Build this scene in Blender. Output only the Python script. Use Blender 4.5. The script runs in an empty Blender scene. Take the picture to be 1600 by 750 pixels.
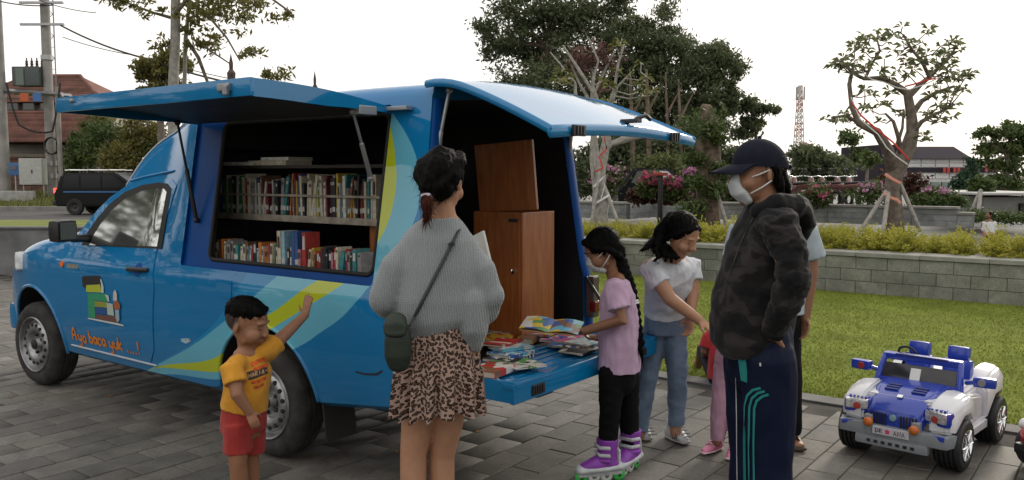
import bpy, bmesh, math, random
import numpy as np
from mathutils import Vector, Matrix, noise
from mathutils.bvhtree import BVHTree

random.seed(7); rng = np.random.default_rng(7)
PI = math.pi
scene = bpy.context.scene
col = scene.collection

# ---------------------------------------------------------------- camera
CAM_H = 1.62; F_PX = 1330.0; PITCH = math.atan(103.0/F_PX)
cam_d = bpy.data.cameras.new('camera'); cam = bpy.data.objects.new('camera', cam_d); col.objects.link(cam)
cam.location = (0, 0, CAM_H); cam.rotation_euler = (PI/2-PITCH, 0, 0)
cam_d.sensor_fit = 'HORIZONTAL'; cam_d.sensor_width = 36.0; cam_d.lens = F_PX/1600*36.0
cam_d.clip_start = 0.05; cam_d.clip_end = 3000
scene.camera = cam
# ---------------------------------------------------------------- world: thin overcast evening sky
SUN_EL = math.radians(24); SUN_AZ = math.radians(35)      # azimuth measured from +Y towards +X
w = bpy.data.worlds.new('World'); scene.world = w; w.use_nodes = True
nt = w.node_tree; nt.nodes.clear()
o_ = nt.nodes.new('ShaderNodeOutputWorld'); bg = nt.nodes.new('ShaderNodeBackground')
sky = nt.nodes.new('ShaderNodeTexSky'); sky.sky_type = 'NISHITA'; sky.sun_disc = False
sky.sun_elevation = SUN_EL; sky.sun_rotation = SUN_AZ; sky.dust_density = 3.0
tc = nt.nodes.new('ShaderNodeTexCoord'); nz = nt.nodes.new('ShaderNodeTexNoise'); nz.inputs['Scale'].default_value = 2.2
nz.inputs['Detail'].default_value = 5
mp = nt.nodes.new('ShaderNodeMapping'); mp.inputs['Scale'].default_value = (1, 1, 2.6)
cr = nt.nodes.new('ShaderNodeValToRGB')
cr.color_ramp.elements[0].position = .3; cr.color_ramp.elements[0].color = (8.3, 8.15, 8.0, 1)
cr.color_ramp.elements[1].position = .7; cr.color_ramp.elements[1].color = (10.4, 9.9, 9.2, 1)
mx = nt.nodes.new('ShaderNodeMix'); mx.data_type = 'RGBA'; mx.inputs['Factor'].default_value = .92
nt.links.new(tc.outputs['Generated'], mp.inputs['Vector']); nt.links.new(mp.outputs['Vector'], nz.inputs['Vector'])
nt.links.new(nz.outputs['Fac'], cr.inputs['Fac']); nt.links.new(sky.outputs['Color'], mx.inputs['A'])
nt.links.new(cr.outputs['Color'], mx.inputs['B']); nt.links.new(mx.outputs['Result'], bg.inputs['Color'])
bg.inputs['Strength'].default_value = 0.1
nt.links.new(bg.outputs['Background'], o_.inputs['Surface'])
# ---------------------------------------------------------------- sun: low and veiled, from beyond the lawn
sun_d = bpy.data.lights.new('sun', 'SUN'); sun = bpy.data.objects.new('sun', sun_d); col.objects.link(sun)
sun_d.energy = 1.1; sun_d.angle = math.radians(11); sun_d.color = (1.0, .90, .76)
sd = Vector((math.sin(SUN_AZ)*math.cos(SUN_EL), math.cos(SUN_AZ)*math.cos(SUN_EL), math.sin(SUN_EL)))
sun.rotation_euler = sd.to_track_quat('Z', 'Y').to_euler()
# ---------------------------------------------------------------- exposure
vs = scene.view_settings; vs.view_transform = 'Standard'; vs.look = 'None'; vs.exposure = 0.45; vs.gamma = 1.0
vs.use_curve_mapping = False
scene.render.engine = 'CYCLES'
scene.cycles.use_denoising = True; scene.cycles.max_bounces = 6; scene.cycles.transparent_max_bounces = 8
scene.cycles.caustics_reflective = False; scene.cycles.caustics_refractive = False

# ================================================================ helpers
def ray(x, y):
    a, b, c = (x-800)/F_PX, 1.0, -(y-375)/F_PX
    cp, sp = math.cos(PITCH), math.sin(PITCH)
    return Vector((a, b*cp+c*sp, -b*sp+c*cp))
CAMP = Vector((0, 0, CAM_H))
def P(x, y, Y):                      # a photo point at depth Y metres, as a place in the world
    d = ray(x, y); return CAMP + d*(Y/d.y)
def G(x, y, h=0.0):                  # a photo point on level ground at height h
    d = ray(x, y); return CAMP + d*((h-CAM_H)/d.z)
def proj(p):
    q = Vector(p)-CAMP; cp, sp = math.cos(PITCH), math.sin(PITCH)
    yy = q.y*cp-q.z*sp; zz = q.y*sp+q.z*cp
    return (800+F_PX*q.x/yy, 375-F_PX*zz/yy, yy)

# site grid: everything (van, paving, lawn, planter) is square to one pair of axes
ORG = G(425, 720); _f = (G(52, 603)-ORG); WB = _f.length; FW = _f.normalized()
AX = -FW; BX = Vector((-AX.y, AX.x, 0))                  # AX: van's rearward axis; BX: away from the camera
SITE_ROT = math.atan2(AX.y, AX.x)
def S(a, b, z=0.0): return ORG + AX*a + BX*b + Vector((0, 0, z))

MATS = {}
def mat(name, color, rough=.6, metal=0.0, var=0.0, vscale=8.0, bump=0.0, bscale=60.0, spec=.5, coat=0.0, rnd=0.0, emis=None, estr=0, trans=0.0, detail=3, sheen=0.0, vcol2=None, alpha=None):
    if name in MATS: return MATS[name]
    m = bpy.data.materials.new(name); m.use_nodes = True
    nt = m.node_tree; b = nt.nodes['Principled BSDF']
    b.inputs['Base Color'].default_value = (*color, 1); b.inputs['Roughness'].default_value = rough
    b.inputs['Metallic'].default_value = metal; b.inputs['Specular IOR Level'].default_value = spec
    b.inputs['Coat Weight'].default_value = coat; b.inputs['Coat Roughness'].default_value = .05
    b.inputs['Transmission Weight'].default_value = trans
    if sheen: b.inputs['Sheen Weight'].default_value = sheen
    tcn = nt.nodes.new('ShaderNodeTexCoord')
    src = None
    if var > 0:
        n = nt.nodes.new('ShaderNodeTexNoise'); n.inputs['Scale'].default_value = vscale; n.inputs['Detail'].default_value = detail
        nt.links.new(tcn.outputs['Object'], n.inputs['Vector'])
        r = nt.nodes.new('ShaderNodeValToRGB')
        c1 = tuple(max(0, c*(1-var)) for c in color); c2 = vcol2 or tuple(min(1, c*(1+var)) for c in color)
        r.color_ramp.elements[0].position = .3; r.color_ramp.elements[1].position = .7
        r.color_ramp.elements[0].color = (*c1, 1); r.color_ramp.elements[1].color = (*c2, 1)
        nt.links.new(n.outputs['Fac'], r.inputs['Fac']); src = r.outputs['Color']
        nt.links.new(src, b.inputs['Base Color'])
    if rnd > 0:
        oi = nt.nodes.new('ShaderNodeObjectInfo'); hs = nt.nodes.new('ShaderNodeHueSaturation')
        mr = nt.nodes.new('ShaderNodeMapRange'); mr.inputs['To Min'].default_value = 1-rnd; mr.inputs['To Max'].default_value = 1+rnd
        nt.links.new(oi.outputs['Random'], mr.inputs['Value']); nt.links.new(mr.outputs['Result'], hs.inputs['Value'])
        if src: nt.links.new(src, hs.inputs['Color'])
        else: hs.inputs['Color'].default_value = (*color, 1)
        nt.links.new(hs.outputs['Color'], b.inputs['Base Color'])
    if bump > 0:
        n2 = nt.nodes.new('ShaderNodeTexNoise'); n2.inputs['Scale'].default_value = bscale; n2.inputs['Detail'].default_value = 4
        nt.links.new(tcn.outputs['Object'], n2.inputs['Vector'])
        bp = nt.nodes.new('ShaderNodeBump'); bp.inputs['Strength'].default_value = bump; bp.inputs['Distance'].default_value = .01
        nt.links.new(n2.outputs['Fac'], bp.inputs['Height']); nt.links.new(bp.outputs['Normal'], b.inputs['Normal'])
    if emis: b.inputs['Emission Color'].default_value = (*emis, 1); b.inputs['Emission Strength'].default_value = estr
    MATS[name] = m; return m

def leaf_mat(name, c1, c2, rough=.55, trans=.25):
    """leaf colour varies leaf by leaf (attribute 'tint'); light passes through the blade"""
    if name in MATS: return MATS[name]
    m = bpy.data.materials.new(name); m.use_nodes = True; nt = m.node_tree
    b = nt.nodes['Principled BSDF']; out = nt.nodes['Material Output']
    at = nt.nodes.new('ShaderNodeAttribute'); at.attribute_name = 'tint'
    mxr = nt.nodes.new('ShaderNodeMix'); mxr.data_type = 'RGBA'
    mxr.inputs['A'].default_value = (*c1, 1); mxr.inputs['B'].default_value = (*c2, 1)
    nt.links.new(at.outputs['Fac'], mxr.inputs['Factor']); nt.links.new(mxr.outputs['Result'], b.inputs['Base Color'])
    b.inputs['Roughness'].default_value = rough; b.inputs['Specular IOR Level'].default_value = .3
    tl = nt.nodes.new('ShaderNodeBsdfTranslucent'); nt.links.new(mxr.outputs['Result'], tl.inputs['Color'])
    ms = nt.nodes.new('ShaderNodeMixShader'); ms.inputs['Fac'].default_value = trans
    nt.links.new(b.outputs['BSDF'], ms.inputs[1]); nt.links.new(tl.outputs['BSDF'], ms.inputs[2]); nt.links.new(ms.outputs['Shader'], out.inputs['Surface'])
    MATS[name] = m; return m

def tag(o, label=None, cat=None, group=None, kind=None):
    if label: o['label'] = label
    if cat: o['category'] = cat
    if group: o['group'] = group
    if kind: o['kind'] = kind
    return o
def link(name, me, m=None, parent=None, loc=None, rot=None):
    o = bpy.data.objects.new(name, me); col.objects.link(o)
    if m is not None and not me.materials: me.materials.append(m)
    if parent is not None: o.parent = parent
    if loc is not None: o.location = loc
    if rot is not None: o.rotation_euler = rot
    return o
def empty(name, loc=(0, 0, 0), rz=0.0):
    o = bpy.data.objects.new(name, None); col.objects.link(o); o.location = loc; o.rotation_euler = (0, 0, rz)
    o.empty_display_size = .1
    return o
def thing(name, label, cat, loc=(0, 0, 0), rz=0.0, group=None):
    return tag(empty(name, loc, rz), label, cat, group)
def auto_smooth(me, ang=40):
    n = len(me.polygons)
    me.polygons.foreach_set('use_smooth', np.ones(n, dtype=bool))
    bm = bmesh.new(); bm.from_mesh(me); a = math.radians(ang)
    for e in bm.edges:
        if len(e.link_faces) == 2: e.smooth = e.calc_face_angle(0) < a
    bm.to_mesh(me); bm.free()
def fast_mesh(name, V, Fq, tint=None, k=4):
    """mesh from numpy arrays, all faces with k corners; tint: one value per face"""
    me = bpy.data.meshes.new(name); V = np.asarray(V, dtype=np.float32); Fq = np.asarray(Fq, dtype=np.int32)
    n = len(Fq); me.vertices.add(len(V)); me.vertices.foreach_set('co', V.ravel())
    me.loops.add(n*k); me.loops.foreach_set('vertex_index', Fq.ravel())
    me.polygons.add(n); me.polygons.foreach_set('loop_start', np.arange(0, n*k, k, dtype=np.int32))
    if tint is not None:
        at = me.attributes.new('tint', 'FLOAT', 'FACE'); at.data.foreach_set('value', np.asarray(tint, dtype=np.float32))
    me.update(calc_edges=True); return me

class MB:
    """collects closed shapes, then becomes ONE mesh object"""
    def __init__(s): s.v = []; s.f = []; s.mi = []
    def add(s, V, F, mi=0):
        o = len(s.v); s.v += [Vector(p) for p in V]; s.f += [[i+o for i in f] for f in F]; s.mi += [mi]*len(F)
    def box(s, c, d, rot=None, mi=0):
        x, y, z = (k/2 for k in d); c = Vector(c)
        V = [Vector((sx*x, sy*y, sz*z)) for sx in (-1, 1) for sy in (-1, 1) for sz in (-1, 1)]
        if rot is not None: V = [rot @ p for p in V]
        s.add([c+p for p in V], [(0, 1, 3, 2), (4, 6, 7, 5), (0, 4, 5, 1), (2, 3, 7, 6), (0, 2, 6, 4), (1, 5, 7, 3)], mi)
        return s
    def rbox(s, c, d, r, rot=None, mi=0):
        """box with bevelled edges"""
        bm = bmesh.new(); bmesh.ops.create_cube(bm, size=1)
        bmesh.ops.scale(bm, vec=d, verts=bm.verts); bmesh.ops.bevel(bm, geom=list(bm.edges), offset=r, segments=2, affect='EDGES', profile=.7)
        bm.verts.ensure_lookup_table(); bm.verts.index_update()
        V = [v.co.copy() for v in bm.verts]; F = [[v.index for v in f.verts] for f in bm.faces]; bm.free()
        if rot is not None: V = [rot @ p for p in V]
        s.add([Vector(c)+p for p in V], F, mi); return s
    def tube(s, pts, rad, n=10, side=None, caps='round', mi=0):
        """tapered tube; rad: r or (r_side, r_other) per point; caps round/flat"""
        pts = [Vector(p) for p in pts]; m = len(pts)
        if not isinstance(rad, (list, tuple)): rad = [rad]*m
        rad = [(r, r) if not isinstance(r, (list, tuple)) else tuple(r) for r in rad]
        T = [(pts[min(i+1, m-1)]-pts[max(i-1, 0)]).normalized() for i in range(m)]
        if side is None:
            side = Vector((0, 0, 1)).cross(T[0])
            if side.length < .2: side = Vector((1, 0, 0))
        sides = side if isinstance(side, list) else [Vector(side)]*m
        rings = []; prev = None
        cs = caps if isinstance(caps, tuple) else (caps, caps)
        seq = []
        def fr(i):
            a = sides[i]-T[i]*sides[i].dot(T[i])
            if a.length < 1e-4: a = T[i].orthogonal()
            a.normalize(); return a, T[i].cross(a)
        if cs[0] == 'round':
            rr = min(rad[0])
            for th in (75, 50, 25):
                t = math.radians(th); seq.append((pts[0]-T[0]*rr*math.sin(t), fr(0), rad[0][0]*math.cos(t), rad[0][1]*math.cos(t)))
        for i in range(m): seq.append((pts[i], fr(i), rad[i][0], rad[i][1]))
        if cs[1] == 'round':
            rr = min(rad[-1])
            for th in (25, 50, 75):
                t = math.radians(th); seq.append((pts[-1]+T[-1]*rr*math.sin(t), fr(m-1), rad[-1][0]*math.cos(t), rad[-1][1]*math.cos(t)))
        V = []; F = []
        for c, (a, b), r1, r2 in seq:
            for k in range(n):
                t = 2*PI*k/n; V.append(c+a*(r1*math.cos(t))+b*(r2*math.sin(t)))
        q = len(seq)
        for i in range(q-1):
            for k in range(n):
                k2 = (k+1) % n; F.append((i*n+k, i*n+k2, (i+1)*n+k2, (i+1)*n+k))
        F.append(tuple(reversed(range(n)))); F.append(tuple((q-1)*n+k for k in range(n)))
        s.add(V, F, mi); return s
    def ball(s, c, r, rot=None, nu=14, nv=9, mi=0):
        c = Vector(c); r = (r, r, r) if not isinstance(r, (list, tuple)) else r
        V = [Vector((0, 0, r[2]))]
        for j in range(1, nv):
            t = PI*j/nv
            for k in range(nu):
                p = 2*PI*k/nu; V.append(Vector((r[0]*math.sin(t)*math.cos(p), r[1]*math.sin(t)*math.sin(p), r[2]*math.cos(t))))
        V.append(Vector((0, 0, -r[2])))
        if rot is not None: V = [rot @ p for p in V]
        F = [(0, 1+k, 1+(k+1) % nu) for k in range(nu)]
        for j in range(nv-2):
            for k in range(nu):
                a = 1+j*nu+k; b = 1+j*nu+(k+1) % nu; F.append((a, a+nu, b+nu, b))
        e = len(V)-1; o = 1+(nv-2)*nu
        F += [(e, o+(k+1) % nu, o+k) for k in range(nu)]
        s.add([c+p for p in V], F, mi); return s
    def lathe(s, prof, c, axis, n=24, mi=0):
        """prof: list of (distance along axis, radius)"""
        axis = Vector(axis).normalized(); a = axis.orthogonal().normalized(); b = axis.cross(a); c = Vector(c)
        V = []; F = []
        for d, r in prof:
            for k in range(n):
                t = 2*PI*k/n; V.append(c+axis*d+(a*math.cos(t)+b*math.sin(t))*max(r, 1e-4))
        for i in range(len(prof)-1):
            for k in range(n):
                k2 = (k+1) % n; F.append((i*n+k, i*n+k2, (i+1)*n+k2, (i+1)*n+k))
        s.add(V, F, mi); return s
    def prism(s, poly, axis_vec, mi=0):
        """closed polygon (3-D points) pushed along axis_vec"""
        n = len(poly); V = [Vector(p) for p in poly]; V += [p+Vector(axis_vec) for p in V]
        F = [tuple(reversed(range(n))), tuple(range(n, 2*n))]+[(i, (i+1) % n, n+(i+1) % n, n+i) for i in range(n)]
        s.add(V, F, mi); return s
    def mesh(s, name, smooth=None):
        me = bpy.data.meshes.new(name); me.from_pydata([tuple(p) for p in s.v], [], s.f)
        if any(s.mi): me.polygons.foreach_set('material_index', s.mi)
        bm = bmesh.new(); bm.from_mesh(me); bmesh.ops.recalc_face_normals(bm, faces=bm.faces); bm.to_mesh(me); bm.free()
        if smooth: auto_smooth(me, smooth)
        return me
    def build(s, name, m, parent=None, smooth=None, loc=None, rot=None):
        me = s.mesh(name, smooth)
        if isinstance(m, (list, tuple)):
            for k in m: me.materials.append(k)
            return link(name, me, None, parent, loc, rot)
        return link(name, me, m, parent, loc, rot)
    def fused(s, name, m, parent=None, voxel=.007, smooth=5, fold=None, paint=None):
        """one continuous skin over all the shapes collected"""
        me0 = s.mesh(name+'_raw'); t = bpy.data.objects.new('tmp', me0); col.objects.link(t)
        rm = t.modifiers.new('r', 'REMESH'); rm.mode = 'VOXEL'; rm.voxel_size = voxel; rm.adaptivity = 0
        if smooth:
            sm = t.modifiers.new('s', 'SMOOTH'); sm.factor = .5; sm.iterations = smooth
        dg = bpy.context.evaluated_depsgraph_get(); me = bpy.data.meshes.new_from_object(t.evaluated_get(dg))
        bpy.data.objects.remove(t); bpy.data.meshes.remove(me0); me.name = name
        n = len(me.vertices)
        if fold or paint:
            co = np.empty(n*3, np.float32); me.vertices.foreach_get('co', co); co = co.reshape(-1, 3)
        if fold:
            no = np.empty(n*3, np.float32); me.vertices.foreach_get('normal', no); no = no.reshape(-1, 3)
            amp, sx, sz = fold[:3]; off = Vector((sum(map(ord, name)) % 7, len(s.v) % 13, 3))
            dsp = np.array([noise.noise(Vector((p[0]*sx, p[1]*sx, p[2]*sz))+off)+.45*noise.noise(Vector((p[0]*sx*2.3, p[1]*sx*2.3, p[2]*sz*2.6))) for p in co], np.float32)
            if len(fold) > 3: dsp *= fold[3](co)
            co += no*(dsp*amp)[:, None]; me.vertices.foreach_set('co', co.ravel())
        if paint:
            c = paint(co); at = me.attributes.new('paint', 'FLOAT_COLOR', 'POINT')
            at.data.foreach_set('color', np.concatenate([c, np.ones((n, 1))], 1).astype(np.float32).ravel())
        me.polygons.foreach_set('use_smooth', np.ones(len(me.polygons), dtype=bool)); me.update()
        for k in list(me.materials): pass
        me.materials.clear()
        return link(name, me, m, parent)

def copy_tree(o, parent=None):
    c = o.copy(); col.objects.link(c)
    if parent is not None: c.parent = parent
    for ch in list(o.children): copy_tree(ch, c)
    return c
def lerp(a, b, t): return a+(b-a)*t
def interp(keys, x): return float(np.interp(x, [k[0] for k in keys], [k[1] for k in keys]))
def smoothkeys(keys, x):
    """piecewise smooth interpolation through keys (monotone cubic-ish)"""
    xs = [k[0] for k in keys]; ys = [k[1] for k in keys]
    if x <= xs[0]: return ys[0]
    if x >= xs[-1]: return ys[-1]
    i = max(j for j in range(len(xs)) if xs[j] <= x); i = min(i, len(xs)-2)
    def sl(j):
        if j <= 0 or j >= len(xs)-1: return 0.0 if False else (ys[min(j+1, len(xs)-1)]-ys[max(j-1, 0)])/(xs[min(j+1, len(xs)-1)]-xs[max(j-1, 0)])
        a = (ys[j]-ys[j-1])/(xs[j]-xs[j-1]); b = (ys[j+1]-ys[j])/(xs[j+1]-xs[j])
        return 0.0 if a*b <= 0 else 2*a*b/(a+b)
    h = xs[i+1]-xs[i]; t = (x-xs[i])/h
    return (2*t**3-3*t**2+1)*ys[i]+(t**3-2*t**2+t)*h*sl(i)+(-2*t**3+3*t**2)*ys[i+1]+(t**3-t**2)*h*sl(i+1)
# ================================================================ the setting
def onb(px, py, b):
    d = ray(px, py); p0 = S(0, b); t = (p0-CAMP).dot(BX)/d.dot(BX); return CAMP+d*t
def sa(p): return (Vector(p)-ORG).dot(AX)
def sb(p): return (Vector(p)-ORG).dot(BX)
def sheet(name, pts, z, m, kind='structure', div=1):
    me = bpy.data.meshes.new(name); me.from_pydata([(p[0], p[1], z if len(p) < 3 else p[2]) for p in pts], [], [tuple(range(len(pts)))])
    return tag(link(name, me, m), kind=kind)

m_ground = mat('dry soil ground', (.13, .12, .085), .95, var=.35, vscale=.6, bump=.3, bscale=6)
sheet('ground', [(-900, -300), (900, -300), (900, 1500), (-900, 1500)], -.06, m_ground)

# paving of andesite setts in running bond, rows running away from the camera
def stone_mat(name, c, tw=.25):
    m = bpy.data.materials.new(name); m.use_nodes = True; nt = m.node_tree; b = nt.nodes['Principled BSDF']
    tcn = nt.nodes.new('ShaderNodeTexCoord'); oi = nt.nodes.new('ShaderNodeObjectInfo'); at = nt.nodes.new('ShaderNodeAttribute'); at.attribute_name = 'tint'
    ad = nt.nodes.new('ShaderNodeMath'); ad.operation = 'ADD'; nt.links.new(oi.outputs['Random'], ad.inputs[0]); nt.links.new(at.outputs['Fac'], ad.inputs[1])
    fr = nt.nodes.new('ShaderNodeMath'); fr.operation = 'FRACT'; nt.links.new(ad.outputs[0], fr.inputs[0])
    geo = nt.nodes.new('ShaderNodeNewGeometry')
    n1 = nt.nodes.new('ShaderNodeTexNoise'); n1.inputs['Scale'].default_value = 1.3; n1.inputs['Detail'].default_value = 5
    n2 = nt.nodes.new('ShaderNodeTexNoise'); n2.inputs['Scale'].default_value = 45; n2.inputs['Detail'].default_value = 5
    nt.links.new(geo.outputs['Position'], n1.inputs['Vector']); nt.links.new(geo.outputs['Position'], n2.inputs['Vector'])
    cr = nt.nodes.new('ShaderNodeValToRGB'); e = cr.color_ramp
    e.elements[0].color = (*[k*(1-tw) for k in c], 1); e.elements[1].color = (*[min(1, k*(1+tw)) for k in c], 1)
    e.elements.new(.5).color = (c[0]*1.02, c[1], c[2]*.95, 1)
    nt.links.new(fr.outputs[0], cr.inputs['Fac'])
    def mul(a, nn, lo, hi):
        mr = nt.nodes.new('ShaderNodeMapRange'); mr.inputs['From Min'].default_value = .3; mr.inputs['From Max'].default_value = .7
        mr.inputs['To Min'].default_value = lo; mr.inputs['To Max'].default_value = hi; nt.links.new(nn.outputs['Fac'], mr.inputs['Value'])
        vm = nt.nodes.new('ShaderNodeVectorMath'); vm.operation = 'SCALE'; nt.links.new(a, vm.inputs[0]); nt.links.new(mr.outputs['Result'], vm.inputs['Scale'])
        return vm.outputs['Vector']
    n3 = nt.nodes.new('ShaderNodeTexNoise'); n3.inputs['Scale'].default_value = 5.5; n3.inputs['Detail'].default_value = 7; n3.inputs['Distortion'].default_value = .6; nt.links.new(geo.outputs['Position'], n3.inputs['Vector'])
    c2 = mul(mul(mul(cr.outputs['Color'], n1, .68, 1.22), n2, .8, 1.18), n3, .72, 1.2)
    nt.links.new(c2, b.inputs['Base Color'])
    mr = nt.nodes.new('ShaderNodeMapRange'); mr.inputs['To Min'].default_value = .5; mr.inputs['To Max'].default_value = .85
    nt.links.new(n1.outputs['Fac'], mr.inputs['Value']); nt.links.new(mr.outputs['Result'], b.inputs['Roughness'])
    bp = nt.nodes.new('ShaderNodeBump'); bp.inputs['Strength'].default_value = .35; bp.inputs['Distance'].default_value = .004
    nt.links.new(n2.outputs['Fac'], bp.inputs['Height']); nt.links.new(bp.outputs['Normal'], b.inputs['Normal'])
    MATS[name] = m; return m
m_paver = stone_mat('andesite paver', (.125, .118, .106))
m_joint = mat('sandy joint', (.06, .055, .046), .95, bump=.4, bscale=120, var=.6, vscale=3)
LAWN_B = 3.28
pav = sheet('paving', [S(-14, -9), S(9, -9), S(9, LAWN_B-.2), S(-14, LAWN_B-.2)], 0, m_joint)
for v in pav.data.vertices: v.co.z = -.008
TA, TB = .19, .37
def paver_geo(bev=.004, h=.02):
    x, y = TA/2-.003, TB/2-.003
    V = [(sx*(x-bev), sy*(y-bev), 0) for sx, sy in ((-1, -1), (1, -1), (1, 1), (-1, 1))]
    V += [(sx*x, sy*y, -bev) for sx, sy in ((-1, -1), (1, -1), (1, 1), (-1, 1))]
    V += [(sx*x, sy*y, -h) for sx, sy in ((-1, -1), (1, -1), (1, 1), (-1, 1))]
    F = [(0, 1, 2, 3)]
    for i in range(4):
        j = (i+1) % 4; F += [(4+i, 4+j, j, i), (8+i, 8+j, 4+j, 4+i)]
    return V, F
PV, PF = paver_geo(); me_pav = bpy.data.meshes.new('paver'); me_pav.from_pydata(PV, [], PF); me_pav.materials.append(m_paver)
spots = []
for i in range(int(-13/TA), int(8/TA)):
    for j in range(int(-8/TB), int((LAWN_B-.2)/TB)):
        a = (i+.5)*TA; b = (j+.5+(.5 if i % 2 else 0))*TB
        if b+TB/2 > LAWN_B-.19: continue
        p = S(a, b)
        if p.y < .6: continue
        x, y, d = proj(p)
        if -250 < x < 1850 and y < 900:
            vis = 0 <= x <= 1600 and y < 750
            av, bv = sa(p), sb(p)
            hid = (-3.5 < av < .9 and 0 < bv < 1.6)             # under and behind the van
            spots.append((1/d if vis and not hid else 0, a, b, p))
spots.sort(key=lambda t: -t[0])
PVn = np.array(PV); PFn = np.array(PF); rV = []; rF = []; rT = []
cR, sR = math.cos(SITE_ROT), math.sin(SITE_ROT); RZ = np.array([[cR, -sR, 0], [sR, cR, 0], [0, 0, 1]])
for k, (d, a, b, p) in enumerate(spots):
    dz = random.uniform(-.0022, .0015)
    if k < 300:
        o = link('paver', me_pav, None, pav); o.location = (p.x, p.y, dz); o.rotation_euler = (random.gauss(0, .003), random.gauss(0, .003), SITE_ROT+random.gauss(0, .003))
    else:
        q = PVn @ RZ.T + np.array([p.x, p.y, dz]); rF.append(PFn+len(rV)*len(PV)); rV.append(q); rT += [random.random()]*len(PF)
me = fast_mesh('paver_field', np.concatenate(rV), np.concatenate(rF), rT); o = link('paver_field', me, m_paver, pav); tag(o, kind='stuff')

m_conc = mat('smooth concrete edging', (.115, .113, .107), .8, var=.2, vscale=5, bump=.2, bscale=50)
kb = MB(); kb.prism([S(-14, LAWN_B-.185, -.03), S(9, LAWN_B-.185, -.03), S(9, LAWN_B, -.03), S(-14, LAWN_B, -.03)], (0, 0, .038))
tag(kb.build('lawn_edging_kerb', m_conc), kind='structure')
# lawn
m_lawn = mat('mown lawn', (.15, .185, .03), .95, var=.25, vscale=1.6, bump=.8, bscale=70, detail=6, spec=.1)
ln = sheet('lawn', [S(-12, LAWN_B), S(12, LAWN_B), S(12, 9.1), S(-12, 9.1)], 0, m_lawn)
for v in ln.data.vertices: v.co.z = .004
n = 90000
a = rng.uniform(-5, 4.2, n); b = LAWN_B+.02+(9.05-LAWN_B)*rng.random(n)**1.35
# worn patches
keep = np.array([noise.noise(Vector((x*.7, y*.7, 3))) > -.42 or random.random() < .5 for x, y in zip(a, b)]); a, b = a[keep], b[keep]; n = len(a)
base = np.array(ORG)[None]+np.array(AX)[None]*a[:, None]+np.array(BX)[None]*b[:, None]; base[:, 2] = .003
ang = rng.uniform(0, 2*PI, n); wd = rng.uniform(.003, .007, n); hh = rng.uniform(.010, .026, n)
dx = np.stack([np.cos(ang)*wd, np.sin(ang)*wd, np.zeros(n)], 1); lean = np.stack([rng.normal(0, .014, n), rng.normal(0, .014, n), hh], 1)
V = np.empty((n*3, 3)); V[0::3] = base-dx; V[1::3] = base+dx; V[2::3] = base+lean
m_blade = leaf_mat('grass blade', (.14, .18, .026), (.25, .275, .055), .8, .3)
go = link('grass', fast_mesh('grass', V, np.arange(n*3).reshape(-1, 3), rng.random(n), 3), m_blade); tag(go, 'short mown grass of the lawn behind the people', 'grass', kind='stuff')

# long planter wall
WALL_B = 9.1; WALL_H = .56
m_block = stone_mat('grey-green stone block', (.20, .205, .18), .16)
m_cope = mat('coping stone', (.24, .24, .215), .85, var=.18, vscale=4, bump=.25, bscale=40, rnd=.08)
m_mortar = mat('mortar bed', (.10, .10, .09), .95, bump=.3, bscale=80)
pw = thing('planter_wall', 'long low stone block planter wall with flat coping across the back of the lawn', 'wall', S(0, WALL_B), SITE_ROT)
MB().box((-2, .2, .25), (22, .36, .5)).build('core', m_mortar, pw)
bh = .166; bl = .40
bk = MB().rbox((0, 0, 0), (bl-.006, .05, bh-.006), .004); me_b = bk.mesh('block'); me_b.materials.append(m_block)
for r in range(3):
    for k in range(-24, 14):
        x = (k+.5+(.5 if r % 2 else 0))*bl
        if not -9.4 < x < 5.2: continue
        link('block', me_b, None, pw, (x, .012+random.uniform(-.003, .002), bh*(r+.5)))
ck = MB().rbox((0, 0, 0), (.796, .46, .058), .008); me_c = ck.mesh('coping'); me_c.materials.append(m_cope)
for k in range(-12, 7): link('coping', me_c, None, pw, ((k+.5)*.8, .19, .5+.031+random.uniform(-.001, .001)))
m_soil = mat('planter soil', (.06, .045, .03), .95, var=.4, vscale=3, bump=.6, bscale=12)
sheet('planter_soil', [S(-25, WALL_B+.38), S(9, WALL_B+.38), S(9, 17.4), S(-25, 17.4)], .5, m_soil)

# upper retaining wall with a jog, smooth stone panels
m_panel = stone_mat('blue-grey stone panel', (.225, .245, .245), .10)
aJ = sa(onb(978, 330, 15.6)); aE = sa(onb(1496, 330, 17.0)); aE2 = sa(onb(1520, 330, 17.0))
def panel_wall(name, label, a0, a1, b, z0, z1, rows=3, L=.9):
    t = thing(name, label, 'wall', S(a0, b), SITE_ROT); n = max(1, int(round((a1-a0)/L))); l = (a1-a0)/n; h = (z1-z0-.05)/rows
    MB().box(((a1-a0)/2, .16, (z0+z1)/2-.03), (a1-a0, .26, z1-z0-.06)).build('core', m_mortar, t)
    pm = MB().rbox((0, 0, 0), (l-.008, .04, h-.006), .003).mesh('panel'); pm.materials.append(m_panel)
    for r in range(rows):
        for k in range(n): link('panel', pm, None, t, ((k+.5)*l, .012, z0+(r+.5)*h))
    MB().rbox(((a1-a0)/2, .13, z1-.025), (a1-a0+.02, .36, .05), .006).build('coping', m_cope, t)
    return t
panel_wall('terrace_wall', 'blue-grey panelled terrace wall behind the leaning woman, left of its dark return', -12, aJ, 15.6, .5, .93)
panel_wall('terrace_wall', 'blue-grey panelled terrace wall running behind the tall frangipani', aJ, aE, 17.0, .5, .93)
panel_wall('terrace_wall', 'short lower end step of the blue-grey terrace wall right of the frangipani', aE, aE2, 17.0, .5, .82, 2)
rt = thing('wall_return', 'dark side face where the blue-grey terrace wall steps back', 'wall', S(aJ, 15.6), SITE_ROT)
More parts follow.
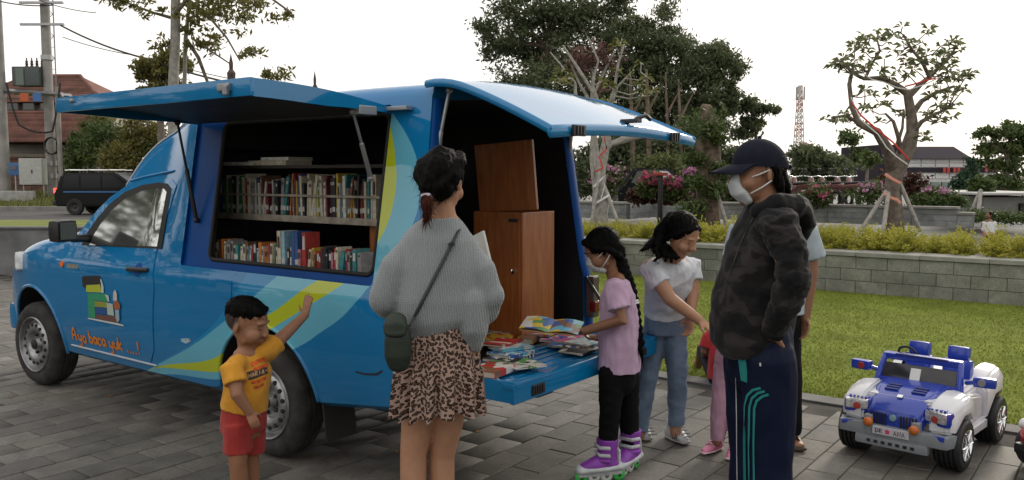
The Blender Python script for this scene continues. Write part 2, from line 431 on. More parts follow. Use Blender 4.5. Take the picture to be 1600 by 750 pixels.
MB().box((-.13, .85, .715), (.25, 1.4, .42)).build('core', m_mortar, rt)
for r in range(3): MB().rbox((.012, .86, .57+.14*r), (.03, 1.38, .134), .003).build('panel', m_panel, rt)
m_terr = mat('terrace concrete', (.20, .20, .19), .9, var=.2, vscale=1, bump=.2, bscale=20)
sheet('upper_terrace', [S(-45, 17.4), S(30, 17.4), S(30, 70), S(-45, 70)], .55, m_terr)

# left background: wall with a strip of lawn, road, verge
m_gw = mat('painted grey render wall', (.16, .165, .17), .85, var=.3, vscale=2.5, bump=.2, bscale=30, vcol2=(.23, .23, .235))
tw = thing('low_wall', 'low grey rendered wall behind the van bonnet with grass on top', 'wall', (-9, 13.6, 0))
MB().rbox((0, .12, .37), (13, .24, .74), .01).build('wall', m_gw, tw)
MB().rbox((0, .12, .755), (13.04, .30, .035), .006).build('coping', mat('wall coping grey', (.10, .10, .105), .85, var=.2), tw)
sheet('raised_lawn', [(-15.5, 13.86), (-2.5, 13.86), (-2.5, 16.4), (-15.5, 16.4)], .74, mat('raised lawn grass', (.16, .19, .03), .95, var=.25, vscale=3, bump=.7, bscale=60))
m_road = mat('worn asphalt', (.075, .072, .07), .9, var=.25, vscale=.8, bump=.3, bscale=40)
sheet('road', [(-120, 25), (-3, 25), (-3, 38.5), (-120, 38.5)], -.02, m_road)
m_kerb = mat('road kerb concrete', (.22, .215, .2), .85, var=.2, vscale=2)
kb = MB(); kb.rbox((-45, 38.6, .05), (90, .25, .22), .02); tag(kb.build('road_kerb', m_kerb), kind='structure')
m_verge = mat('weedy verge', (.11, .125, .035), .95, var=.5, vscale=.9, bump=.9, bscale=8)
vv = []; vf = []
for j, (yy, zz) in enumerate(((38.72, .12), (40.5, .25), (43, .48), (46, .62), (60, .7))):
    for i in range(40): vv.append((-90+i*2.2, yy, zz+.05*noise.noise(Vector((i*.9, j, 0)))))
for j in range(4):
    for i in range(39): vf.append((j*40+i, j*40+i+1, (j+1)*40+i+1, (j+1)*40+i))
me = bpy.data.meshes.new('verge'); me.from_pydata(vv, [], vf); tag(link('verge', me, m_verge), kind='structure')
n = 14000
x = rng.uniform(-34, -18, n); yv = rng.uniform(38.8, 46.5, n); zv = np.interp(yv, [38.7, 40.5, 43, 46], [.1, .22, .45, .6])
ang = rng.uniform(0, 2*PI, n); wd = rng.uniform(.01, .03, n); base = np.stack([x, yv, zv], 1)
dx = np.stack([np.cos(ang)*wd, np.sin(ang)*wd, np.zeros(n)], 1); lean = np.stack([rng.normal(0, .06, n), rng.normal(0, .06, n), rng.uniform(.06, .26, n)], 1)
V = np.empty((n*3, 3)); V[0::3] = base-dx; V[1::3] = base+dx; V[2::3] = base+lean
go = link('verge_grass', fast_mesh('verge_grass', V, np.arange(n*3).reshape(-1, 3), rng.random(n), 3), leaf_mat('verge blade', (.08, .11, .02), (.2, .2, .06), .7, .2))
tag(go, 'weedy grass on the far roadside verge', 'grass', kind='stuff')
# ================================================================ the mobile library van
VAN_ROT = math.atan2(FW.y, FW.x)
van = thing('library_van', 'blue pickup van with open book-filled side hatch and open rear, parked on paving', 'van', ORG+BX*.81, VAN_ROT)
VM = Matrix.Translation(ORG+BX*.81) @ Matrix.Rotation(VAN_ROT, 4, 'Z')
def V2W(u, y, h): return VM @ Vector((u, y, h))
def VW(u, h):
    if h < 1.07: y = .815-.055*((h-.8)/.5)**2
    else:
        k = .17+(.29-.17)*min(1, max(0, (u-1.0)/.3)); y = .799-k*(h-1.07)
    sh_ = min(1, max(0, (h-.985)/.095)); y -= .026*sh_*sh_*(3-2*sh_)
    if u > 2.5: y *= 1-.20*((u-2.5)/1.05)**2.6
    return y
def UH(px, py):                       # photo point -> (u, h) on the van's left side
    off = 0.0; d = ray(px, py); sn = -BX
    for _ in range(12):
        p0 = ORG+sn*off; t = (p0-CAMP).dot(sn)/d.dot(sn); q = CAMP+d*t
        u, h = (q-ORG).dot(FW), q.z; off = VW(u, h)+.006-.81
    return u, h
Z_TOP = [(-1.14, 2.075), (-.5, 2.08), (.3, 2.06), (.8, 2.025), (1.1, 1.975), (1.3, 1.92), (1.45, 1.86), (1.58, 1.775), (1.67, 1.68), (1.74, 1.58), (1.97, 1.40), (2.25, 1.215), (2.4, 1.18), (2.8, 1.125), (3.1, 1.05), (3.3, .96), (3.42, .86), (3.5, .72), (3.54, .62)]
Z_BOT = [(-1.14, .46), (-.4, .37), (.5, .33), (.6, .30), (2.3, .30), (3.3, .33), (3.54, .40)]
def ztop(u): return smoothkeys(Z_TOP, u)
def zbot(u): return interp(Z_BOT, u)
def section(u):
    zb, zt = zbot(u), ztop(u); r = interp([(-1.14, .10), (.9, .10), (1.6, .07), (2.2, .05), (2.6, .11), (3.54, .12)], u)
    r = min(r, (zt-zb)*.4); pts = [(0, zb), (VW(u, zb)*.5, zb), (VW(u, zb)-.03, zb)]
    n1 = 26
    for i in range(n1+1):
        h = lerp(zb+.025, zt-r, i/n1); pts.append((VW(u, h), h))
    w0 = VW(u, zt-r)-r
    for t in (18, 36, 54, 72, 90): pts.append((w0+r*math.cos(math.radians(t)), zt-r+r*math.sin(math.radians(t))))
    for i in range(1, 6): pts.append((w0*(1-i/5), zt+.035*(1-(1-i/5)**2)))
    return pts
us = [-1.14, -1.12, -1.09] + list(np.arange(-1.04, 3.3, .07)) + [3.34, 3.38, 3.42, 3.46, 3.49, 3.52, 3.54]
V = []; F = []
def lean(u, h): return u+max(0, (-.6-u)/.54)*(h-.45)/1.6*.085
for u in us:
    hp = section(u); full = hp+[(-y, z) for y, z in reversed(hp[1:-1])]
    V += [(lean(u, z), y, z) for y, z in full]
N = len(full)
for i in range(len(us)-1):
    for k in range(N):
        k2 = (k+1) % N; F.append((i*N+k, i*N+k2, (i+1)*N+k2, (i+1)*N+k))
F.append(tuple(range(N))); F.append(tuple((len(us)-1)*N+k for k in range(N)))

def curve_node(nt, src, keys, h0=.3, h1=2.1, u0=-1.3, u1=1.4):
    fc = nt.nodes.new('ShaderNodeFloatCurve'); c = fc.mapping.curves[0]
    pts = [((h-h0)/(h1-h0), (u-u0)/(u1-u0)) for h, u in keys]
    c.points[0].location = pts[0]; c.points[1].location = pts[-1]
    for p in pts[1:-1]: c.points.new(*p)
    fc.mapping.use_clip = False; fc.mapping.update()
    nt.links.new(src, fc.inputs['Value'])
    mr = nt.nodes.new('ShaderNodeMapRange'); mr.clamp = False; mr.inputs['To Min'].default_value = u0; mr.inputs['To Max'].default_value = u1
    nt.links.new(fc.outputs['Value'], mr.inputs['Value']); return mr.outputs['Result']
def math2(nt, op, a, b):
    m = nt.nodes.new('ShaderNodeMath'); m.operation = op
    for i, k in enumerate((a, b)):
        if isinstance(k, (int, float)): m.inputs[i].default_value = k
        else: nt.links.new(k, m.inputs[i])
    return m.outputs[0]
BLUE = (.001, .165, .40)
def paint_mat():
    m = bpy.data.materials.new('blue van paint'); m.use_nodes = True; nt = m.node_tree; b = nt.nodes['Principled BSDF']
    tcn = nt.nodes.new('ShaderNodeTexCoord'); sx = nt.nodes.new('ShaderNodeSeparateXYZ'); nt.links.new(tcn.outputs['Object'], sx.inputs[0])
    wn = nt.nodes.new('ShaderNodeTexNoise'); wn.inputs['Scale'].default_value = 9; nt.links.new(tcn.outputs['Object'], wn.inputs['Vector'])
    wob = math2(nt, 'MULTIPLY', math2(nt, 'SUBTRACT', wn.outputs['Fac'], .5), .012)
    u = math2(nt, 'ADD', sx.outputs['X'], wob); h = sx.outputs['Z']
    t = nt.nodes.new('ShaderNodeMapRange'); t.clamp = False; t.inputs['From Min'].default_value = .3; t.inputs['From Max'].default_value = 2.1
    nt.links.new(h, t.inputs['Value']); hs = t.outputs['Result']
    outer = curve_node(nt, hs, [(.3, 1.3), (.35, .98), (.383, .541), (.695, -.272), (.783, -.432), (.904, -.629), (1.064, -.784), (1.377, -1.02), (1.533, -1.043), (1.658, -1.016), (1.785, -.94), (1.945, -.784), (2.1, -.62)])
    ylo = curve_node(nt, hs, [(.3, 1.4), (.362, 1.2), (.40, .85), (.443, .493), (.777, -.061), (.888, -.279), (1.066, -.596), (1.306, -.814), (1.531, -.878), (1.691, -.854), (1.886, -.783), (2.1, -.68)])
    yhi = curve_node(nt, hs, [(.3, 1.4), (.371, 1.205), (.533, .505), (.774, .139), (.867, -.063), (1.05, -.374), (1.2, -.70), (1.5, -.6), (2.1, -.5)])
    lhi = curve_node(nt, hs, [(.3, 1.4), (.385, 1.2), (.568, .761), (.719, .477), (.941, .109), (1.042, -.027), (1.2, -.2), (1.6, -.3), (2.1, -.3)])
    mhi = curve_node(nt, hs, [(.3, 1.4), (.39, 1.2), (.666, .612), (.884, .346), (1.06, .22), (2.1, .2)])
    left = math2(nt, 'GREATER_THAN', sx.outputs['Y'], .2)
    notwin = math2(nt, 'SUBTRACT', 1.0, math2(nt, 'MULTIPLY', math2(nt, 'GREATER_THAN', h, 1.075), math2(nt, 'GREATER_THAN', u, -.70)))
    ok = math2(nt, 'MULTIPLY', left, notwin); ok = math2(nt, 'MULTIPLY', ok, math2(nt, 'LESS_THAN', h, 1.95))
    def band(lo, hi): return math2(nt, 'MULTIPLY', ok, math2(nt, 'MULTIPLY', math2(nt, 'GREATER_THAN', u, lo), math2(nt, 'LESS_THAN', u, hi)))
    cur = None
    vn = nt.nodes.new('ShaderNodeTexNoise'); vn.inputs['Scale'].default_value = 2.5; vn.inputs['Detail'].default_value = 6; nt.links.new(tcn.outputs['Object'], vn.inputs['Vector'])
    r0 = nt.nodes.new('ShaderNodeValToRGB'); r0.color_ramp.elements[0].color = (BLUE[0], BLUE[1]*.92, BLUE[2]*.92, 1); r0.color_ramp.elements[1].color = (BLUE[0]*1.5, BLUE[1]*1.08, BLUE[2]*1.06, 1)
    nt.links.new(vn.outputs['Fac'], r0.inputs['Fac']); cur = r0.outputs['Color']
    for msk, c in ((band(lhi, mhi), (.005, .22, .47)), (band(outer, lhi), (.12, .42, .56)), (band(ylo, yhi), (.44, .50, .015))):
        mxn = nt.nodes.new('ShaderNodeMix'); mxn.data_type = 'RGBA'; nt.links.new(msk, mxn.inputs['Factor']); nt.links.new(cur, mxn.inputs['A']); mxn.inputs['B'].default_value = (*c, 1); cur = mxn.outputs['Result']
    # road dust low on the body
    dn = nt.nodes.new('ShaderNodeMapRange'); dn.inputs['From Min'].default_value = .62; dn.inputs['From Max'].default_value = .30; dn.inputs['To Max'].default_value = .32
    nt.links.new(h, dn.inputs['Value'])
    dm = math2(nt, 'MULTIPLY', dn.outputs['Result'], vn.outputs['Fac'])
    mxn = nt.nodes.new('ShaderNodeMix'); mxn.data_type = 'RGBA'; nt.links.new(dm, mxn.inputs['Factor']); nt.links.new(cur, mxn.inputs['A']); mxn.inputs['B'].default_value = (.12, .11, .09, 1)
    nt.links.new(mxn.outputs['Result'], b.inputs['Base Color'])
    rr = nt.nodes.new('ShaderNodeMapRange'); rr.inputs['To Min'].default_value = .35; rr.inputs['To Max'].default_value = .6; nt.links.new(vn.outputs['Fac'], rr.inputs['Value'])
    nt.links.new(rr.outputs['Result'], b.inputs['Roughness'])
    b.inputs['Coat Weight'].default_value = 1.0; b.inputs['Coat Roughness'].default_value = .03; b.inputs['Specular IOR Level'].default_value = .08
    dnz = nt.nodes.new('ShaderNodeTexNoise'); dnz.inputs['Scale'].default_value = 3.2; dnz.inputs['Detail'].default_value = 2; nt.links.new(tcn.outputs['Object'], dnz.inputs['Vector'])
    bp = nt.nodes.new('ShaderNodeBump'); bp.inputs['Strength'].default_value = .16; bp.inputs['Distance'].default_value = .03; nt.links.new(dnz.outputs['Fac'], bp.inputs['Height'])
    nt.links.new(bp.outputs['Normal'], b.inputs['Normal']); nt.links.new(bp.outputs['Normal'], b.inputs['Coat Normal'])
    MATS['paint'] = m; return m
m_paint = paint_mat()
m_blue = mat('plain blue paint', (BLUE[0]*1.3, BLUE[1]*1.05, BLUE[2]), .5, coat=1.0, spec=.08, var=.1, vscale=3)
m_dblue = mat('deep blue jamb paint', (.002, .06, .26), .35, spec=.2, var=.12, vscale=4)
m_in = mat('black interior lining', (.012, .012, .013), .75, var=.3, vscale=5, bump=.15, bscale=60)
m_rubber = mat('black rubber', (.012, .012, .012), .7, bump=.1, bscale=90)
m_blackpl = mat('black plastic trim', (.016, .016, .018), .45, var=.15)
m_steel = mat('dull steel', (.34, .34, .35), .42, .9, var=.2, vscale=20, bump=.1, bscale=80)
m_strut = mat('grey gas strut', (.38, .39, .41), .4, .5)
m_chrome = mat('chrome', (.75, .75, .76), .12, 1.0)

body_me = bpy.data.meshes.new('body'); body_me.from_pydata(V, [], F)
body_me.materials.append(m_paint)
bm = bmesh.new(); bm.from_mesh(body_me); bmesh.ops.recalc_face_normals(bm, faces=bm.faces); bm.to_mesh(body_me); bm.free()
def rrect(u0, u1, h0, h1, r, n=5):
    pts = []
    for cx, cy, a0 in ((u1-r, h1-r, 0), (u0+r, h1-r, 90), (u0+r, h0+r, 180), (u1-r, h0+r, 270)):
        for i in range(n+1):
            t = math.radians(a0+90*i/n); pts.append((cx+r*math.cos(t), cy+r*math.sin(t)))
    return pts
cutters = []
def cutter(mb, m): o = mb.build('cutter', m); cutters.append(o); return o
c = MB(); sec = [(-.70, .62), (.70, .62), (.72, 1.07), (.60, 1.88), (.52, 1.99), (0, 2.03), (-.52, 1.99), (-.60, 1.88), (-.72, 1.07)]
c.prism([(.80, y, z) for y, z in sec], (-3, 0, 0)); cutter(c, m_in)
c = MB(); c.prism([(1.13, y, z) for y, z in [(-.69, .63), (.69, .63), (.70, 1.07), (.60, 1.78), (-.60, 1.78), (-.70, 1.07)]], (-.5, 0, 0)); cutter(c, m_in)
OPEN = rrect(-.765, .645, 1.105, 1.93, .05)
c = MB(); n = len(OPEN); pa = [(u, .45, h) for u, h in OPEN]; pb = [(u, 1.1, h) for u, h in OPEN]
c.add(pa+pb, [tuple(reversed(range(n))), tuple(range(n, 2*n))]+[(i, (i+1) % n, n+(i+1) % n, n+i) for i in range(n)]); cutter(c, m_rubber)
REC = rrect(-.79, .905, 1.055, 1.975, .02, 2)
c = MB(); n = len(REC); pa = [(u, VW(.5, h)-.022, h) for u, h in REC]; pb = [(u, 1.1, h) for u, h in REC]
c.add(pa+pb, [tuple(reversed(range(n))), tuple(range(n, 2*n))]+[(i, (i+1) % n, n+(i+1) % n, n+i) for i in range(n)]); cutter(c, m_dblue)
ARCH = [(.075, .325, .445), (2.85, .33, .44)]
for ux, hz, r in ARCH:
    for sgn in (1, -1):
        c = MB(); c.lathe([(0, 0), (0, r), (.42, r), (.42, 0)], (ux, sgn*.52, hz), (0, sgn, 0), 40); cutter(c, m_in)
tmp = bpy.data.objects.new('tmp_body', body_me); col.objects.link(tmp)
for c in cutters:
    bo = tmp.modifiers.new('b', 'BOOLEAN'); bo.operation = 'DIFFERENCE'; bo.object = c; bo.solver = 'EXACT'
    try: bo.material_mode = 'TRANSFER'
    except Exception: pass
bpy.context.view_layer.update()
dg = bpy.context.evaluated_depsgraph_get(); me = bpy.data.meshes.new_from_object(tmp.evaluated_get(dg))
bpy.data.objects.remove(tmp)
for c in cutters: bpy.data.objects.remove(c)
me.name = 'body'; auto_smooth(me, 32); body = link('body', me, None, van)

def patch(poly, off, name, m, parent, thick=.012, step=.06, sgn=1, smooth=True):
    """a panel with the outline poly (u,h) lying on the van's side, off metres proud"""
    bm = bmesh.new(); f = bm.faces.new([bm.verts.new((u, 0, h)) for u, h in poly])
    us_ = [p[0] for p in poly]; hs_ = [p[1] for p in poly]
    for k in np.arange(min(us_)+step, max(us_), step):
        bmesh.ops.bisect_plane(bm, geom=bm.verts[:]+bm.edges[:]+bm.faces[:], plane_co=(k, 0, 0), plane_no=(1, 0, 0))
    for k in np.arange(min(hs_)+step, max(hs_), step):
        bmesh.ops.bisect_plane(bm, geom=bm.verts[:]+bm.edges[:]+bm.faces[:], plane_co=(0, 0, k), plane_no=(0, 0, 1))
    for v in bm.verts: v.co.y = VW(v.co.x, v.co.z)+off
    if thick:
        be = [e for e in bm.edges if len(e.link_faces) == 1]
        r = bmesh.ops.extrude_edge_only(bm, edges=be)
        for v in [g for g in r['geom'] if isinstance(g, bmesh.types.BMVert)]: v.co.y -= thick
    if sgn < 0:
        for v in bm.verts: v.co.y *= -1
    bmesh.ops.recalc_face_normals(bm, faces=bm.faces)
    me = bpy.data.meshes.new(name); bm.to_mesh(me); bm.free()
    # outward orientation
    ref = max(me.polygons, key=lambda p: p.area)
    if ref.normal.y*sgn < 0: me.flip_normals()
    if smooth: auto_smooth(me, 30)
    return link(name, me, m, parent)
# doors, glass
WIN = [(2.02, 1.145), (2.20, 1.165), (2.10, 1.235), (1.88, 1.385), (1.70, 1.485), (1.55, 1.525), (1.22, 1.53), (1.20, 1.50), (1.165, 1.16), (1.19, 1.145)]
RUB = [(2.02, 1.122), (2.30, 1.145), (2.14, 1.255), (1.90, 1.41), (1.72, 1.51), (1.56, 1.553), (1.20, 1.557), (1.17, 1.52), (1.14, 1.135), (1.16, 1.12)]
DOOR = [(2.36, 1.16), (2.16, 1.275), (1.92, 1.432), (1.74, 1.53), (1.57, 1.572), (1.165, 1.578), (1.125, 1.13), (1.18, .43), (1.215, .365), (2.25, .335), (2.36, .42), (2.41, .62), (2.42, 1.0)]
WIN = [UH(*p) for p in ((140, 383), (146, 369), (158, 350), (175, 329), (195, 311), (220, 299), (245, 294), (257, 295), (261, 300), (246, 385))]
RUB = [UH(*p) for p in ((127, 383), (136, 364), (152, 341), (172, 318), (195, 300), (222, 289), (248, 285), (262, 287), (268, 295), (252, 389))]
DOOR = [UH(*p) for p in ((116, 374), (134, 350), (152, 328), (172, 308), (195, 292), (222, 282), (250, 278), (268, 280), (275, 290), (258, 345), (243, 395), (240, 450), (240, 545), (235, 568), (115, 542), (104, 530), (100, 500), (98, 420), (100, 382))]
m_film = mat('mirror-tinted side glass', (.62, .64, .62), .05, .92, var=.05, vscale=3)
for sg in (1, -1):
    d = patch(DOOR, .005, 'door', m_paint, van, .02, .05, sg)
    patch(RUB, .007, 'window_frame', m_rubber, d, .006, .06, sg); patch(WIN, .010, 'window', m_film, d, .004, .06, sg)
    h = MB(); y = lambda u, z: sg*(VW(u, z)+.03)
    h.tube([(1.455, sg*(VW(1.45, 1.0)+.008), 1.0), (1.42, y(1.42, 1.0), 1.0), (1.26, y(1.26, 1.005), 1.005), (1.225, sg*(VW(1.23, 1.0)+.008), 1.005)], [(.012, .016)]*4, 8)
    h.build('handle', m_blackpl, d, 60)
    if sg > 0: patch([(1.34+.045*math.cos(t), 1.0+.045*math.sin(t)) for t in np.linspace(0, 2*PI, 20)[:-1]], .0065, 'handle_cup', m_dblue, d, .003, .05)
    mr = MB(); mr.rbox((1.99, sg*.965, 1.235), (.10, .17, .155), .045, Matrix.Rotation(sg*.3, 3, 'Z')); mr.tube([(2.06, sg*.74, 1.17), (2.0, sg*.90, 1.18)], [.03, .028], 8)
    mo = mr.build('mirror', m_blackpl, van, 45)
    MB().rbox((1.942, sg*.955, 1.235), (.006, .13, .115), .002, Matrix.Rotation(sg*.3, 3, 'Z')).build('mirror_glass', mat('dim mirror', (.06,.07,.07), .12, .9), mo)
    for ux, hz, r in ARCH:
        lp = MB(); pts = []
        for t in np.linspace(-14, 194, 36):
            a_ = math.radians(t); uu, zz = ux+(r+.006)*math.cos(a_), hz+(r+.006)*math.sin(a_)
            if zz > zbot(uu)+.0: pts.append((uu, sg*(VW(uu, zz)-.001), zz))
        lp.tube(pts, .013, 8); lp.build('wheel_arch_lip', m_paint, van, 60)
    mo = MB(); mo.tube([(u, sg*(VW(u, .385)+.008), .385-.004*(2.3-u)) for u in np.linspace(2.3, 1.2, 12)], .006, 6); mo.build('side_moulding', mat('worn pale trim', (.5, .52, .55), .4), van, 60)
    mf = MB(); mf.rbox((-.40, sg*.66, .30), (.012, .22, .26), .004, Matrix.Rotation(.12, 3, 'Y')); mf.build('mud_flap', m_rubber, van)
patch(rrect(.335, .485, .895, 1.0, .015, 3), .004, 'fuel_flap', m_paint, van, .012, .08)
patch([(2.335+.026*math.cos(t), .975+.022*math.sin(t)) for t in np.linspace(0, 2*PI, 16)[:-1]], .012, 'side_indicator', mat('orange lens', (.75, .16, .02), .25), van, .015, .04)
patch(rrect(2.10, 2.26, .955, .985, .01, 2), .009, 'model_badge', m_chrome, van, .004, .08)
patch([(-.69, .604), (-.76, .60), (-.85, .612), (-.893, .640), (-.885, .645), (-.84, .622), (-.76, .611), (-.69, .612)], .0015, 'scrape', mat('scrape', (.02, .02, .03), .8), van, 0, .05)
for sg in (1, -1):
    ft = MB(); ft.tube([(u, sg*(VW(u, ztop(u)-.06)-.012), ztop(u)-.022) for u in np.linspace(1.75, 1.02, 20)], [(.007, .006)]*20, 8); ft.build('fairing_highlight', mat('painted fairing highlight', (.55, .6, .64), .3), van, 60)  # pale tube painting a sky highlight along the fairing edge
    ft = MB(); ft.tube([(u, sg*(VW(u, z)+.001), z) for u, z in ((1.70, 1.575), (1.55, 1.60), (1.35, 1.625), (1.16, 1.64))], .009, 8); ft.build('roof_gutter', m_paint, van, 60)
# windscreen, grille, lamps, bumper (front of the van, turned away from us)
def topstrip(u0, u1, y0, y1, off, name, m, n=8):
    vv = []; ff = []
    for i in range(n+1):
        u = lerp(u0, u1, i/n); zt = ztop(u)
        for k in range(9):
            y = lerp(-1, 1, k/8)*lerp(y0, y1, i/n); vv.append((u, y, zt+.035*(1-min(1, abs(y)/.65)**2)+off))
    for i in range(n):
        for k in range(8): ff.append((i*9+k, i*9+k+1, (i+1)*9+k+1, (i+1)*9+k))
    me = bpy.data.meshes.new(name); me.from_pydata(vv, [], ff); auto_smooth(me, 40); return link(name, me, m, van)
topstrip(2.2, 1.74, .63, .55, .006, 'windscreen', mat('dark glass', (.02, .025, .03), .05, spec=.8))
for sg in (1, -1):
    hl = MB(); hl.rbox((3.16, sg*(VW(3.16, .93)-.035), .93), (.30, .10, .15), .04, Matrix.Rotation(-sg*.42, 3, 'Z') @ Matrix.Rotation(.18, 3, 'Y')); hl.build('headlight', mat('clear lamp lens', (.72, .73, .72), .12, coat=.8, var=.2, vscale=25), van, 45)
bp_ = MB(); bp_.rbox((3.5, 0, .46), (.16, 1.34, .22), .05); bp_.build('front_bumper', m_blue, van, 45)
gr = MB()
for k in range(4): gr.rbox((3.47-.02*k, 0, .64+.055*k), (.05, .72, .022), .006)
gr.build('grille', m_chrome, van)
# wheels
def wheel(u, y, sg, steer=0.0):
    e = empty('wheel', (u, y, .322), steer); e.parent = van
    ax = Vector((0, sg, 0)); t = MB()
    prof = [(-.20, .215), (-.205, .25), (-.195, .295), (-.17, .314), (-.155, .320), (-.125, .3215), (-.123, .3155), (-.113, .3155), (-.111, .322), (-.085, .3225), (-.083, .316), (-.073, .316), (-.071, .322), (-.045, .320), (-.03, .314), (-.006, .292), (.004, .262), (.002, .232), (-.008, .213), (-.03, .205)]
    t.lathe(prof, (0, 0, 0), ax, 48); t.build('tyre', mat('tyre rubber', (.02, .019, .018), .85, var=.35, vscale=14, bump=.25, bscale=70, vcol2=(.045, .042, .038)), e, 35)
    r = MB(); r.lathe([(-.004, .214), (.006, .208), (.002, .200), (-.02, .196), (-.034, .186), (-.036, .172), (-.022, .165), (-.012, .15), (-.008, .128), (-.016, .105), (-.040, .09), (-.046, .055), (-.03, .048), (-.01, .04), (-.008, 0)], (0, 0, 0), ax, 48)
    r.build('rim', m_steel, e, 40)
    hb = MB()
    for k in range(5):
        a = 2*PI*k/5; hb.lathe([(-.046, .012), (-.028, .012), (-.024, .006), (-.024, 0)], (.07*math.cos(a), 0, .07*math.sin(a)), ax, 8)
    hb.lathe([(-.04, .044), (.0, .038), (.008, .02), (.009, 0)], (0, 0, 0), ax, 16); hb.build('hub', m_blackpl, e, 40)
    vm_ = MB().lathe([(-.02, .0135), (-.0065, .0135), (-.006, .012), (-.006, 0)], (0, 0, 0), ax, 10).mesh('vent_hole'); vm_.materials.append(m_in)
    for k in range(16):
        a = 2*PI*(k+.5)/16; link('vent_hole', vm_, None, e, (.147*math.cos(a), 0, .147*math.sin(a)))
    return e
wheel(0.07, .80, 1); wheel(2.865, .80, 1, math.radians(2)); wheel(0.07, -.80, -1); wheel(2.865, -.80, -1, math.radians(2))
ch = MB(); ch.rbox((1.2, 0, .40), (3.9, .9, .16), .02); ch.tube([(.02, -.7, .32), (.02, .7, .32)], .06, 10); ch.tube([(2.865, -.68, .32), (2.865, .68, .32)], .05, 10); ch.ball((.02, .05, .32), .13); ch.tube([(1.6, .3, .33), (-.9, .35, .36)], .035, 8)
ch.build('chassis', m_blackpl, van)

# ---- side hatch, propped open above the shelves
HZ = 1.955; hy = VW(0, HZ)
hin = Vector((0, hy+.012, HZ)); out_ = Vector((0, .845, .075))
fl = MB(); n = 8
def flp(u, t, dz=0):   # point on the hatch, t from hinge to outer edge, gently bowed
    p = hin+out_*t; return Vector((u, p.y, p.z+.018*math.sin(PI*t)+dz))
top = []; u0, u1 = -.80, .905
vv = []; ff = []
for i in range(n+1):
    for u in (u0, u1): vv.append(flp(u, i/n, .0)); vv.append(flp(u, i/n, -.022))
for i in range(n):
    a = i*4; b = a+4
    ff += [(a, a+2, b+2, b), (a+1, b+1, b+3, a+3), (a, b, b+1, a+1), (a+2, a+3, b+3, b+2)]
ff += [(0, 1, 3, 2), (n*4, n*4+2, n*4+3, n*4+1)]
fl.add(vv, ff); hatch = fl.build('side_hatch', m_blue, van, 35)
rim = MB()
for ua, ub in ((u0-.002, u0+.016), (u1-.016, u1+.002)):
    for i in range(n):
        a0, a1 = flp(ua, i/n, .004), flp(ua, (i+1)/n, .004); k = lambda t: -.075*min(1, .35+1.2*t)
        V8 = [a0, a1, flp(ua, (i+1)/n, k((i+1)/n)), flp(ua, i/n, k(i/n)), flp(ub, i/n, .004), flp(ub, (i+1)/n, .004), flp(ub, (i+1)/n, k((i+1)/n)), flp(ub, i/n, k(i/n))]
        rim.add(V8, [(0, 1, 2, 3), (7, 6, 5, 4), (0, 4, 5, 1), (3, 2, 6, 7), (0, 3, 7, 4), (1, 5, 6, 2)])
p = flp(0, 1); rim.rbox(((u0+u1)/2, p.y+.004, p.z-.034), (u1-u0+.006, .022, .08), .006)
rim.build('hatch_rim', m_blue, hatch, 35)
lin = MB(); lin.add([flp(u, t, -.026) for t in np.linspace(.02, .98, 7) for u in (u0+.02, u1-.02)], [(2*i, 2*i+1, 2*i+3, 2*i+2) for i in range(6)]); lin.build('hatch_lining', mat('dark grey lining', (.03, .032, .035), .6, var=.3, vscale=4), hatch)
lk = MB(); lk.rbox((u0+.17, p.y+.022, p.z-.03), (.085, .02, .035), .006); lk.rbox((u0+.14, p.y+.036, p.z-.045), (.03, .02, .045), .006); lk.build('hatch_latch', m_steel, hatch)
lk = MB(); lk.lathe([(0, .014), (.012, .012), (.015, 0)], (u1-.18, p.y+.014, p.z-.02), (0, 1, 0), 12); lk.build('hatch_lock', m_steel, hatch)
for a, b, mm, nm in (((u1-.06, flp(0, .2).y, flp(0, .2).z-.05), (.80, VW(.8, 1.34)-.004, 1.335), m_blackpl, 'gas_strut'), ((u0+.05, flp(0, .26).y, flp(0, .26).z-.06), (-.66, VW(-.66, 1.60)-.03, 1.60), m_strut, 'gas_strut')):
    s_ = MB(); A_, B_ = Vector(a), Vector(b); s_.tube([A_, A_.lerp(B_, .5)], .008, 8); s_.tube([A_.lerp(B_, .48), B_], .013, 8); s_.ball(A_, .018); s_.ball(B_, .018); s_.build(nm, mm, van, 50)
br = MB(); br.rbox((u0+.03, flp(0, .2).y, flp(0, .2).z-.045), (.07, .12, .045), .006); br.rbox((u0+.01, hy+.03, HZ-.005), (.30, .05, .02), .004); br.build('hinge_bracket', m_strut, van)
seal = MB(); q = [(u, VW(.5, h)-.021, h) for u, h in OPEN]; seal.tube(q+[q[0]], .013, 6); seal.build('rubber_seal', m_rubber, van, 60)

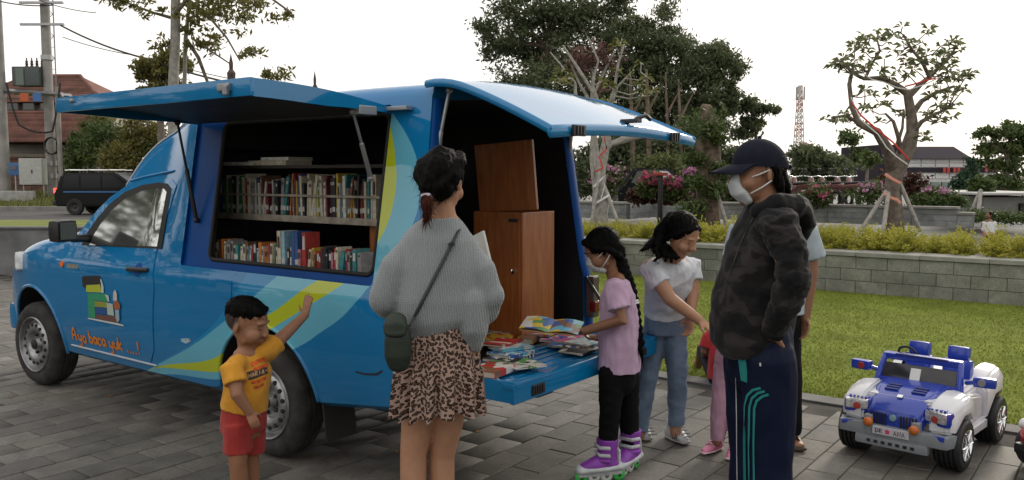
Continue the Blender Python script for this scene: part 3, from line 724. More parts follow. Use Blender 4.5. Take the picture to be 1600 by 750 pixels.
# ---- rear hatch
RU = lean(-1.14, 2.07); rh = MB(); vv = []; ff = []
def rfl(w, t, dz=0):  # w: across, -1..1; t: 0 hinge .. 1 outer edge
    x = RU+.02-.80*t; z = 2.125+.035*math.sin(min(1, t*3)*PI/2)-.02-.285*t**1.3
    return Vector((x, w*(.63+.10*t), z+dz-.03*w*w))
nt_, nw = 14, 10
for dz in (0, -.022):
    for i in range(nt_+1):
        for k in range(nw+1): vv.append(rfl(lerp(-1, 1, k/nw), i/nt_, dz))
M_ = (nt_+1)*(nw+1); ix = lambda i, k, l: l*M_+i*(nw+1)+k
for i in range(nt_):
    for k in range(nw):
        ff += [(ix(i, k, 0), ix(i, k+1, 0), ix(i+1, k+1, 0), ix(i+1, k, 0)), (ix(i, k, 1), ix(i+1, k, 1), ix(i+1, k+1, 1), ix(i, k+1, 1))]
for i in range(nt_):
    ff += [(ix(i, 0, 0), ix(i+1, 0, 0), ix(i+1, 0, 1), ix(i, 0, 1)), (ix(i, nw, 0), ix(i, nw, 1), ix(i+1, nw, 1), ix(i+1, nw, 0))]
for k in range(nw):
    ff += [(ix(0, k, 0), ix(0, k, 1), ix(0, k+1, 1), ix(0, k+1, 0)), (ix(nt_, k, 0), ix(nt_, k+1, 0), ix(nt_, k+1, 1), ix(nt_, k, 1))]
rh.add(vv, ff); m_hat = m_blue.copy(); m_hat.name = 'polished blue hatch paint'; m_hat.node_tree.nodes['Principled BSDF'].inputs['Coat IOR'].default_value = 2.3; rhatch = rh.build('rear_hatch', m_hat, van, 35)
vv = [rfl(lerp(-.96, .96, k/8), lerp(.1, .97, i/8), -.034) for i in range(9) for k in range(9)]
l2 = MB(); l2.add(vv, [(i*9+k, i*9+k+1, (i+1)*9+k+1, (i+1)*9+k) for i in range(8) for k in range(8)]); l2.build('hatch_lining', m_in, rhatch)
rm_ = MB()
for w in (-1, 1): rm_.tube([rfl(w, t, -.012) for t in np.linspace(0, 1, 14)], [(.011, .020)]*14, 8, side=Vector((0, 1, 0)))
rm_.tube([rfl(w, 1, -.022) for w in np.linspace(-1, 1, 11)], [(.011, .028)]*11, 8, side=Vector((1, 0, 0))); rm_.build('hatch_rim', m_blue, rhatch, 50)
for w in (.72, -.62):
    p = rfl(w, 1, -.025); b_ = MB(); b_.rbox(p+Vector((-.02, 0, 0)), (.015, .10, .05), .003)
    for k in (-1, 0, 1): b_.rbox(p+Vector((-.029, k*.025, 0)), (.01, .012, .04), .002)
    b_.build('ribbed_catch', m_blackpl, rhatch)
p = rfl(-.05, .97, .02); b_ = MB(); b_.rbox(p, (.10, .05, .02), .006); b_.tube([p+Vector((-.03, 0, .01)), p+Vector((-.05, -.06, .03)), p+Vector((-.055, -.10, .012))], .011, 8); b_.build('lift_handle', m_blackpl, rhatch, 50)
for sg, zt_, zb_ in ((1, .10, 1.62), (-1, .14, 1.55)):
    A_ = rfl(sg*.86, zt_, -.05); B_ = Vector((RU-.005, sg*.62, zb_+.12 if sg < 0 else zb_)); s_ = MB(); s_.tube([A_, A_.lerp(B_, .55)], .009, 8); s_.tube([A_.lerp(B_, .5), B_], .013, 8); s_.ball(A_, .018); s_.build('gas_strut', m_strut, van, 50)
# rear jambs: painted frame round the rear opening
for sg in (1, -1):
    j = MB(); pts = []
    for h in np.linspace(.5, 1.98, 16): pts.append((lean(-1.14, h)-.004, sg*(VW(-1, h)-.05), h))
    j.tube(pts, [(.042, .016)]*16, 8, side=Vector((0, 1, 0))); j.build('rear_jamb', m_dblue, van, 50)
tl_m = mat('red lamp lens', (.16, .008, .01), .2, coat=.6); tw_m = mat('smoky lamp lens', (.10, .07, .07), .15, coat=.6)
for sg in (1, -1):
    t = MB(); t.rbox((-1.165, sg*.745, .86), (.06, .07, .26), .012, mi=0); lamp = t.build('tail_lamp', tw_m, van)
    t = MB(); t.rbox((-1.185, sg*.745, .80), (.045, .072, .07), .01); t.build('red_lens', tl_m, lamp)
# ---- tailgate, lowered flat as a book table
TG0 = -1.16; TGL = .47; TGZ = .668
def tg(x, y, z): return Vector((TG0-x, y, TGZ-.02*x+z))
t = MB(); t.rbox(tg(TGL/2, 0, -.035), (TGL, 1.42, .05), .012); gate = t.build('tailgate', m_blue, van, 40)
t = MB(); t.rbox(tg(TGL-.03, 0, -.012), (.06, 1.44, .026), .008); t.rbox(tg(TGL-.012, 0, -.048), (.022, 1.42, .095), .006)
for y in (-.70, .70): t.rbox(tg(TGL/2, y, -.045), (TGL, .024, .10), .006)
t.build('edge_flange', m_blue, gate, 40)
t = MB()
for k in range(5): t.rbox(tg(.10+.065*k, 0, -.008), (.022, 1.2, .008), .003)
t.build('pressed_ribs', m_blue, gate, 40)
for y in (.52, -.52):
    t = MB(); t.rbox(tg(TGL+.002, y, -.055), (.012, .10, .05), .003)
    for k in (-1.5, -.5, .5, 1.5): t.rbox(tg(TGL+.009, y+k*.02, -.055), (.008, .010, .038), .002)
    t.build('ribbed_catch', m_blackpl, gate)
t = MB(); t.rbox(tg(TGL-.06, .40, -.10), (.05, .15, .045), .02); t.build('gate_handle', m_blackpl, gate, 50)
t = MB(); t.lathe([(0, .018), (.012, .016), (.014, 0)], tg(.22, .712, -.02), (0, 1, 0), 12); t.build('bump_stop', m_steel, gate)
for sg in (1, -1):
    t = MB(); A_ = Vector((-1.15, sg*.70, .98)); B_ = tg(.36, sg*.69, .0); t.tube([A_, A_.lerp(B_, .35)+Vector((0, 0, -.05)), A_.lerp(B_, .7)+Vector((0, 0, -.05)), B_], .010, 6); t.build('stay_cable', m_blackpl, van, 60)
rb = MB(); rb.rbox((-1.12, 0, .56), (.05, 1.40, .14), .012); rb.build('rear_sill', m_blue, van, 40)

# ---- cargo bay fittings
m_wood = bpy.data.materials.new('orange plywood'); m_wood.use_nodes = True
nt = m_wood.node_tree; b = nt.nodes['Principled BSDF']; tcn = nt.nodes.new('ShaderNodeTexCoord'); mp = nt.nodes.new('ShaderNodeMapping'); mp.inputs['Scale'].default_value = (14, 14, 1.3)
nn = nt.nodes.new('ShaderNodeTexNoise'); nn.inputs['Scale'].default_value = 3.5; nn.inputs['Detail'].default_value = 6; nt.links.new(tcn.outputs['Object'], mp.inputs['Vector']); nt.links.new(mp.outputs['Vector'], nn.inputs['Vector'])
cr = nt.nodes.new('ShaderNodeValToRGB'); cr.color_ramp.elements[0].color = (.27, .075, .018, 1); cr.color_ramp.elements[1].color = (.42, .14, .036, 1); cr.color_ramp.elements[0].position = .3; cr.color_ramp.elements[1].position = .7
nt.links.new(nn.outputs['Fac'], cr.inputs['Fac']); nt.links.new(cr.outputs['Color'], b.inputs['Base Color']); b.inputs['Roughness'].default_value = .38; b.inputs['Coat Weight'].default_value = .25
cab = MB(); cab.rbox((-.875, -.315, 1.01), (.36, .33, .78), .006); cabinet = thing('plywood_cabinet', 'tall orange-brown plywood cabinet standing inside the van rear', 'cabinet', (0, 0, 0)); cabinet.matrix_world = VM
cab.build('carcass', m_wood, cabinet)
d = MB(); d.rbox((-.875, -.147, 1.0), (.335, .012, .73), .003); dd = d.build('door', m_wood, cabinet); d = MB(); d.lathe([(0, .012), (.02, .014), (.024, 0)], (-1.0, -.141, 1.06), (0, 1, 0), 10); d.build('knob', m_chrome, dd)
d = MB(); d.rbox((-1.0, -.137, 1.355), (.06, .014, .02), .003); d.build('hasp', m_blackpl, cabinet)
lpn = thing('leaning_board', 'dark plywood board leaning upright on top of the orange cabinet', 'board', (0, 0, 0)); lpn.matrix_world = VM
d = MB(); rr = Matrix.Rotation(-.05, 3, 'X') @ Matrix.Rotation(.06, 3, 'Y'); d.rbox((-.90, -.20, 1.605), (.42, .02, .40), .004, rr); d.build('panel', m_wood, lpn)
c2 = thing('plywood_cabinet', 'second low plywood cabinet deeper in the van, beside the standing woman', 'cabinet', (0, 0, 0)); c2.matrix_world = VM
d = MB(); d.rbox((-.46, .12, 1.0), (.30, .42, .76), .006); d.build('carcass', m_wood, c2); d = MB(); d.rbox((-.613, .12, .98), (.010, .38, .68), .003); d.build('door', m_wood, c2)
m_shelf = mat('worn pale shelf edge', (.36, .32, .26), .6, var=.4, vscale=14)
sh = MB(); yU = .37
sh.rbox((.27, yU-.12, 1.352), (1.75, .30, .022), .003); sh.build('book_shelf', m_shelf, van)
sh = MB(); sh.rbox((.27, yU+.045, 1.349), (1.72, .014, .04), .003); sh.build('shelf_lip', m_shelf, van)
sh = MB(); sh.rbox((.27, yU+.04, 1.490), (1.75, .010, .014), .002); sh.build('book_rail', m_shelf, van)
sh = MB(); sh.rbox((.27, yU-.12, 1.665), (1.75, .30, .020), .003); sh.build('book_shelf', mat('dark shelf board', (.05, .045, .04), .6, var=.3), van)
sh = MB(); sh.rbox((.2, .46, 1.068), (1.9, .46, .02), .003); sh.build('book_shelf', mat('dark shelf board', (.05, .045, .04), .6), van)
for u in (1.10, -.62): MB().rbox((u, yU-.10, 1.35), (.03, .28, .80), .004).build('shelf_post', m_blackpl, van)
# ================================================================ people
def skin_mat(name):
    if name in MATS: return MATS[name]
    m = bpy.data.materials.new(name); m.use_nodes = True; nt = m.node_tree; b = nt.nodes['Principled BSDF']
    at = nt.nodes.new('ShaderNodeAttribute'); at.attribute_name = 'paint'
    tcn = nt.nodes.new('ShaderNodeTexCoord'); n = nt.nodes.new('ShaderNodeTexNoise'); n.inputs['Scale'].default_value = 26; n.inputs['Detail'].default_value = 4; nt.links.new(tcn.outputs['Object'], n.inputs['Vector'])
    mr = nt.nodes.new('ShaderNodeMapRange'); mr.inputs['To Min'].default_value = .85; mr.inputs['To Max'].default_value = 1.15; nt.links.new(n.outputs['Fac'], mr.inputs['Value'])
    n2_ = nt.nodes.new('ShaderNodeTexNoise'); n2_.inputs['Scale'].default_value = 240; n2_.inputs['Detail'].default_value = 3; nt.links.new(tcn.outputs['Object'], n2_.inputs['Vector']); bpk = nt.nodes.new('ShaderNodeBump'); bpk.inputs['Strength'].default_value = .35; bpk.inputs['Distance'].default_value = .002; nt.links.new(n2_.outputs['Fac'], bpk.inputs['Height']); nt.links.new(bpk.outputs['Normal'], b.inputs['Normal'])
    vm = nt.nodes.new('ShaderNodeVectorMath'); vm.operation = 'SCALE'; nt.links.new(at.outputs['Color'], vm.inputs[0]); nt.links.new(mr.outputs['Result'], vm.inputs['Scale'])
    nt.links.new(vm.outputs['Vector'], b.inputs['Base Color']); b.inputs['Roughness'].default_value = .5; b.inputs['Specular IOR Level'].default_value = .4
    b.inputs['Subsurface Weight'].default_value = .15; b.inputs['Subsurface Radius'].default_value = (.01, .004, .002); b.inputs['Subsurface Scale'].default_value = .6
    MATS[name] = m; return m
def hair_mat(name, c, scale=(90, 90, 12)):
    if name in MATS: return MATS[name]
    m = bpy.data.materials.new(name); m.use_nodes = True; nt = m.node_tree; b = nt.nodes['Principled BSDF']
    tcn = nt.nodes.new('ShaderNodeTexCoord'); mp = nt.nodes.new('ShaderNodeMapping'); mp.inputs['Scale'].default_value = scale
    n = nt.nodes.new('ShaderNodeTexNoise'); n.inputs['Scale'].default_value = 1.5; n.inputs['Detail'].default_value = 5; nt.links.new(tcn.outputs['Object'], mp.inputs['Vector']); nt.links.new(mp.outputs['Vector'], n.inputs['Vector'])
    r = nt.nodes.new('ShaderNodeValToRGB'); r.color_ramp.elements[0].position = .35; r.color_ramp.elements[1].position = .7; r.color_ramp.elements[0].color = (*[k*.5 for k in c], 1); r.color_ramp.elements[1].color = (*[k*1.5 for k in c], 1)
    nt.links.new(n.outputs['Fac'], r.inputs['Fac']); nt.links.new(r.outputs['Color'], b.inputs['Base Color']); b.inputs['Roughness'].default_value = .55; b.inputs['Specular IOR Level'].default_value = .06
    bp = nt.nodes.new('ShaderNodeBump'); bp.inputs['Strength'].default_value = .5; bp.inputs['Distance'].default_value = .004; nt.links.new(n.outputs['Fac'], bp.inputs['Height']); nt.links.new(bp.outputs['Normal'], b.inputs['Normal'])
    MATS[name] = m; return m
def frame(fwd, up=(0, 0, 1)):
    f = Vector(fwd).normalized(); l = Vector(up).cross(f).normalized(); u = f.cross(l)
    return Matrix((f, l, u)).transposed()
def add_head(mb, c, R, s=1.0, child=False):
    """skull, jaw, nose, ears, lips in the head's own frame (x forward, y left, z up)"""
    c = Vector(c); L = lambda x, y, z: c+R @ (Vector((x, y, z))*s)
    mb.ball(L(-.012, 0, .035), (.098*s, .078*s, .088*s), R, 20, 14)
    mb.ball(L(.030, 0, -.012), (.064*s, .066*s, .085*s), R, 18, 12)
    jw = .054 if not child else .06
    mb.tube([L(.0, 0, -.02), L(.038, 0, -.075), L(.058, 0, -.094)] if not child else [L(.0, 0, -.02), L(.034, 0, -.066), L(.052, 0, -.082)], [(.064*s, .06*s), (jw*s, .042*s), (.026*s, .022*s)], 14, side=R @ Vector((0, 1, 0)))
    nz = .112 if not child else .103
    mb.tube([L(.086, 0, .022), L(.098, 0, -.005), L(nz-.002, 0, -.022)], [.007*s, .010*s, .0125*s], 8)
    for sg in (1, -1):
        mb.ball(L(.098, sg*.011, -.026), (.010*s, .009*s, .008*s), R)
        mb.ball(L(.055, sg*.040, -.030), ((.034*s, .026*s, .030*s) if not child else (.038*s, .031*s, .036*s)), R)
        mb.ball(L(-.012, sg*.079, -.008), (.016*s, .008*s, .028*s), R @ Matrix.Rotation(sg*.3, 3, 'Z'))
        mb.tube([L(.085, sg*.012, .032), L(.080, sg*.045, .030)], [.008*s, .007*s], 6)
    mb.tube([L(.082, .020, -.054), L(.0925, 0, -.051), L(.082, -.020, -.054)], [.005*s, .007*s, .005*s], 6)
    mb.tube([L(.080, .017, -.063), L(.089, 0, -.064), L(.080, -.017, -.063)], [.005*s, .007*s, .005*s], 6)
    return L
def add_hand(mb, wrist, d, n, thumb=1, curl=.5, s=1.0, spread=.0, thumb_out=.8):
    """palm, four fingers of unequal length bent at three joints, thumb leaving the side of the palm"""
    d = Vector(d).normalized(); n = Vector(n); n = (n-d*n.dot(d)).normalized(); sd = d.cross(n)*thumb; w = Vector(wrist)
    mb.tube([w, w+d*.03*s, w+d*.07*s, w+d*.085*s], [(.026*s, .019*s), (.036*s, .016*s), (.038*s, .014*s), (.034*s, .011*s)], 12, side=sd)
    for k, (o, ln) in enumerate(((.029, .068), (.010, .078), (-.010, .072), (-.028, .056))):
        p = w+d*.083*s+sd*o*s; q = (d+sd*(o*spread*14)).normalized(); pts = [p-d*.012*s, p]; ang = 0
        for j, fr in enumerate((.45, .3, .25)):
            ang += curl*(.75 if j == 0 else 1.0); v = q*math.cos(ang)+n*math.sin(ang); p = p+v*ln*fr*s; pts.append(p)
        mb.tube(pts, [.0095*s, .0098*s, .0088*s, .0078*s, .0068*s], 8)
    p = w+d*.022*s+sd*.028*s; v = (d*.7+sd*thumb_out+n*curl*.5).normalized(); v2 = (d*1.0+sd*(thumb_out*.4)+n*curl*.9).normalized()
    mb.tube([w+d*.012*s+sd*.012*s, p, p+v*.034*s, p+v*.034*s+v2*.028*s], [.014*s, .0135*s, .0105*s, .008*s], 8)
def limb(mb, pts, rad, n=14, caps='round'): mb.tube(pts, rad, n, caps=caps)
def painter(skin, lips=None, L=None, s=1.0, extra=None):
    """skin colour with redder lips, and cropped scalp hair where extra asks for it"""
    def fn(co):
        c = np.tile(np.array(skin), (len(co), 1))
        if lips is not None:
            for p in (L(.092, 0, -.052), L(.089, 0, -.064), L(.086, .012, -.055), L(.086, -.012, -.055)):
                d = np.linalg.norm(co-np.array(p), axis=1); t = np.clip(1-d/(.013*s), 0, 1)[:, None]*.8; c = c*(1-t)+np.array(lips)*t
        if extra:
            for ctr, r, cc in extra:
                d = np.linalg.norm(co-np.array(ctr), axis=1); t = np.clip((r-d)/(.25*r), 0, 1)[:, None]; c = c*(1-t)+np.array(cc)*t
        return c
    return fn
m_hair = hair_mat('black hair', (.004, .0036, .0036)); m_skin = skin_mat('skin')
m_eye = mat('eye white', (.6, .58, .55), .25); m_iris = mat('dark iris', (.012, .008, .006), .15); m_brow = mat('brow hair', (.015, .011, .01), .8)
def face_parts(root, L, R, s, lids=0.0, parts=('eye', 'brow')):
    for sg in (1, -1):
        if 'eye' in parts and lids > .6:
            l = MB(); l.tube([L(.082, sg*.018, .008), L(.0865, sg*.030, .004), L(.0765, sg*.044, .007)], [.0010*s, .0018*s, .0010*s], 6); l.build('eyelash', m_brow, root, 80)
        elif 'eye' in parts:
            e = MB(); e.ball(L(.0825, sg*.031, .012), (.009*s, .014*s, .0075*s*(1-lids)+.001), R @ Matrix.Rotation(sg*.35, 3, 'Z')); eo = e.build('eye', m_eye, root, 80)
            i = MB(); i.ball(L(.0885, sg*.031, .0105), (.004*s, .006*s, .006*s*(1-lids)+.001), R); i.build('iris', m_iris, eo, 80)
            l = MB(); l.tube([L(.084, sg*.017, .012), L(.0895, sg*.030, .017-.006*lids), L(.077, sg*.048, .011)], [.0014*s, .0026*s, .0014*s], 6); l.build('eyelash', m_brow, eo, 80)
        if 'brow' in parts:
            b = MB(); b.tube([L(.0905, sg*.014, .036), L(.086, sg*.033, .040), L(.070, sg*.054, .034)], [(.0026*s, .002*s), (.003*s, .002*s), (.0015*s, .0015*s)], 6); b.build('eyebrow', m_brow, root, 80)
def fabric(name, c, var=.12, vscale=18, bump=.25, bscale=260, rough=.85, **k): return mat(name, c, rough, var=var, vscale=vscale, bump=bump, bscale=bscale, spec=.12, sheen=(.12 if max(c) > .05 else 0), **k)
def surface_ribbon(name, obj, px_pts, width, m, parent, off=.002, n_sub=10, Yh=3.0):
    """a printed or sewn stripe lying on a garment, along a photo polyline"""
    me = obj.data; bvh = BVHTree.FromPolygons([v.co for v in me.vertices], [p.vertices for p in me.polygons])
    pts = []
    for i in range(len(px_pts)-1):
        for k in range(n_sub): t = k/n_sub; pts.append((lerp(px_pts[i][0], px_pts[i+1][0], t), lerp(px_pts[i][1], px_pts[i+1][1], t)))
    pts.append(px_pts[-1]); V = []; F = []; hit = []
    for x, y in pts:
        d = ray(x, y).normalized(); loc, no, idx, dist = bvh.ray_cast(CAMP, d)
        if loc is None: continue
        hit.append((loc, no))
    for i, (p, no) in enumerate(hit):
        t = (hit[min(i+1, len(hit)-1)][0]-hit[max(i-1, 0)][0]).normalized(); s = t.cross(no).normalized()*width/2
        for q in (p-s, p, p+s):
            l, n2, ix, dd = bvh.find_nearest(q); V.append(l+n2*off)
    for i in range(len(hit)-1):
        a = i*3; F += [(a, a+1, a+4, a+3), (a+1, a+2, a+5, a+4)]
    me2 = bpy.data.meshes.new(name); me2.from_pydata([tuple(v) for v in V], [], F); auto_smooth(me2, 60)
    return link(name, me2, m, parent)
def shoe(root, heel, toe, s=1.0, m=None, m_sole=None, name='shoe', h=.085):
    heel, toe = Vector(heel), Vector(toe); d = (toe-heel); ln = d.length; d.normalize(); sd = Vector((-d.y, d.x, 0)).normalized()
    u = MB(); up = Vector((0, 0, 1))
    u.tube([heel+up*.045*s, heel+d*ln*.3+up*.052*s, heel+d*ln*.6+up*.042*s, toe-d*.02*s+up*.03*s], [(.036*s, .04*s), (.04*s, .046*s), (.044*s, .034*s), (.034*s, .022*s)], 14, side=sd)
    u.tube([heel+d*.03*s+up*.05*s, heel+d*.03*s+up*h*1.25*s], [.04*s, .04*s], 14)
    o = u.fused(name, m, root, .006, 3)
    so = MB(); so.tube([heel-d*.008*s+up*.014*s, heel+d*ln*.5+up*.014*s, toe+up*.018*s], [(.038*s, .014*s), (.046*s, .014*s), (.034*s, .012*s)], 14, side=sd); so.build('sole', m_sole, o, 50)
    return o, d, sd, heel, toe

def strands(hair, root, n=420, flow=(0, 0, -1), ln=.05, m=None, seed=1, lift=.006):
    """fine loose hairs standing off the hair's surface"""
    r = random.Random(seed); me = hair.data; k = len(me.vertices); V = []; F = []; fl = Vector(flow)
    for _ in range(n):
        v = me.vertices[r.randrange(k)]; no = v.normal; d = fl+Vector((r.gauss(0, .35), r.gauss(0, .35), r.gauss(0, .25))); d = d-no*d.dot(no)
        if d.length < .1: continue
        d.normalize(); s_ = d.cross(no)*.0009; l = ln*r.uniform(.5, 1.4); p = v.co-no*.002; q = p+d*l*.5+no*lift*r.uniform(.2, 1.2); e = p+d*l+no*lift*r.uniform(-.3, 1.6); o = len(V)
        V += [p-s_, p+s_, q+s_, q-s_, e]; F += [(o, o+1, o+2, o+3), (o+3, o+2, o+4)]
    me2 = bpy.data.meshes.new('loose_hair'); me2.from_pydata([tuple(x) for x in V], [], F); o = link('loose_hair', me2, m or m_hair, root); o['kind'] = 'stuff'; return o
# ---------------------------------------------------------------- woman in grey knit, back to us
SK_W = (.40, .21, .125)
Y0 = 3.35
wm = thing('person', 'person seen from behind in grey knitted sweater and leopard-print skirt, dark hair tied low', 'person', G(690, 830))
wm.location = (P(668, 724, Y0).x, Y0, 0)
wm_off = Vector(wm.location)
def root_fix(root):      # children are modelled in world coordinates
    bpy.context.view_layer.update(); mi = root.matrix_world.inverted()
    for ch in root.children: ch.matrix_parent_inverse = mi
b = MB(); Rh = frame((.34, .90, -.20)); hc = P(692, 286, Y0); L = add_head(b, hc, Rh, .98)
b.tube([P(691, 352, Y0), P(690, 318, Y0-.005), P(692, 296, Y0)], [.062, .050, .052], 14)
b.tube([P(690, 350, Y0), P(687, 375, Y0), P(686, 440, Y0), P(686, 500, Y0), P(688, 545, Y0)], [(.085, .055), (.125, .085), (.135, .09), (.135, .10), (.165, .115)], 20, side=Vector((1, 0, 0)))
eL, eR = P(602, 468, Y0-.06), P(764, 462, Y0-.02); wL, wR = P(640, 425, Y0+.24), P(742, 405, Y0+.26)
limb(b, [P(644, 386, Y0), eL, wL], [.04, .038, .028]); limb(b, [P(728, 388, Y0), eR, wR], [.04, .038, .028])
add_hand(b, wL, P(668, 415, Y0+.3)-wL, (0, .3, 1), 1, .5, .9); add_hand(b, wR, P(722, 395, Y0+.3)-wR, (0, .3, 1), -1, .5, .9)
for hx, kx, ax_, dy in ((662, 646, 640, 0), (712, 690, 688, .05)):
    kn = P(kx, 724, Y0+dy); ak = Vector((P(ax_, 724, Y0+dy).x-.01, Y0+dy-.01, .09))
    hp = P(hx, 560, Y0+.02); mid = hp.lerp(kn, .6)
    limb(b, [hp, mid, kn+Vector((0, 0, .03)), kn-Vector((0, .01, .10)), kn.lerp(ak, .6), ak, ak-Vector((0, 0, .05))], [.082, .066, .054, .054, .042, .034, .034])
    b.tube([ak+Vector((0, -.03, -.05)), ak+Vector((.02, .10, -.065))], [.034, .03], 10)
pt = painter(SK_W, (.42, .14, .11), L, 1)
b.fused('body', m_skin, wm, .006, 4, paint=pt)
for q, dy in ((640, 0), (688, .05)):
    p0 = P(q, 724, Y0+dy); hz = Vector((p0.x-.01, Y0+dy-.06, 0)); shoe(wm, hz, hz+Vector((.05, .235, 0)), 1.0, fabric('beige canvas', (.42, .36, .28)), mat('white sole', (.6, .59, .56), .7))
# knit sweater
def knit_mat():
    m = bpy.data.materials.new('grey rib knit'); m.use_nodes = True; nt = m.node_tree; bb = nt.nodes['Principled BSDF']
    tcn = nt.nodes.new('ShaderNodeTexCoord'); mp = nt.nodes.new('ShaderNodeMapping'); mp.inputs['Scale'].default_value = (1, 1, 1); mp.inputs['Rotation'].default_value = (0, .10, 0)
    nt.links.new(tcn.outputs['Object'], mp.inputs['Vector'])
    w1 = nt.nodes.new('ShaderNodeTexWave'); w1.wave_type = 'BANDS'; w1.bands_direction = 'X'; w1.inputs['Scale'].default_value = 34; w1.inputs['Distortion'].default_value = 3.0; w1.inputs['Detail'].default_value = 2; w1.inputs['Detail Scale'].default_value = 2.2
    w2 = nt.nodes.new('ShaderNodeTexWave'); w2.wave_type = 'BANDS'; w2.bands_direction = 'Z'; w2.inputs['Scale'].default_value = 34; w2.inputs['Distortion'].default_value = 2.4; w2.inputs['Detail'].default_value = 3
    for x in (w1, w2): nt.links.new(mp.outputs['Vector'], x.inputs['Vector'])
    hgt = math2(nt, 'ADD', w1.outputs['Fac'], math2(nt, 'MULTIPLY', w2.outputs['Fac'], .22))
    r = nt.nodes.new('ShaderNodeMapRange'); r.inputs['From Max'].default_value = 1.6; r.inputs['To Min'].default_value = .80; r.inputs['To Max'].default_value = 1.08; nt.links.new(hgt, r.inputs['Value'])
    n = nt.nodes.new('ShaderNodeTexNoise'); n.inputs['Scale'].default_value = 7; n.inputs['Detail'].default_value = 5; nt.links.new(tcn.outputs['Object'], n.inputs['Vector'])
    cr = nt.nodes.new('ShaderNodeValToRGB'); cr.color_ramp.elements[0].color = (.24, .265, .28, 1); cr.color_ramp.elements[1].color = (.32, .345, .355, 1); nt.links.new(n.outputs['Fac'], cr.inputs['Fac'])
    vm = nt.nodes.new('ShaderNodeVectorMath'); vm.operation = 'SCALE'; nt.links.new(cr.outputs['Color'], vm.inputs[0]); nt.links.new(r.outputs['Result'], vm.inputs['Scale']); nt.links.new(vm.outputs['Vector'], bb.inputs['Base Color'])
    bp = nt.nodes.new('ShaderNodeBump'); bp.inputs['Strength'].default_value = .6; bp.inputs['Distance'].default_value = .005; nt.links.new(hgt, bp.inputs['Height']); nt.links.new(bp.outputs['Normal'], bb.inputs['Normal'])
    bb.inputs['Roughness'].default_value = .95; bb.inputs['Sheen Weight'].default_value = .25; bb.inputs['Specular IOR Level'].default_value = .15; return m
g = MB(); X = Vector((1, 0, 0))
g.tube([P(690, 340, Y0), P(689, 352, Y0), P(687, 372, Y0), P(684, 415, Y0), P(683, 465, Y0), P(684, 497, Y0), P(688, 513, Y0)], [(.072, .062), (.105, .08), (.148, .105), (.182, .13), (.202, .15), (.192, .145), (.155, .125)], 28, side=X, caps='flat')
limb(g, [P(647, 378, Y0), P(618, 418, Y0-.04), P(603, 464, Y0-.06), P(606, 482, Y0-.03)], [.054, .068, .064, .052]); limb(g, [eL, wL.lerp(eL, .25)], [.062, .046])
limb(g, [P(724, 380, Y0), P(750, 420, Y0-.02), P(762, 466, Y0-.02), P(759, 484, Y0)], [.054, .066, .060, .052]); limb(g, [eR, wR.lerp(eR, .25)], [.062, .046])
g.tube([P(735, 470, Y0-.02), P(737, 515, Y0-.03), P(738, 536, Y0-.02)], [(.075, .11), (.058, .10), (.04, .07)], 16, side=X)
sw = g.fused('sweater', knit_mat(), wm, .008, 6, fold=(.014, 7, 2.2))
# ruffled skirt
def leopard():
    m = bpy.data.materials.new('leopard print'); m.use_nodes = True; nt = m.node_tree; bb = nt.nodes['Principled BSDF']
    tcn = nt.nodes.new('ShaderNodeTexCoord'); uv = nt.nodes.new('ShaderNodeAttribute'); uv.attribute_name = 'cloth'
    n = nt.nodes.new('ShaderNodeTexNoise'); n.inputs['Scale'].default_value = 55; n.inputs['Detail'].default_value = 2; nt.links.new(uv.outputs['Vector'], n.inputs['Vector'])
    sc = nt.nodes.new('ShaderNodeVectorMath'); sc.operation = 'SCALE'; sc.inputs['Scale'].default_value = .010; nt.links.new(n.outputs['Color'], sc.inputs[0])
    ad = nt.nodes.new('ShaderNodeVectorMath'); nt.links.new(uv.outputs['Vector'], ad.inputs[0]); nt.links.new(sc.outputs['Vector'], ad.inputs[1])
    vo = nt.nodes.new('ShaderNodeTexVoronoi'); vo.voronoi_dimensions = '2D'; vo.inputs['Scale'].default_value = 78; nt.links.new(ad.outputs['Vector'], vo.inputs['Vector'])
    n2 = nt.nodes.new('ShaderNodeTexNoise'); n2.inputs['Scale'].default_value = 120; nt.links.new(uv.outputs['Vector'], n2.inputs['Vector'])
    d = math2(nt, 'ADD', vo.outputs['Distance'], math2(nt, 'MULTIPLY', math2(nt, 'SUBTRACT', n2.outputs['Fac'], .5), .50))
    cr = nt.nodes.new('ShaderNodeValToRGB'); cr.color_ramp.interpolation = 'CONSTANT'; e = cr.color_ramp.elements
    e[0].position = 0; e[0].color = (.11, .055, .035, 1); e[1].position = .20; e[1].color = (.012, .008, .007, 1); k = e.new(.43); k.color = (.36, .25, .205, 1)
    nt.links.new(d, cr.inputs['Fac']); nt.links.new(cr.outputs['Color'], bb.inputs['Base Color']); bb.inputs['Roughness'].default_value = .8; bb.inputs['Specular IOR Level'].default_value = .2; return m
sk = []; skf = []; uvv = []; nr, na = 30, 160
for i in range(nr+1):
    t = i/nr; c = P(lerp(686, 684, t), lerp(492, 641, t), Y0); rx = lerp(.148, .172, t**.7); ry = lerp(.12, .155, t**.7)
    am = .003+.011*t**1.5
    if t > .52: am += .004; rx += .005; ry += .005
    for k in range(na):
        th = 2*PI*k/na; wv = am*(math.sin(th*15+1.3*math.sin(th*3)+t*.8)+.5*math.sin(th*27+2)); dz = -.010*t*math.sin(th*15+1.3*math.sin(th*3)+1.1)-.012*t*math.sin(th*2+.5)
        sk.append((c.x+(rx+wv)*math.cos(th), c.y+(ry+wv)*math.sin(th), c.z+dz)); uvv.append((th*.17, t*.37, 0))
for i in range(nr):
    for k in range(na): skf.append((i*na+k, i*na+(k+1) % na, (i+1)*na+(k+1) % na, (i+1)*na+k))
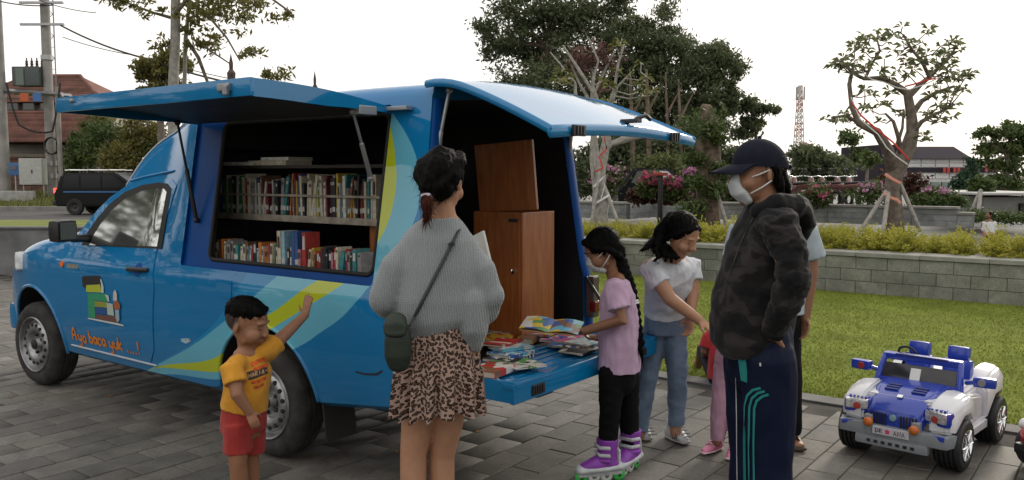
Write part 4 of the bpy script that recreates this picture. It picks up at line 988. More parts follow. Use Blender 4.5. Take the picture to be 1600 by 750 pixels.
me = bpy.data.meshes.new('skirt'); me.from_pydata(sk, [], skf); at = me.attributes.new('cloth', 'FLOAT_VECTOR', 'POINT'); at.data.foreach_set('vector', np.array(uvv, np.float32).ravel()); auto_smooth(me, 80)
link('skirt', me, leopard(), wm)
# hair: braided round the head into a short tail with a white tie
hr = MB(); hr.ball(L(-.022, 0, .036), (.103, .088, .098), Rh, 20, 14); hr.ball(L(-.05, 0, -.02), (.062, .074, .062), Rh)
for sg in (1, -1):
    pts = [L(.02, sg*.055, .115), L(-.03, sg*.085, .075), L(-.07, sg*.075, .02), L(-.095, sg*.035, -.03), L(-.105, .012, -.06)]
    for i in range(len(pts)-1):
        for k in range(4): hr.ball(pts[i].lerp(pts[i+1], k/4), (.024, .024, .021))
pts = [L(.03, 0, .125), L(-.06, .0, .115), L(-.10, .0, .06), L(-.115, .005, 0), L(-.112, .01, -.05)]
for i in range(len(pts)-1):
    for k in range(4): hr.ball(pts[i].lerp(pts[i+1], k/4), (.030, .028, .024))
strands(hr.fused('hair', m_hair, wm, .005, 2, fold=(.004, 60, 30)), wm, 600, (-.2, -.1, -.8), .05, seed=2)
tp = L(-.112, .012, -.068); tl = MB(); q = (P(668, 336, Y0-.13))
tl.tube([tp, tp.lerp(q, .4)+Vector((0, -.012, 0)), q, q+Vector((-.01, .0, -.03))], [.018, .024, .018, .006], 10); strands(tl.fused('ponytail', hair_mat('reddish brown hair', (.05, .016, .011)), wm, .004, 1, fold=(.005, 90, 30)), wm, 260, (0, 0, -1), .045, MATS['reddish brown hair'], 3, .01)
tt = MB()
for k in (0, .011): tt.lathe([(-.005, .016), (-.005, .022), (.005, .022), (.005, .016)], tp+(q-tp).normalized()*(.004+k), q-tp, 16)
tt.build('hair_tie', fabric('lilac white elastic', (.62, .56, .66)), wm, 60)
root_fix(wm)
pg = MB(); rot = frame((.5, -.6, .3)); pg.rbox(P(751, 390, Y0+.30), (.10, .012, .14), .003, rot); tag(pg.build('booklet', mat('pale booklet cover', (.55, .56, .55), .5)), 'small pale booklet held by the person in grey knit', 'booklet')
# shoulder bag
def weave(name, c):
    m = bpy.data.materials.new(name); m.use_nodes = True; nt = m.node_tree; bb = nt.nodes['Principled BSDF']; tcn = nt.nodes.new('ShaderNodeTexCoord')
    ck = nt.nodes.new('ShaderNodeTexBrick'); ck.inputs['Scale'].default_value = 60; ck.inputs['Color1'].default_value = (*c, 1); ck.inputs['Color2'].default_value = (*[k*1.5 for k in c], 1); ck.inputs['Mortar'].default_value = (*[k*.35 for k in c], 1); ck.inputs['Mortar Size'].default_value = .08; ck.inputs['Brick Width'].default_value = .6; ck.inputs['Row Height'].default_value = .4
    mp = nt.nodes.new('ShaderNodeMapping'); mp.inputs['Rotation'].default_value = (PI/2, 0, 0); nt.links.new(tcn.outputs['Object'], mp.inputs['Vector']); nt.links.new(mp.outputs['Vector'], ck.inputs['Vector'])
    nt.links.new(ck.outputs['Color'], bb.inputs['Base Color']); bp = nt.nodes.new('ShaderNodeBump'); bp.inputs['Strength'].default_value = .8; bp.inputs['Distance'].default_value = .004; nt.links.new(ck.outputs['Fac'], bp.inputs['Height']); bp.invert = True
    nt.links.new(bp.outputs['Normal'], bb.inputs['Normal']); bb.inputs['Roughness'].default_value = .55; return m
m_bag = weave('dark green woven leather', (.018, .032, .020))
bag = thing('shoulder_bag', 'small dark green woven shoulder bag hanging at the hip of the person in grey knit', 'bag', P(622, 577, 3.17))
g = MB(); YB = 3.155
g.tube([P(623, 513, YB), P(622, 530, YB), P(622, 556, YB), P(623, 570, YB)], [(.044, .026), (.052, .034), (.052, .036), (.042, .028)], 20, side=X); g.fused('pouch', m_bag, bag, .005, 3)
g = MB(); g.tube([P(619, 500, YB), P(618, 510, YB-.012), P(617, 522, YB-.03)], [(.040, .030), (.048, .032), (.042, .014)], 18, side=X); g.fused('flap', m_bag, bag, .005, 2)
g = MB(); bv = BVHTree.FromPolygons([v.co for v in sw.data.vertices], [p.vertices for p in sw.data.polygons]); st = [P(641, 508, YB)]
for k in range(14):
    t = (k+.5)/14; d = ray(lerp(645, 719, t), lerp(500, 356, t)).normalized(); loc, no, ix, dd = bv.ray_cast(CAMP, d)
    if loc is not None: st.append(loc+Vector((0, -.007, .001)))
st.append(st[-1]+Vector((.008, .05, .008)))
g.tube(st, [(.007, .004)]*len(st), 8, side=Vector((1, 0, .6))); g.build('strap', mat('dark strap leather', (.02, .026, .024), .5), bag, 60)
g = MB(); i_ = len(st)-4; g.rbox(st[i_]+Vector((0, -.006, 0)), (.024, .008, .018), .003, Matrix.Rotation(-.5, 3, 'Y')); g.build('buckle', m_blackpl, bag)
root_fix(bag)

# ---------------------------------------------------------------- boy in yellow shirt
SK_B = (.31, .15, .085)
Y0 = 3.92
by = thing('person', 'small child in yellow T-shirt and red shorts reaching an open hand toward the van', 'person', (P(385, 700, Y0).x, Y0, 0))
b = MB(); Rh = frame((.96, -.20, -.24)); hc = P(386, 507, Y0); s = 1.02; L = add_head(b, hc, Rh, s, True)
b.tube([P(386, 560, Y0), P(385, 540, Y0), P(384, 520, Y0)], [.046, .040, .044], 12)
b.tube([P(388, 556, Y0), P(387, 575, Y0), P(384, 610, Y0), P(381, 645, Y0), P(380, 668, Y0)], [(.075, .05), (.095, .075), (.088, .085), (.09, .085), (.09, .08)], 18, side=Vector((.8, .6, 0)))
sN, eN, wN = P(364, 572, Y0-.10), P(371, 617, Y0-.15), P(389, 643, Y0-.13)
limb(b, [sN, eN, wN], [.036, .031, .022]); add_hand(b, wN, P(398, 662, Y0-.14)-wN, (-.3, .6, -.1), 1, .55, .64)
sF, eF, wF = P(418, 548, Y0+.04), P(448, 520, Y0+.16), P(477, 492, Y0+.28)
limb(b, [sF, eF, wF], [.036, .030, .021]); add_hand(b, wF, Vector((.16, .12, .9)), (.35, .93, 0), 1, .10, .66, .35, 1.3)
for hx, kx, ax_, dy in ((370, 373, 370, -.06), (392, 392, 392, .05)):
    hp = P(hx, 668, Y0+dy); kn = Vector((P(kx, 720, Y0+dy).x, Y0+dy-.01, .285)); ak = Vector((kn.x, Y0+dy+.01, .065))
    limb(b, [hp, hp.lerp(kn, .6), kn, kn.lerp(ak, .4)+Vector((0, .008, 0)), ak], [.056, .05, .041, .041, .028])
    b.tube([ak+Vector((-.02, 0, -.03)), ak+Vector((.07, -.03, -.04))], [.028, .024], 10)
b.fused('body', m_skin, by, .005, 3, paint=painter(SK_B, (.36, .11, .08), L, s, [(L(-.05, -.055, .025), .058, (.05, .03, .022)), (L(-.05, .055, .025), .058, (.05, .03, .022)), (L(-.085, 0, .0), .06, (.045, .028, .02))]))
face_parts(by, L, Rh, s, .8, ('eye',))
hr = MB(); hr.ball(L(-.018, 0, .060), (.097*s, .080*s, .069*s), Rh, 20, 14); hr.ball(L(.034, .0, .086), (.040*s, .050*s, .024*s), Rh); hr.ball(L(-.065, 0, .045), (.045*s, .06*s, .05*s), Rh)
hr.tube([L(.02, -.066, .078), L(.042, -.066, .055)], [.016, .008], 8); hr.tube([L(.06, .03, .085), L(.07, -.04, .078)], [.016, .014], 8); strands(hr.fused('hair', m_hair, by, .005, 2, fold=(.004, 70, 40)), by, 700, (.5, -.1, -.6), .022, seed=4, lift=.008)
g = MB(); D = Vector((.8, .6, 0))
g.tube([P(388, 550, Y0), P(388, 560, Y0), P(387, 578, Y0), P(385, 608, Y0), P(381, 638, Y0)], [(.055, .045), (.090, .066), (.112, .09), (.104, .10), (.112, .105)], 22, side=D, caps='flat')
g.tube([sN.lerp(sF, .15), sN+Vector((-.005, 0, -.01)), sN.lerp(eN, .62)], [.045, .054, .055], 14, caps=('round', 'flat')); g.tube([sF.lerp(sN, .15), sF, sF.lerp(eF, .42)], [.05, .052, .052], 14, caps=('round', 'flat'))
ts = g.fused('t_shirt', fabric('mustard yellow jersey', (.62, .29, .035)), by, .006, 3, fold=(.006, 16, 7))
g = MB(); g.tube([P(381, 630, Y0), P(380, 655, Y0), P(380, 672, Y0)], [(.100, .095), (.108, .10), (.105, .09)], 18, side=D, caps='flat')
for hx, kx, dy in ((370, 372, -.055), (393, 393, .05)): g.tube([P(hx, 660, Y0+dy), P(kx, 688, Y0+dy), P(kx, 706, Y0+dy)], [.064, .066, .066], 16, caps='flat')
g.fused('shorts', fabric('faded red cotton', (.34, .04, .035)), by, .006, 3, fold=(.006, 14, 7))
for pts, wd, cc in (([(392, 571), (404, 564), (416, 560)], .020, (.62, .12, .02)), ([(396, 578), (408, 573), (418, 570)], .016, (.58, .10, .02)), ([(392, 598), (404, 596), (416, 590)], .016, (.62, .12, .02)), ([(396, 606), (405, 604), (412, 600)], .014, (.58, .10, .02))):
    surface_ribbon('shirt_print', ts, pts, wd, mat('orange print %.2f' % cc[1], cc, .8, var=.5, vscale=60), by, .0015)
surface_ribbon('shirt_print', ts, [(387, 588), (400, 584), (418, 577)], .040, mat('dark print panel', (.055, .03, .03), .8), by, .001)
def strokes_on(obj, word, x0, y0, x1, y1, hpx, m, parent, name, wd):
    """letters as thin printed strokes lying on a surface, laid along a photo line"""
    me = obj.data; n = len(word); cw = 1.0/n
    for i, ch in enumerate(word):
        for st_ in GLYPH.get(ch, []):
            pts = []
            for gx, gy in st_:
                t = (i+.12+.72*gx)*cw; pts.append((lerp(x0, x1, t), lerp(y0, y1, t)-hpx*gy))
            surface_ribbon(name, obj, pts, wd, m, parent, .0025, 3)
GLYPH = {'H': [[(0, 0), (0, 1)], [(1, 0), (1, 1)], [(0, .5), (1, .5)]], 'A': [[(0, 0), (.5, 1), (1, 0)], [(.25, .4), (.75, .4)]], 'R': [[(0, 0), (0, 1), (.8, .9), (.8, .6), (0, .5), (1, 0)]], 'I': [[(.5, 0), (.5, 1)]], 'K': [[(0, 0), (0, 1)], [(1, 1), (0, .5), (1, 0)]], '-': [[(0, .5), (1, .5)]], 'S': [[(1, .9), (.2, 1), (0, .7), (1, .35), (.8, 0), (0, .1)]], 'D': [[(0, 0), (0, 1), (.7, .85), (1, .5), (.7, .15), (0, 0)]], 'N': [[(0, 0), (0, 1), (1, 0), (1, 1)]], 'U': [[(0, 1), (0, .2), (.5, 0), (1, .2), (1, 1)]]}
strokes_on(ts, 'HARIA-', 388, 591, 418, 581, 6.5, mat('pale lettering', (.55, .35, .16), .8), by, 'print_letter', .0035)
for dy, q in ((-.06, 370), (.05, 392)):
    p0 = P(q, 720, Y0+dy); z = Vector((p0.x-.04, Y0+dy, 0)); shoe(by, z, z+Vector((.14, -.04, 0)), .72, fabric('dark sandal', (.03, .03, .035)), m_rubber, 'sandal')
root_fix(by)

# ---------------------------------------------------------------- girl in lilac T-shirt on skates
SK_G = (.26, .125, .07)
Y0 = 4.46
gl = thing('person', 'masked person with long black braid and lilac T-shirt reading at the tailgate', 'person', (P(965, 745, Y0).x, Y0, 0))
b = MB(); Rh = frame((-.90, -.10, -.55)); hc = P(941, 392, Y0-.01); s = .93; L = add_head(b, hc, Rh, s, True)
b.tube([P(966, 442, Y0), P(958, 422, Y0), P(948, 402, Y0)], [.05, .042, .046], 12)
b.tube([P(966, 436, Y0), P(968, 452, Y0), P(968, 500, Y0), P(967, 550, Y0), P(967, 590, Y0)], [(.05, .09), (.075, .125), (.08, .115), (.08, .11), (.085, .12)], 18, side=X)
sN, eN, wN = P(962, 452, Y0-.14), P(972, 500, Y0-.19), P(914, 517, Y0-.10)
limb(b, [sN, eN, wN], [.040, .034, .024]); add_hand(b, wN, P(893, 519, Y0-.08)-wN, (0, .5, .6), 1, .6, .76)
sF, eF, wF = P(962, 450, Y0+.14), P(965, 502, Y0+.17), P(938, 528, Y0+.05)
limb(b, [sF, eF, wF], [.040, .034, .024]); add_hand(b, wF, Vector((-.9, -.1, .1)), (0, -.3, .9), -1, .6, .76)
LEG = []
for hx, kx, ax_, dy, ay in ((957, 953, 949, -.07, 708), (978, 982, 985, .08, 700)):
    hp, kn, ak = P(hx, 585, Y0+dy), P(kx, 640, Y0+dy-.015), P(ax_, ay, Y0+dy); LEG.append((hp, kn, ak))
    limb(b, [hp, kn, ak, ak-Vector((0, 0, .06))], [.062, .046, .034, .034])
b.fused('body', m_skin, gl, .005, 3, paint=painter(SK_G))
face_parts(gl, L, Rh, s, .75)
hr = MB(); hr.ball(L(-.022, 0, .040), (.104*s, .088*s, .092*s), Rh, 20, 14); hr.ball(L(-.07, 0, -.025), (.055*s, .07*s, .07*s), Rh)
for sg in (1, -1): hr.tube([L(.055, sg*.04, .085), L(.035, sg*.078, .05), L(-.03, sg*.084, -.01), L(-.06, sg*.06, -.06)], [.022, .020, .018, .02], 8)
strands(hr.fused('hair', m_hair, gl, .005, 2, fold=(.003, 60, 60)), gl, 500, (.6, 0, -.7), .06, seed=5)
br = MB(); pb = [L(-.075, 0, -.055), P(977, 428, Y0-.04), P(986, 452, Y0-.06), P(992, 485, Y0-.07), P(997, 520, Y0-.075), P(1002, 548, Y0-.075)]
kk = 0
for i in range(len(pb)-1):
    m_ = max(3, int((pb[i+1]-pb[i]).length/.017))
    for k in range(m_):
        q = pb[i].lerp(pb[i+1], k/m_); rr = lerp(.034, .018, (i+k/m_)/5); br.ball(q+Vector((.008*(1 if kk % 2 else -1), 0, 0)), (rr*.85, rr*.8, .026), Matrix.Rotation(.5*(1 if kk % 2 else -1), 3, 'Y')); kk += 1
br.tube([pb[-1], P(1004, 566, Y0-.075)], [.016, .005], 8); strands(br.fused('braid', m_hair, gl, .004, 1, fold=(.002, 90, 40)), gl, 420, (.1, 0, -1), .03, seed=6)
for t in (.0, .035):
    q = pb[3].lerp(pb[2], .35+t*3); tb = MB(); tb.lathe([(-.005, .02), (-.005, .030), (.005, .030), (.005, .02)], q, pb[3]-pb[2], 14); tb.build('hair_tie', fabric('white elastic', (.7, .7, .68)), gl, 60)
mk_m = fabric('grey patterned mask', (.46, .45, .44), .4, 60, .2, 200)
def mask(root, L, R, s, m, z0=-.03):
    g = MB(); g.tube([L(.086, 0, .004), L(.098, 0, -.022), L(.080, 0, -.060), L(.052, 0, -.096)], [(.026*s, .014*s), (.040*s, .022*s), (.052*s, .028*s), (.046*s, .020*s)], 14, side=R @ Vector((0, 1, 0))); o = g.fused('face_mask', m, root, .005, 4)
    for sg in (1, -1):
        for a, b_ in (((.062, sg*.050, -.012), (-.006, sg*.083, .014)), ((.052, sg*.050, -.068), (-.012, sg*.083, -.026))):
            t = MB(); A_, B_ = L(*a), L(*b_); md = A_.lerp(B_, .5)+R @ Vector((0, sg*.010, 0)); t.tube([A_, md, B_], .0026*s+.0006, 6); t.build('ear_loop', mat('white ear loop', (.62, .62, .61), .7), o, 60)
    return o
mask(gl, L, Rh, s, mk_m)
g = MB(); g.tube([P(962, 434, Y0), P(965, 442, Y0), P(967, 458, Y0), P(968, 500, Y0), P(967, 545, Y0), P(967, 577, Y0)], [(.055, .075), (.075, .125), (.095, .150), (.105, .145), (.112, .15), (.118, .155)], 24, side=X, caps='flat')
g.tube([sN+Vector((.0, .08, .0)), sN, sN.lerp(eN, .65)], [.052, .062, .064], 14, caps=('round', 'flat')); g.tube([sF-Vector((0, .08, 0)), sF, sF.lerp(eF, .65)], [.052, .062, .064], 14, caps=('round', 'flat'))
ts = g.fused('t_shirt', fabric('lilac pink jersey', (.52, .36, .50), .06), gl, .006, 2, fold=(.011, 15, 8))
g = MB(); g.tube([P(967, 560, Y0), P(967, 592, Y0)], [(.095, .13), (.092, .128)], 18, side=X)
for hp, kn, ak in LEG: limb(g, [hp, kn, ak+Vector((0, 0, .02))], [.075, .056, .050])
g.fused('leggings', fabric('black leggings', (.006, .006, .007)), gl, .006, 3, fold=(.004, 20, 26))
root_fix(gl)
m_purple = mat('purple skate boot', (.23, .045, .36), .5, var=.2, vscale=20, bump=.15, bscale=90); m_shell = mat('grey white skate shell', (.5, .52, .54), .35, var=.2, vscale=15); m_green = mat('bright green skate wheel', (.05, .42, .08), .4)
for (hp, kn, ak), tx, lb in ((LEG[0], (-.95, -.25), 'purple and white roller skate nearest the camera, toe pointing left'), (LEG[1], (-.55, -.8), 'purple and white roller skate with green wheels, on the farther foot')):
    d = Vector((tx[0], tx[1], 0)).normalized(); sd = Vector((-d.y, d.x, 0)); an = Vector((ak.x, ak.y, 0)); up = Vector((0, 0, 1))
    rt = thing('roller_skate', lb, 'skate', an)
    g = MB(); g.tube([an+up*.10, an+up*.15, an+up*.20, an+up*.235], [.052, .050, .056, .060], 16, caps='flat'); g.tube([an-d*.035+up*.10, an+d*.06+up*.10, an+d*.13+up*.085], [(.045, .042), (.047, .045), (.036, .026)], 14, side=sd); g.fused('boot', m_purple, rt, .005, 2)
    g = MB(); g.tube([an-d*.06+up*.085, an+d*.04+up*.08, an+d*.15+up*.075], [(.052, .026), (.054, .024), (.042, .026)], 14, side=sd); g.tube([an-d*.055+up*.10, an-d*.055+up*.17], [(.045, .015), (.04, .012)], 12, side=sd); g.fused('shell', m_shell, rt, .005, 2)
    for k, z in enumerate((.125, .155, .195)):
        g = MB(); A_ = an+d*.055+up*z; g.tube([A_-sd*.058-d*.045, A_-sd*.035, A_+sd*.035, A_+sd*.058-d*.045], [(.010, .006)]*4, 8, side=up); g.build('strap', m_shell if k else m_purple, rt, 60)
    g = MB(); g.rbox(an+d*.04+up*.052, (.24, .03, .03), .006, Matrix.Rotation(math.atan2(d.y, d.x), 3, 'Z')); g.build('wheel_frame', m_shell, rt)
    for k in range(4):
        g = MB(); c = an+d*(-.065+.07*k)+up*.034; g.lathe([(-.012, .012), (-.012, .028), (-.006, .034), (.006, .034), (.012, .028), (.012, .012)], c, sd, 20); g.build('wheel', m_green if k in (0, 3) else mat('white skate wheel', (.6, .62, .6), .4), rt, 50)
    root_fix(rt)
# ---------------------------------------------------------------- woman in white polo, leaning and smiling
SK_P = (.40, .215, .13)
Y0 = 5.02
po = thing('person', 'smiling person in white polo shirt and blue jeans leaning toward the man in camouflage jacket', 'person', (P(1035, 690, Y0).x, Y0, 0))
b = MB(); Rh = frame((.62, -.62, -.52), (-.15, .1, 1)); hc = P(1065, 368, Y0-.30); s = 1.0; L = add_head(b, hc, Rh, s)
nb = P(1048, 408, Y0-.18)
b.tube([nb, P(1058, 388, Y0-.25)], [.055, .05], 12)
D = Vector((.78, .62, 0)); F_ = Vector((.62, -.78, 0))
b.tube([P(1048, 408, Y0-.18), P(1047, 420, Y0-.15), P(1046, 450, Y0-.06), P(1042, 480, Y0+.02), P(1040, 505, Y0+.04)], [(.08, .06), (.14, .08), (.12, .085), (.115, .085), (.12, .09)], 20, side=D)
sR_, eR_, wR_ = P(1016, 418, Y0-.26), P(1048, 468, Y0-.36), P(1092, 500, Y0-.40)
limb(b, [sR_, eR_, wR_], [.050, .040, .028]); add_hand(b, wR_, P(1112, 514, Y0-.42)-wR_, (.2, .3, -1), -1, .35, .9)
sL_, eL_, wL_ = P(1078, 415, Y0-.05), P(1083, 458, Y0-.10), P(1078, 494, Y0-.17)
limb(b, [sL_, eL_, wL_], [.050, .040, .028]); add_hand(b, wL_, Vector((-.05, -.12, -1)), (-.7, -.6, 0), 1, .6, .9)
for hx, kx, ky, ax_, ay, dy in ((1026, 1012, 585, 1000, 668, .06), (1054, 1058, 580, 1056, 664, .02)):
    hp, kn, ak = P(hx, 510, Y0+dy), P(kx, ky, Y0+dy-.03), P(ax_, ay, Y0+dy); limb(b, [hp, kn, ak, ak-Vector((0, 0, .05))], [.07, .05, .036, .036])
b.fused('body', m_skin, po, .006, 3, paint=painter(SK_P, (.45, .10, .09), L, s))
face_parts(po, L, Rh, s, .7, ('eye',))
t = MB(); t.tube([L(.0885, .013, -.0575), L(.0935, 0, -.0585), L(.0885, -.013, -.0575)], [.002, .0032, .002], 6); t.build('teeth', mat('teeth', (.7, .68, .62), .3), po, 60)
hr = MB(); hr.ball(L(-.022, 0, .040), (.102, .087, .095), Rh, 20, 14)
for sg in (1, -1): hr.tube([L(.062, sg*.012, .092), L(.048, sg*.052, .070), L(.008, sg*.080, .025), L(-.03, sg*.082, -.03)], [.012, .015, .017, .018], 10)
ptn = [L(-.10, -.02, .06), P(1032, 362, Y0-.27), P(1026, 385, Y0-.30), P(1030, 398, Y0-.36), P(1024, 404, Y0-.38)]
hr.tube([ptn[0], ptn[1], ptn[2]], [.03, .04, .036], 12)
strands(hr.fused('hair', m_hair, po, .005, 2, fold=(.004, 50, 30)), po, 600, (-.5, 0, -.7), .06, seed=7)
for k, (q0, q1, q2, q3) in enumerate((((1030, 375), (1024, 392), (1030, 402), (1022, 408)), ((1036, 380), (1034, 398), (1043, 402), (1038, 408)), ((1024, 372), (1012, 384), (1008, 388), (1000, 392)), ((1040, 385), (1052, 398), (1058, 404), (1062, 402)), ((1032, 378), (1040, 396), (1050, 402), (1048, 410)))):
    w_ = MB(); w_.tube([P(*q0, Y0-.28), P(*q1, Y0-.345), P(*q2, Y0-.36), P(*q3, Y0-.36)], [.022, .019, .014, .006], 10); strands(w_.fused('wavy_lock', m_hair, po, .004, 1, fold=(.003, 70, 30)), po, 90, (0, 0, -1), .04, seed=8+k)
g = MB(); g.tube([P(1051, 405, Y0-.19), P(1049, 411, Y0-.18), P(1047, 424, Y0-.15), P(1046, 450, Y0-.06), P(1042, 475, Y0+.01), P(1040, 488, Y0+.03)], [(.07, .066), (.12, .095), (.17, .115), (.155, .115), (.140, .112), (.146, .118)], 26, side=D, caps='flat')
g.tube([sR_+D*.05, sR_, sR_.lerp(eR_, .55)], [.06, .068, .066], 14, caps=('round', 'flat')); g.tube([sL_-D*.05, sL_, sL_.lerp(eL_, .55)], [.06, .068, .066], 14, caps=('round', 'flat'))
ps = g.fused('polo_shirt', fabric('white pique', (.60, .63, .68), .05), po, .006, 3, fold=(.010, 13, 10))
for pts in ([(1040, 405), (1050, 410), (1060, 412), (1066, 408)],): surface_ribbon('collar', ps, pts, .030, fabric('white collar', (.66, .69, .74), .04), po, .010, 6)
surface_ribbon('placket', ps, [(1058, 411), (1061, 420), (1062, 428)], .022, fabric('white collar', (.66, .69, .74)), po, .003, 6)
m_denim = fabric('washed denim', (.15, .21, .30), .22, 9, .35, 320)
g = MB(); g.tube([P(1040, 480, Y0+.02), P(1040, 498, Y0+.04), P(1040, 520, Y0+.04)], [(.134, .105), (.146, .116), (.138, .112)], 20, side=D, caps='flat')
for hx, kx, ky, ax_, ay, dy in ((1026, 1012, 585, 1000, 672, .06), (1054, 1058, 580, 1057, 664, .02)): limb(g, [P(hx, 512, Y0+dy), P(kx, ky, Y0+dy-.03), P(ax_, ay, Y0+dy)], [.082, .062, .050], 16, ('round', 'flat'))
g.fused('jeans', m_denim, po, .007, 3, fold=(.008, 12, 14))
m_snk = mat('white sneaker leather', (.52, .53, .53), .5, var=.15, vscale=30); m_sol = mat('grey sole rubber', (.35, .35, .34), .7)
for (hx, hy_), (tx, ty), dy in (((1046, 684), (1072, 696), .0), ((996, 680), (1013, 690), 0)):
    o, d, sd, hl, to = shoe(po, G(hx, hy_), G(tx, ty), 1.0, m_snk, m_sol, 'sneaker', .085)
    for k in range(4):
        q = hl+d*(.11+.025*k)+Vector((0, 0, .094-.012*k)); t = MB(); t.tube([q-sd*.028, q+Vector((0, 0, .004)), q+sd*.028], .0045, 6); t.build('lace', mat('grey lace', (.25, .26, .28), .8), o, 60)
    for k in range(3):
        q = hl+d*(.085+.02*k); t = MB(); t.tube([q-sd*.047+Vector((0, 0, .03))+d*.012, q-sd*.046+Vector((0, 0, .068))], .004, 6); t.build('side_stripe', mat('dark grey stripe', (.12, .13, .15), .6), o, 60)
root_fix(po)

# ---------------------------------------------------------------- man in camouflage jacket, in profile
SK_M = (.30, .15, .088)
Y0 = 3.32
mn = thing('person', 'person in black cap, face mask and dark camouflage jacket standing in profile, hand in pocket', 'person', (P(1185, 740, Y0).x, Y0, 0))
b = MB(); Rh = frame((-.97, -.16, -.06)); hc = P(1184, 272, Y0); s = 1.03; L = add_head(b, hc, Rh, s)
b.tube([P(1200, 334, Y0), P(1196, 312, Y0), P(1190, 290, Y0)], [.066, .060, .058], 14)
b.tube([P(1202, 325, Y0), P(1198, 345, Y0), P(1192, 400, Y0), P(1188, 470, Y0), P(1184, 540, Y0)], [(.055, .10), (.075, .15), (.09, .14), (.09, .13), (.10, .15)], 20, side=X)
sN, eN, wN = P(1220, 354, Y0-.19), P(1240, 442, Y0-.25), P(1207, 520, Y0-.17)
limb(b, [sN, eN, wN], [.055, .045, .032]); add_hand(b, wN, P(1190, 556, Y0-.06)-wN, (.4, .6, .1), 1, .3, 1.0)
sF, eF, wF = P(1196, 352, Y0+.20), P(1200, 440, Y0+.22), P(1170, 500, Y0+.14)
limb(b, [sF, eF, wF], [.055, .045, .032]); add_hand(b, wF, P(1155, 520, Y0+.10)-wF, (0, -.5, .3), -1, .4, 1.0)
ML = []
for hx, kx, dy in ((1200, 1203, -.085), (1172, 1172, .085)):
    hp = P(hx, 560, Y0+dy); kn = Vector((P(kx, 700, Y0+dy).x, Y0+dy-.005, .50)); ak = Vector((kn.x+.015, Y0+dy, .09)); ML.append((hp, kn, ak)); limb(b, [hp, kn, ak, ak-Vector((0, 0, .05))], [.085, .06, .042, .042])
b.fused('body', m_skin, mn, .006, 3, paint=painter(SK_M))
face_parts(mn, L, Rh, s, .3)
hr = MB(); hr.ball(L(-.035, 0, .03), (.082, .083, .075), Rh); hr.ball(L(-.075, 0, -.035), (.040, .066, .055), Rh); hr.tube([L(-.075, 0, -.01), L(-.092, 0, -.06), L(-.10, 0, -.095)], [(.062, .034), (.058, .030), (.045, .014)], 14, side=Rh @ Vector((0, 1, 0)))
for sg in (1, -1): hr.tube([L(-.035, sg*.074, .02), L(-.052, sg*.072, -.05), L(-.066, sg*.062, -.09)], [.020, .020, .010], 8)
for k in range(7): a = -.05+.1*k/6; hr.tube([L(-.09, a, -.05), L(-.108-.012*(k % 2), a*1.05, -.100-.008*(k % 3))], [.015, .004], 6)
strands(hr.fused('hair', m_hair, mn, .005, 1, fold=(.004, 60, 25)), mn, 500, (.15, 0, -1), .06, seed=20, lift=.01)
cp = thing('baseball_cap', 'navy black baseball cap on the head of the person in camouflage jacket', 'cap', L(0, 0, .06))
g = MB(); n1, n2 = 9, 24; vv = []; ff = []
for i in range(n1+1):
    t = i/n1*PI/2
    for k in range(n2):
        a = 2*PI*k/n2; vv.append(L(-.012+.108*math.cos(a)*math.cos(t)**.85, .089*math.sin(a)*math.cos(t)**.85, .038+.096*math.sin(t)-.012*(1-math.cos(a))*math.cos(t)))
for i in range(n1):
    for k in range(n2): ff.append((i*n2+k, i*n2+(k+1) % n2, (i+1)*n2+(k+1) % n2, (i+1)*n2+k))
g.add(vv, ff); m_cap = fabric('navy black twill', (.012, .014, .024), .15, 20, .3, 300); g.build('crown', m_cap, cp, 60)
g = MB(); vv = []; ff = []
for lay in (0, -.006):
    for i in range(9):
        a = math.radians(-62+124*i/8)
        for k in range(5):
            r = k/4; x0, y0 = -.012+.108*math.cos(a), .089*math.sin(a); ext = .088*math.cos(a*.95)**.6
            vv.append(L(x0+ext*r, y0*(1-.05*r), .042-.012*r-.012*abs(math.sin(a))**2*r-.010*r*r+lay))
ib = lambda l, i, k: l*45+i*5+k
for i in range(8):
    for k in range(4): ff += [(ib(0, i, k), ib(0, i+1, k), ib(0, i+1, k+1), ib(0, i, k+1)), (ib(1, i, k), ib(1, i, k+1), ib(1, i+1, k+1), ib(1, i+1, k))]
    ff += [(ib(0, i, 4), ib(0, i+1, 4), ib(1, i+1, 4), ib(1, i, 4))]
g.add(vv, ff); g.build('visor', m_cap, cp, 60)
g = MB(); g.ball(L(-.012, 0, .136), .008); g.build('top_button', m_cap, cp); 
g = MB(); g.tube([L(-.112, -.045, .02), L(-.122, 0, .018), L(-.112, .045, .02)], [(.007, .003)]*3, 8, side=Rh @ Vector((0, 0, 1))); g.build('back_strap', m_cap, cp)
root_fix(cp)
mask(mn, L, Rh, s, fabric('pale surgical mask', (.55, .58, .60), .08, 30, .15, 200))
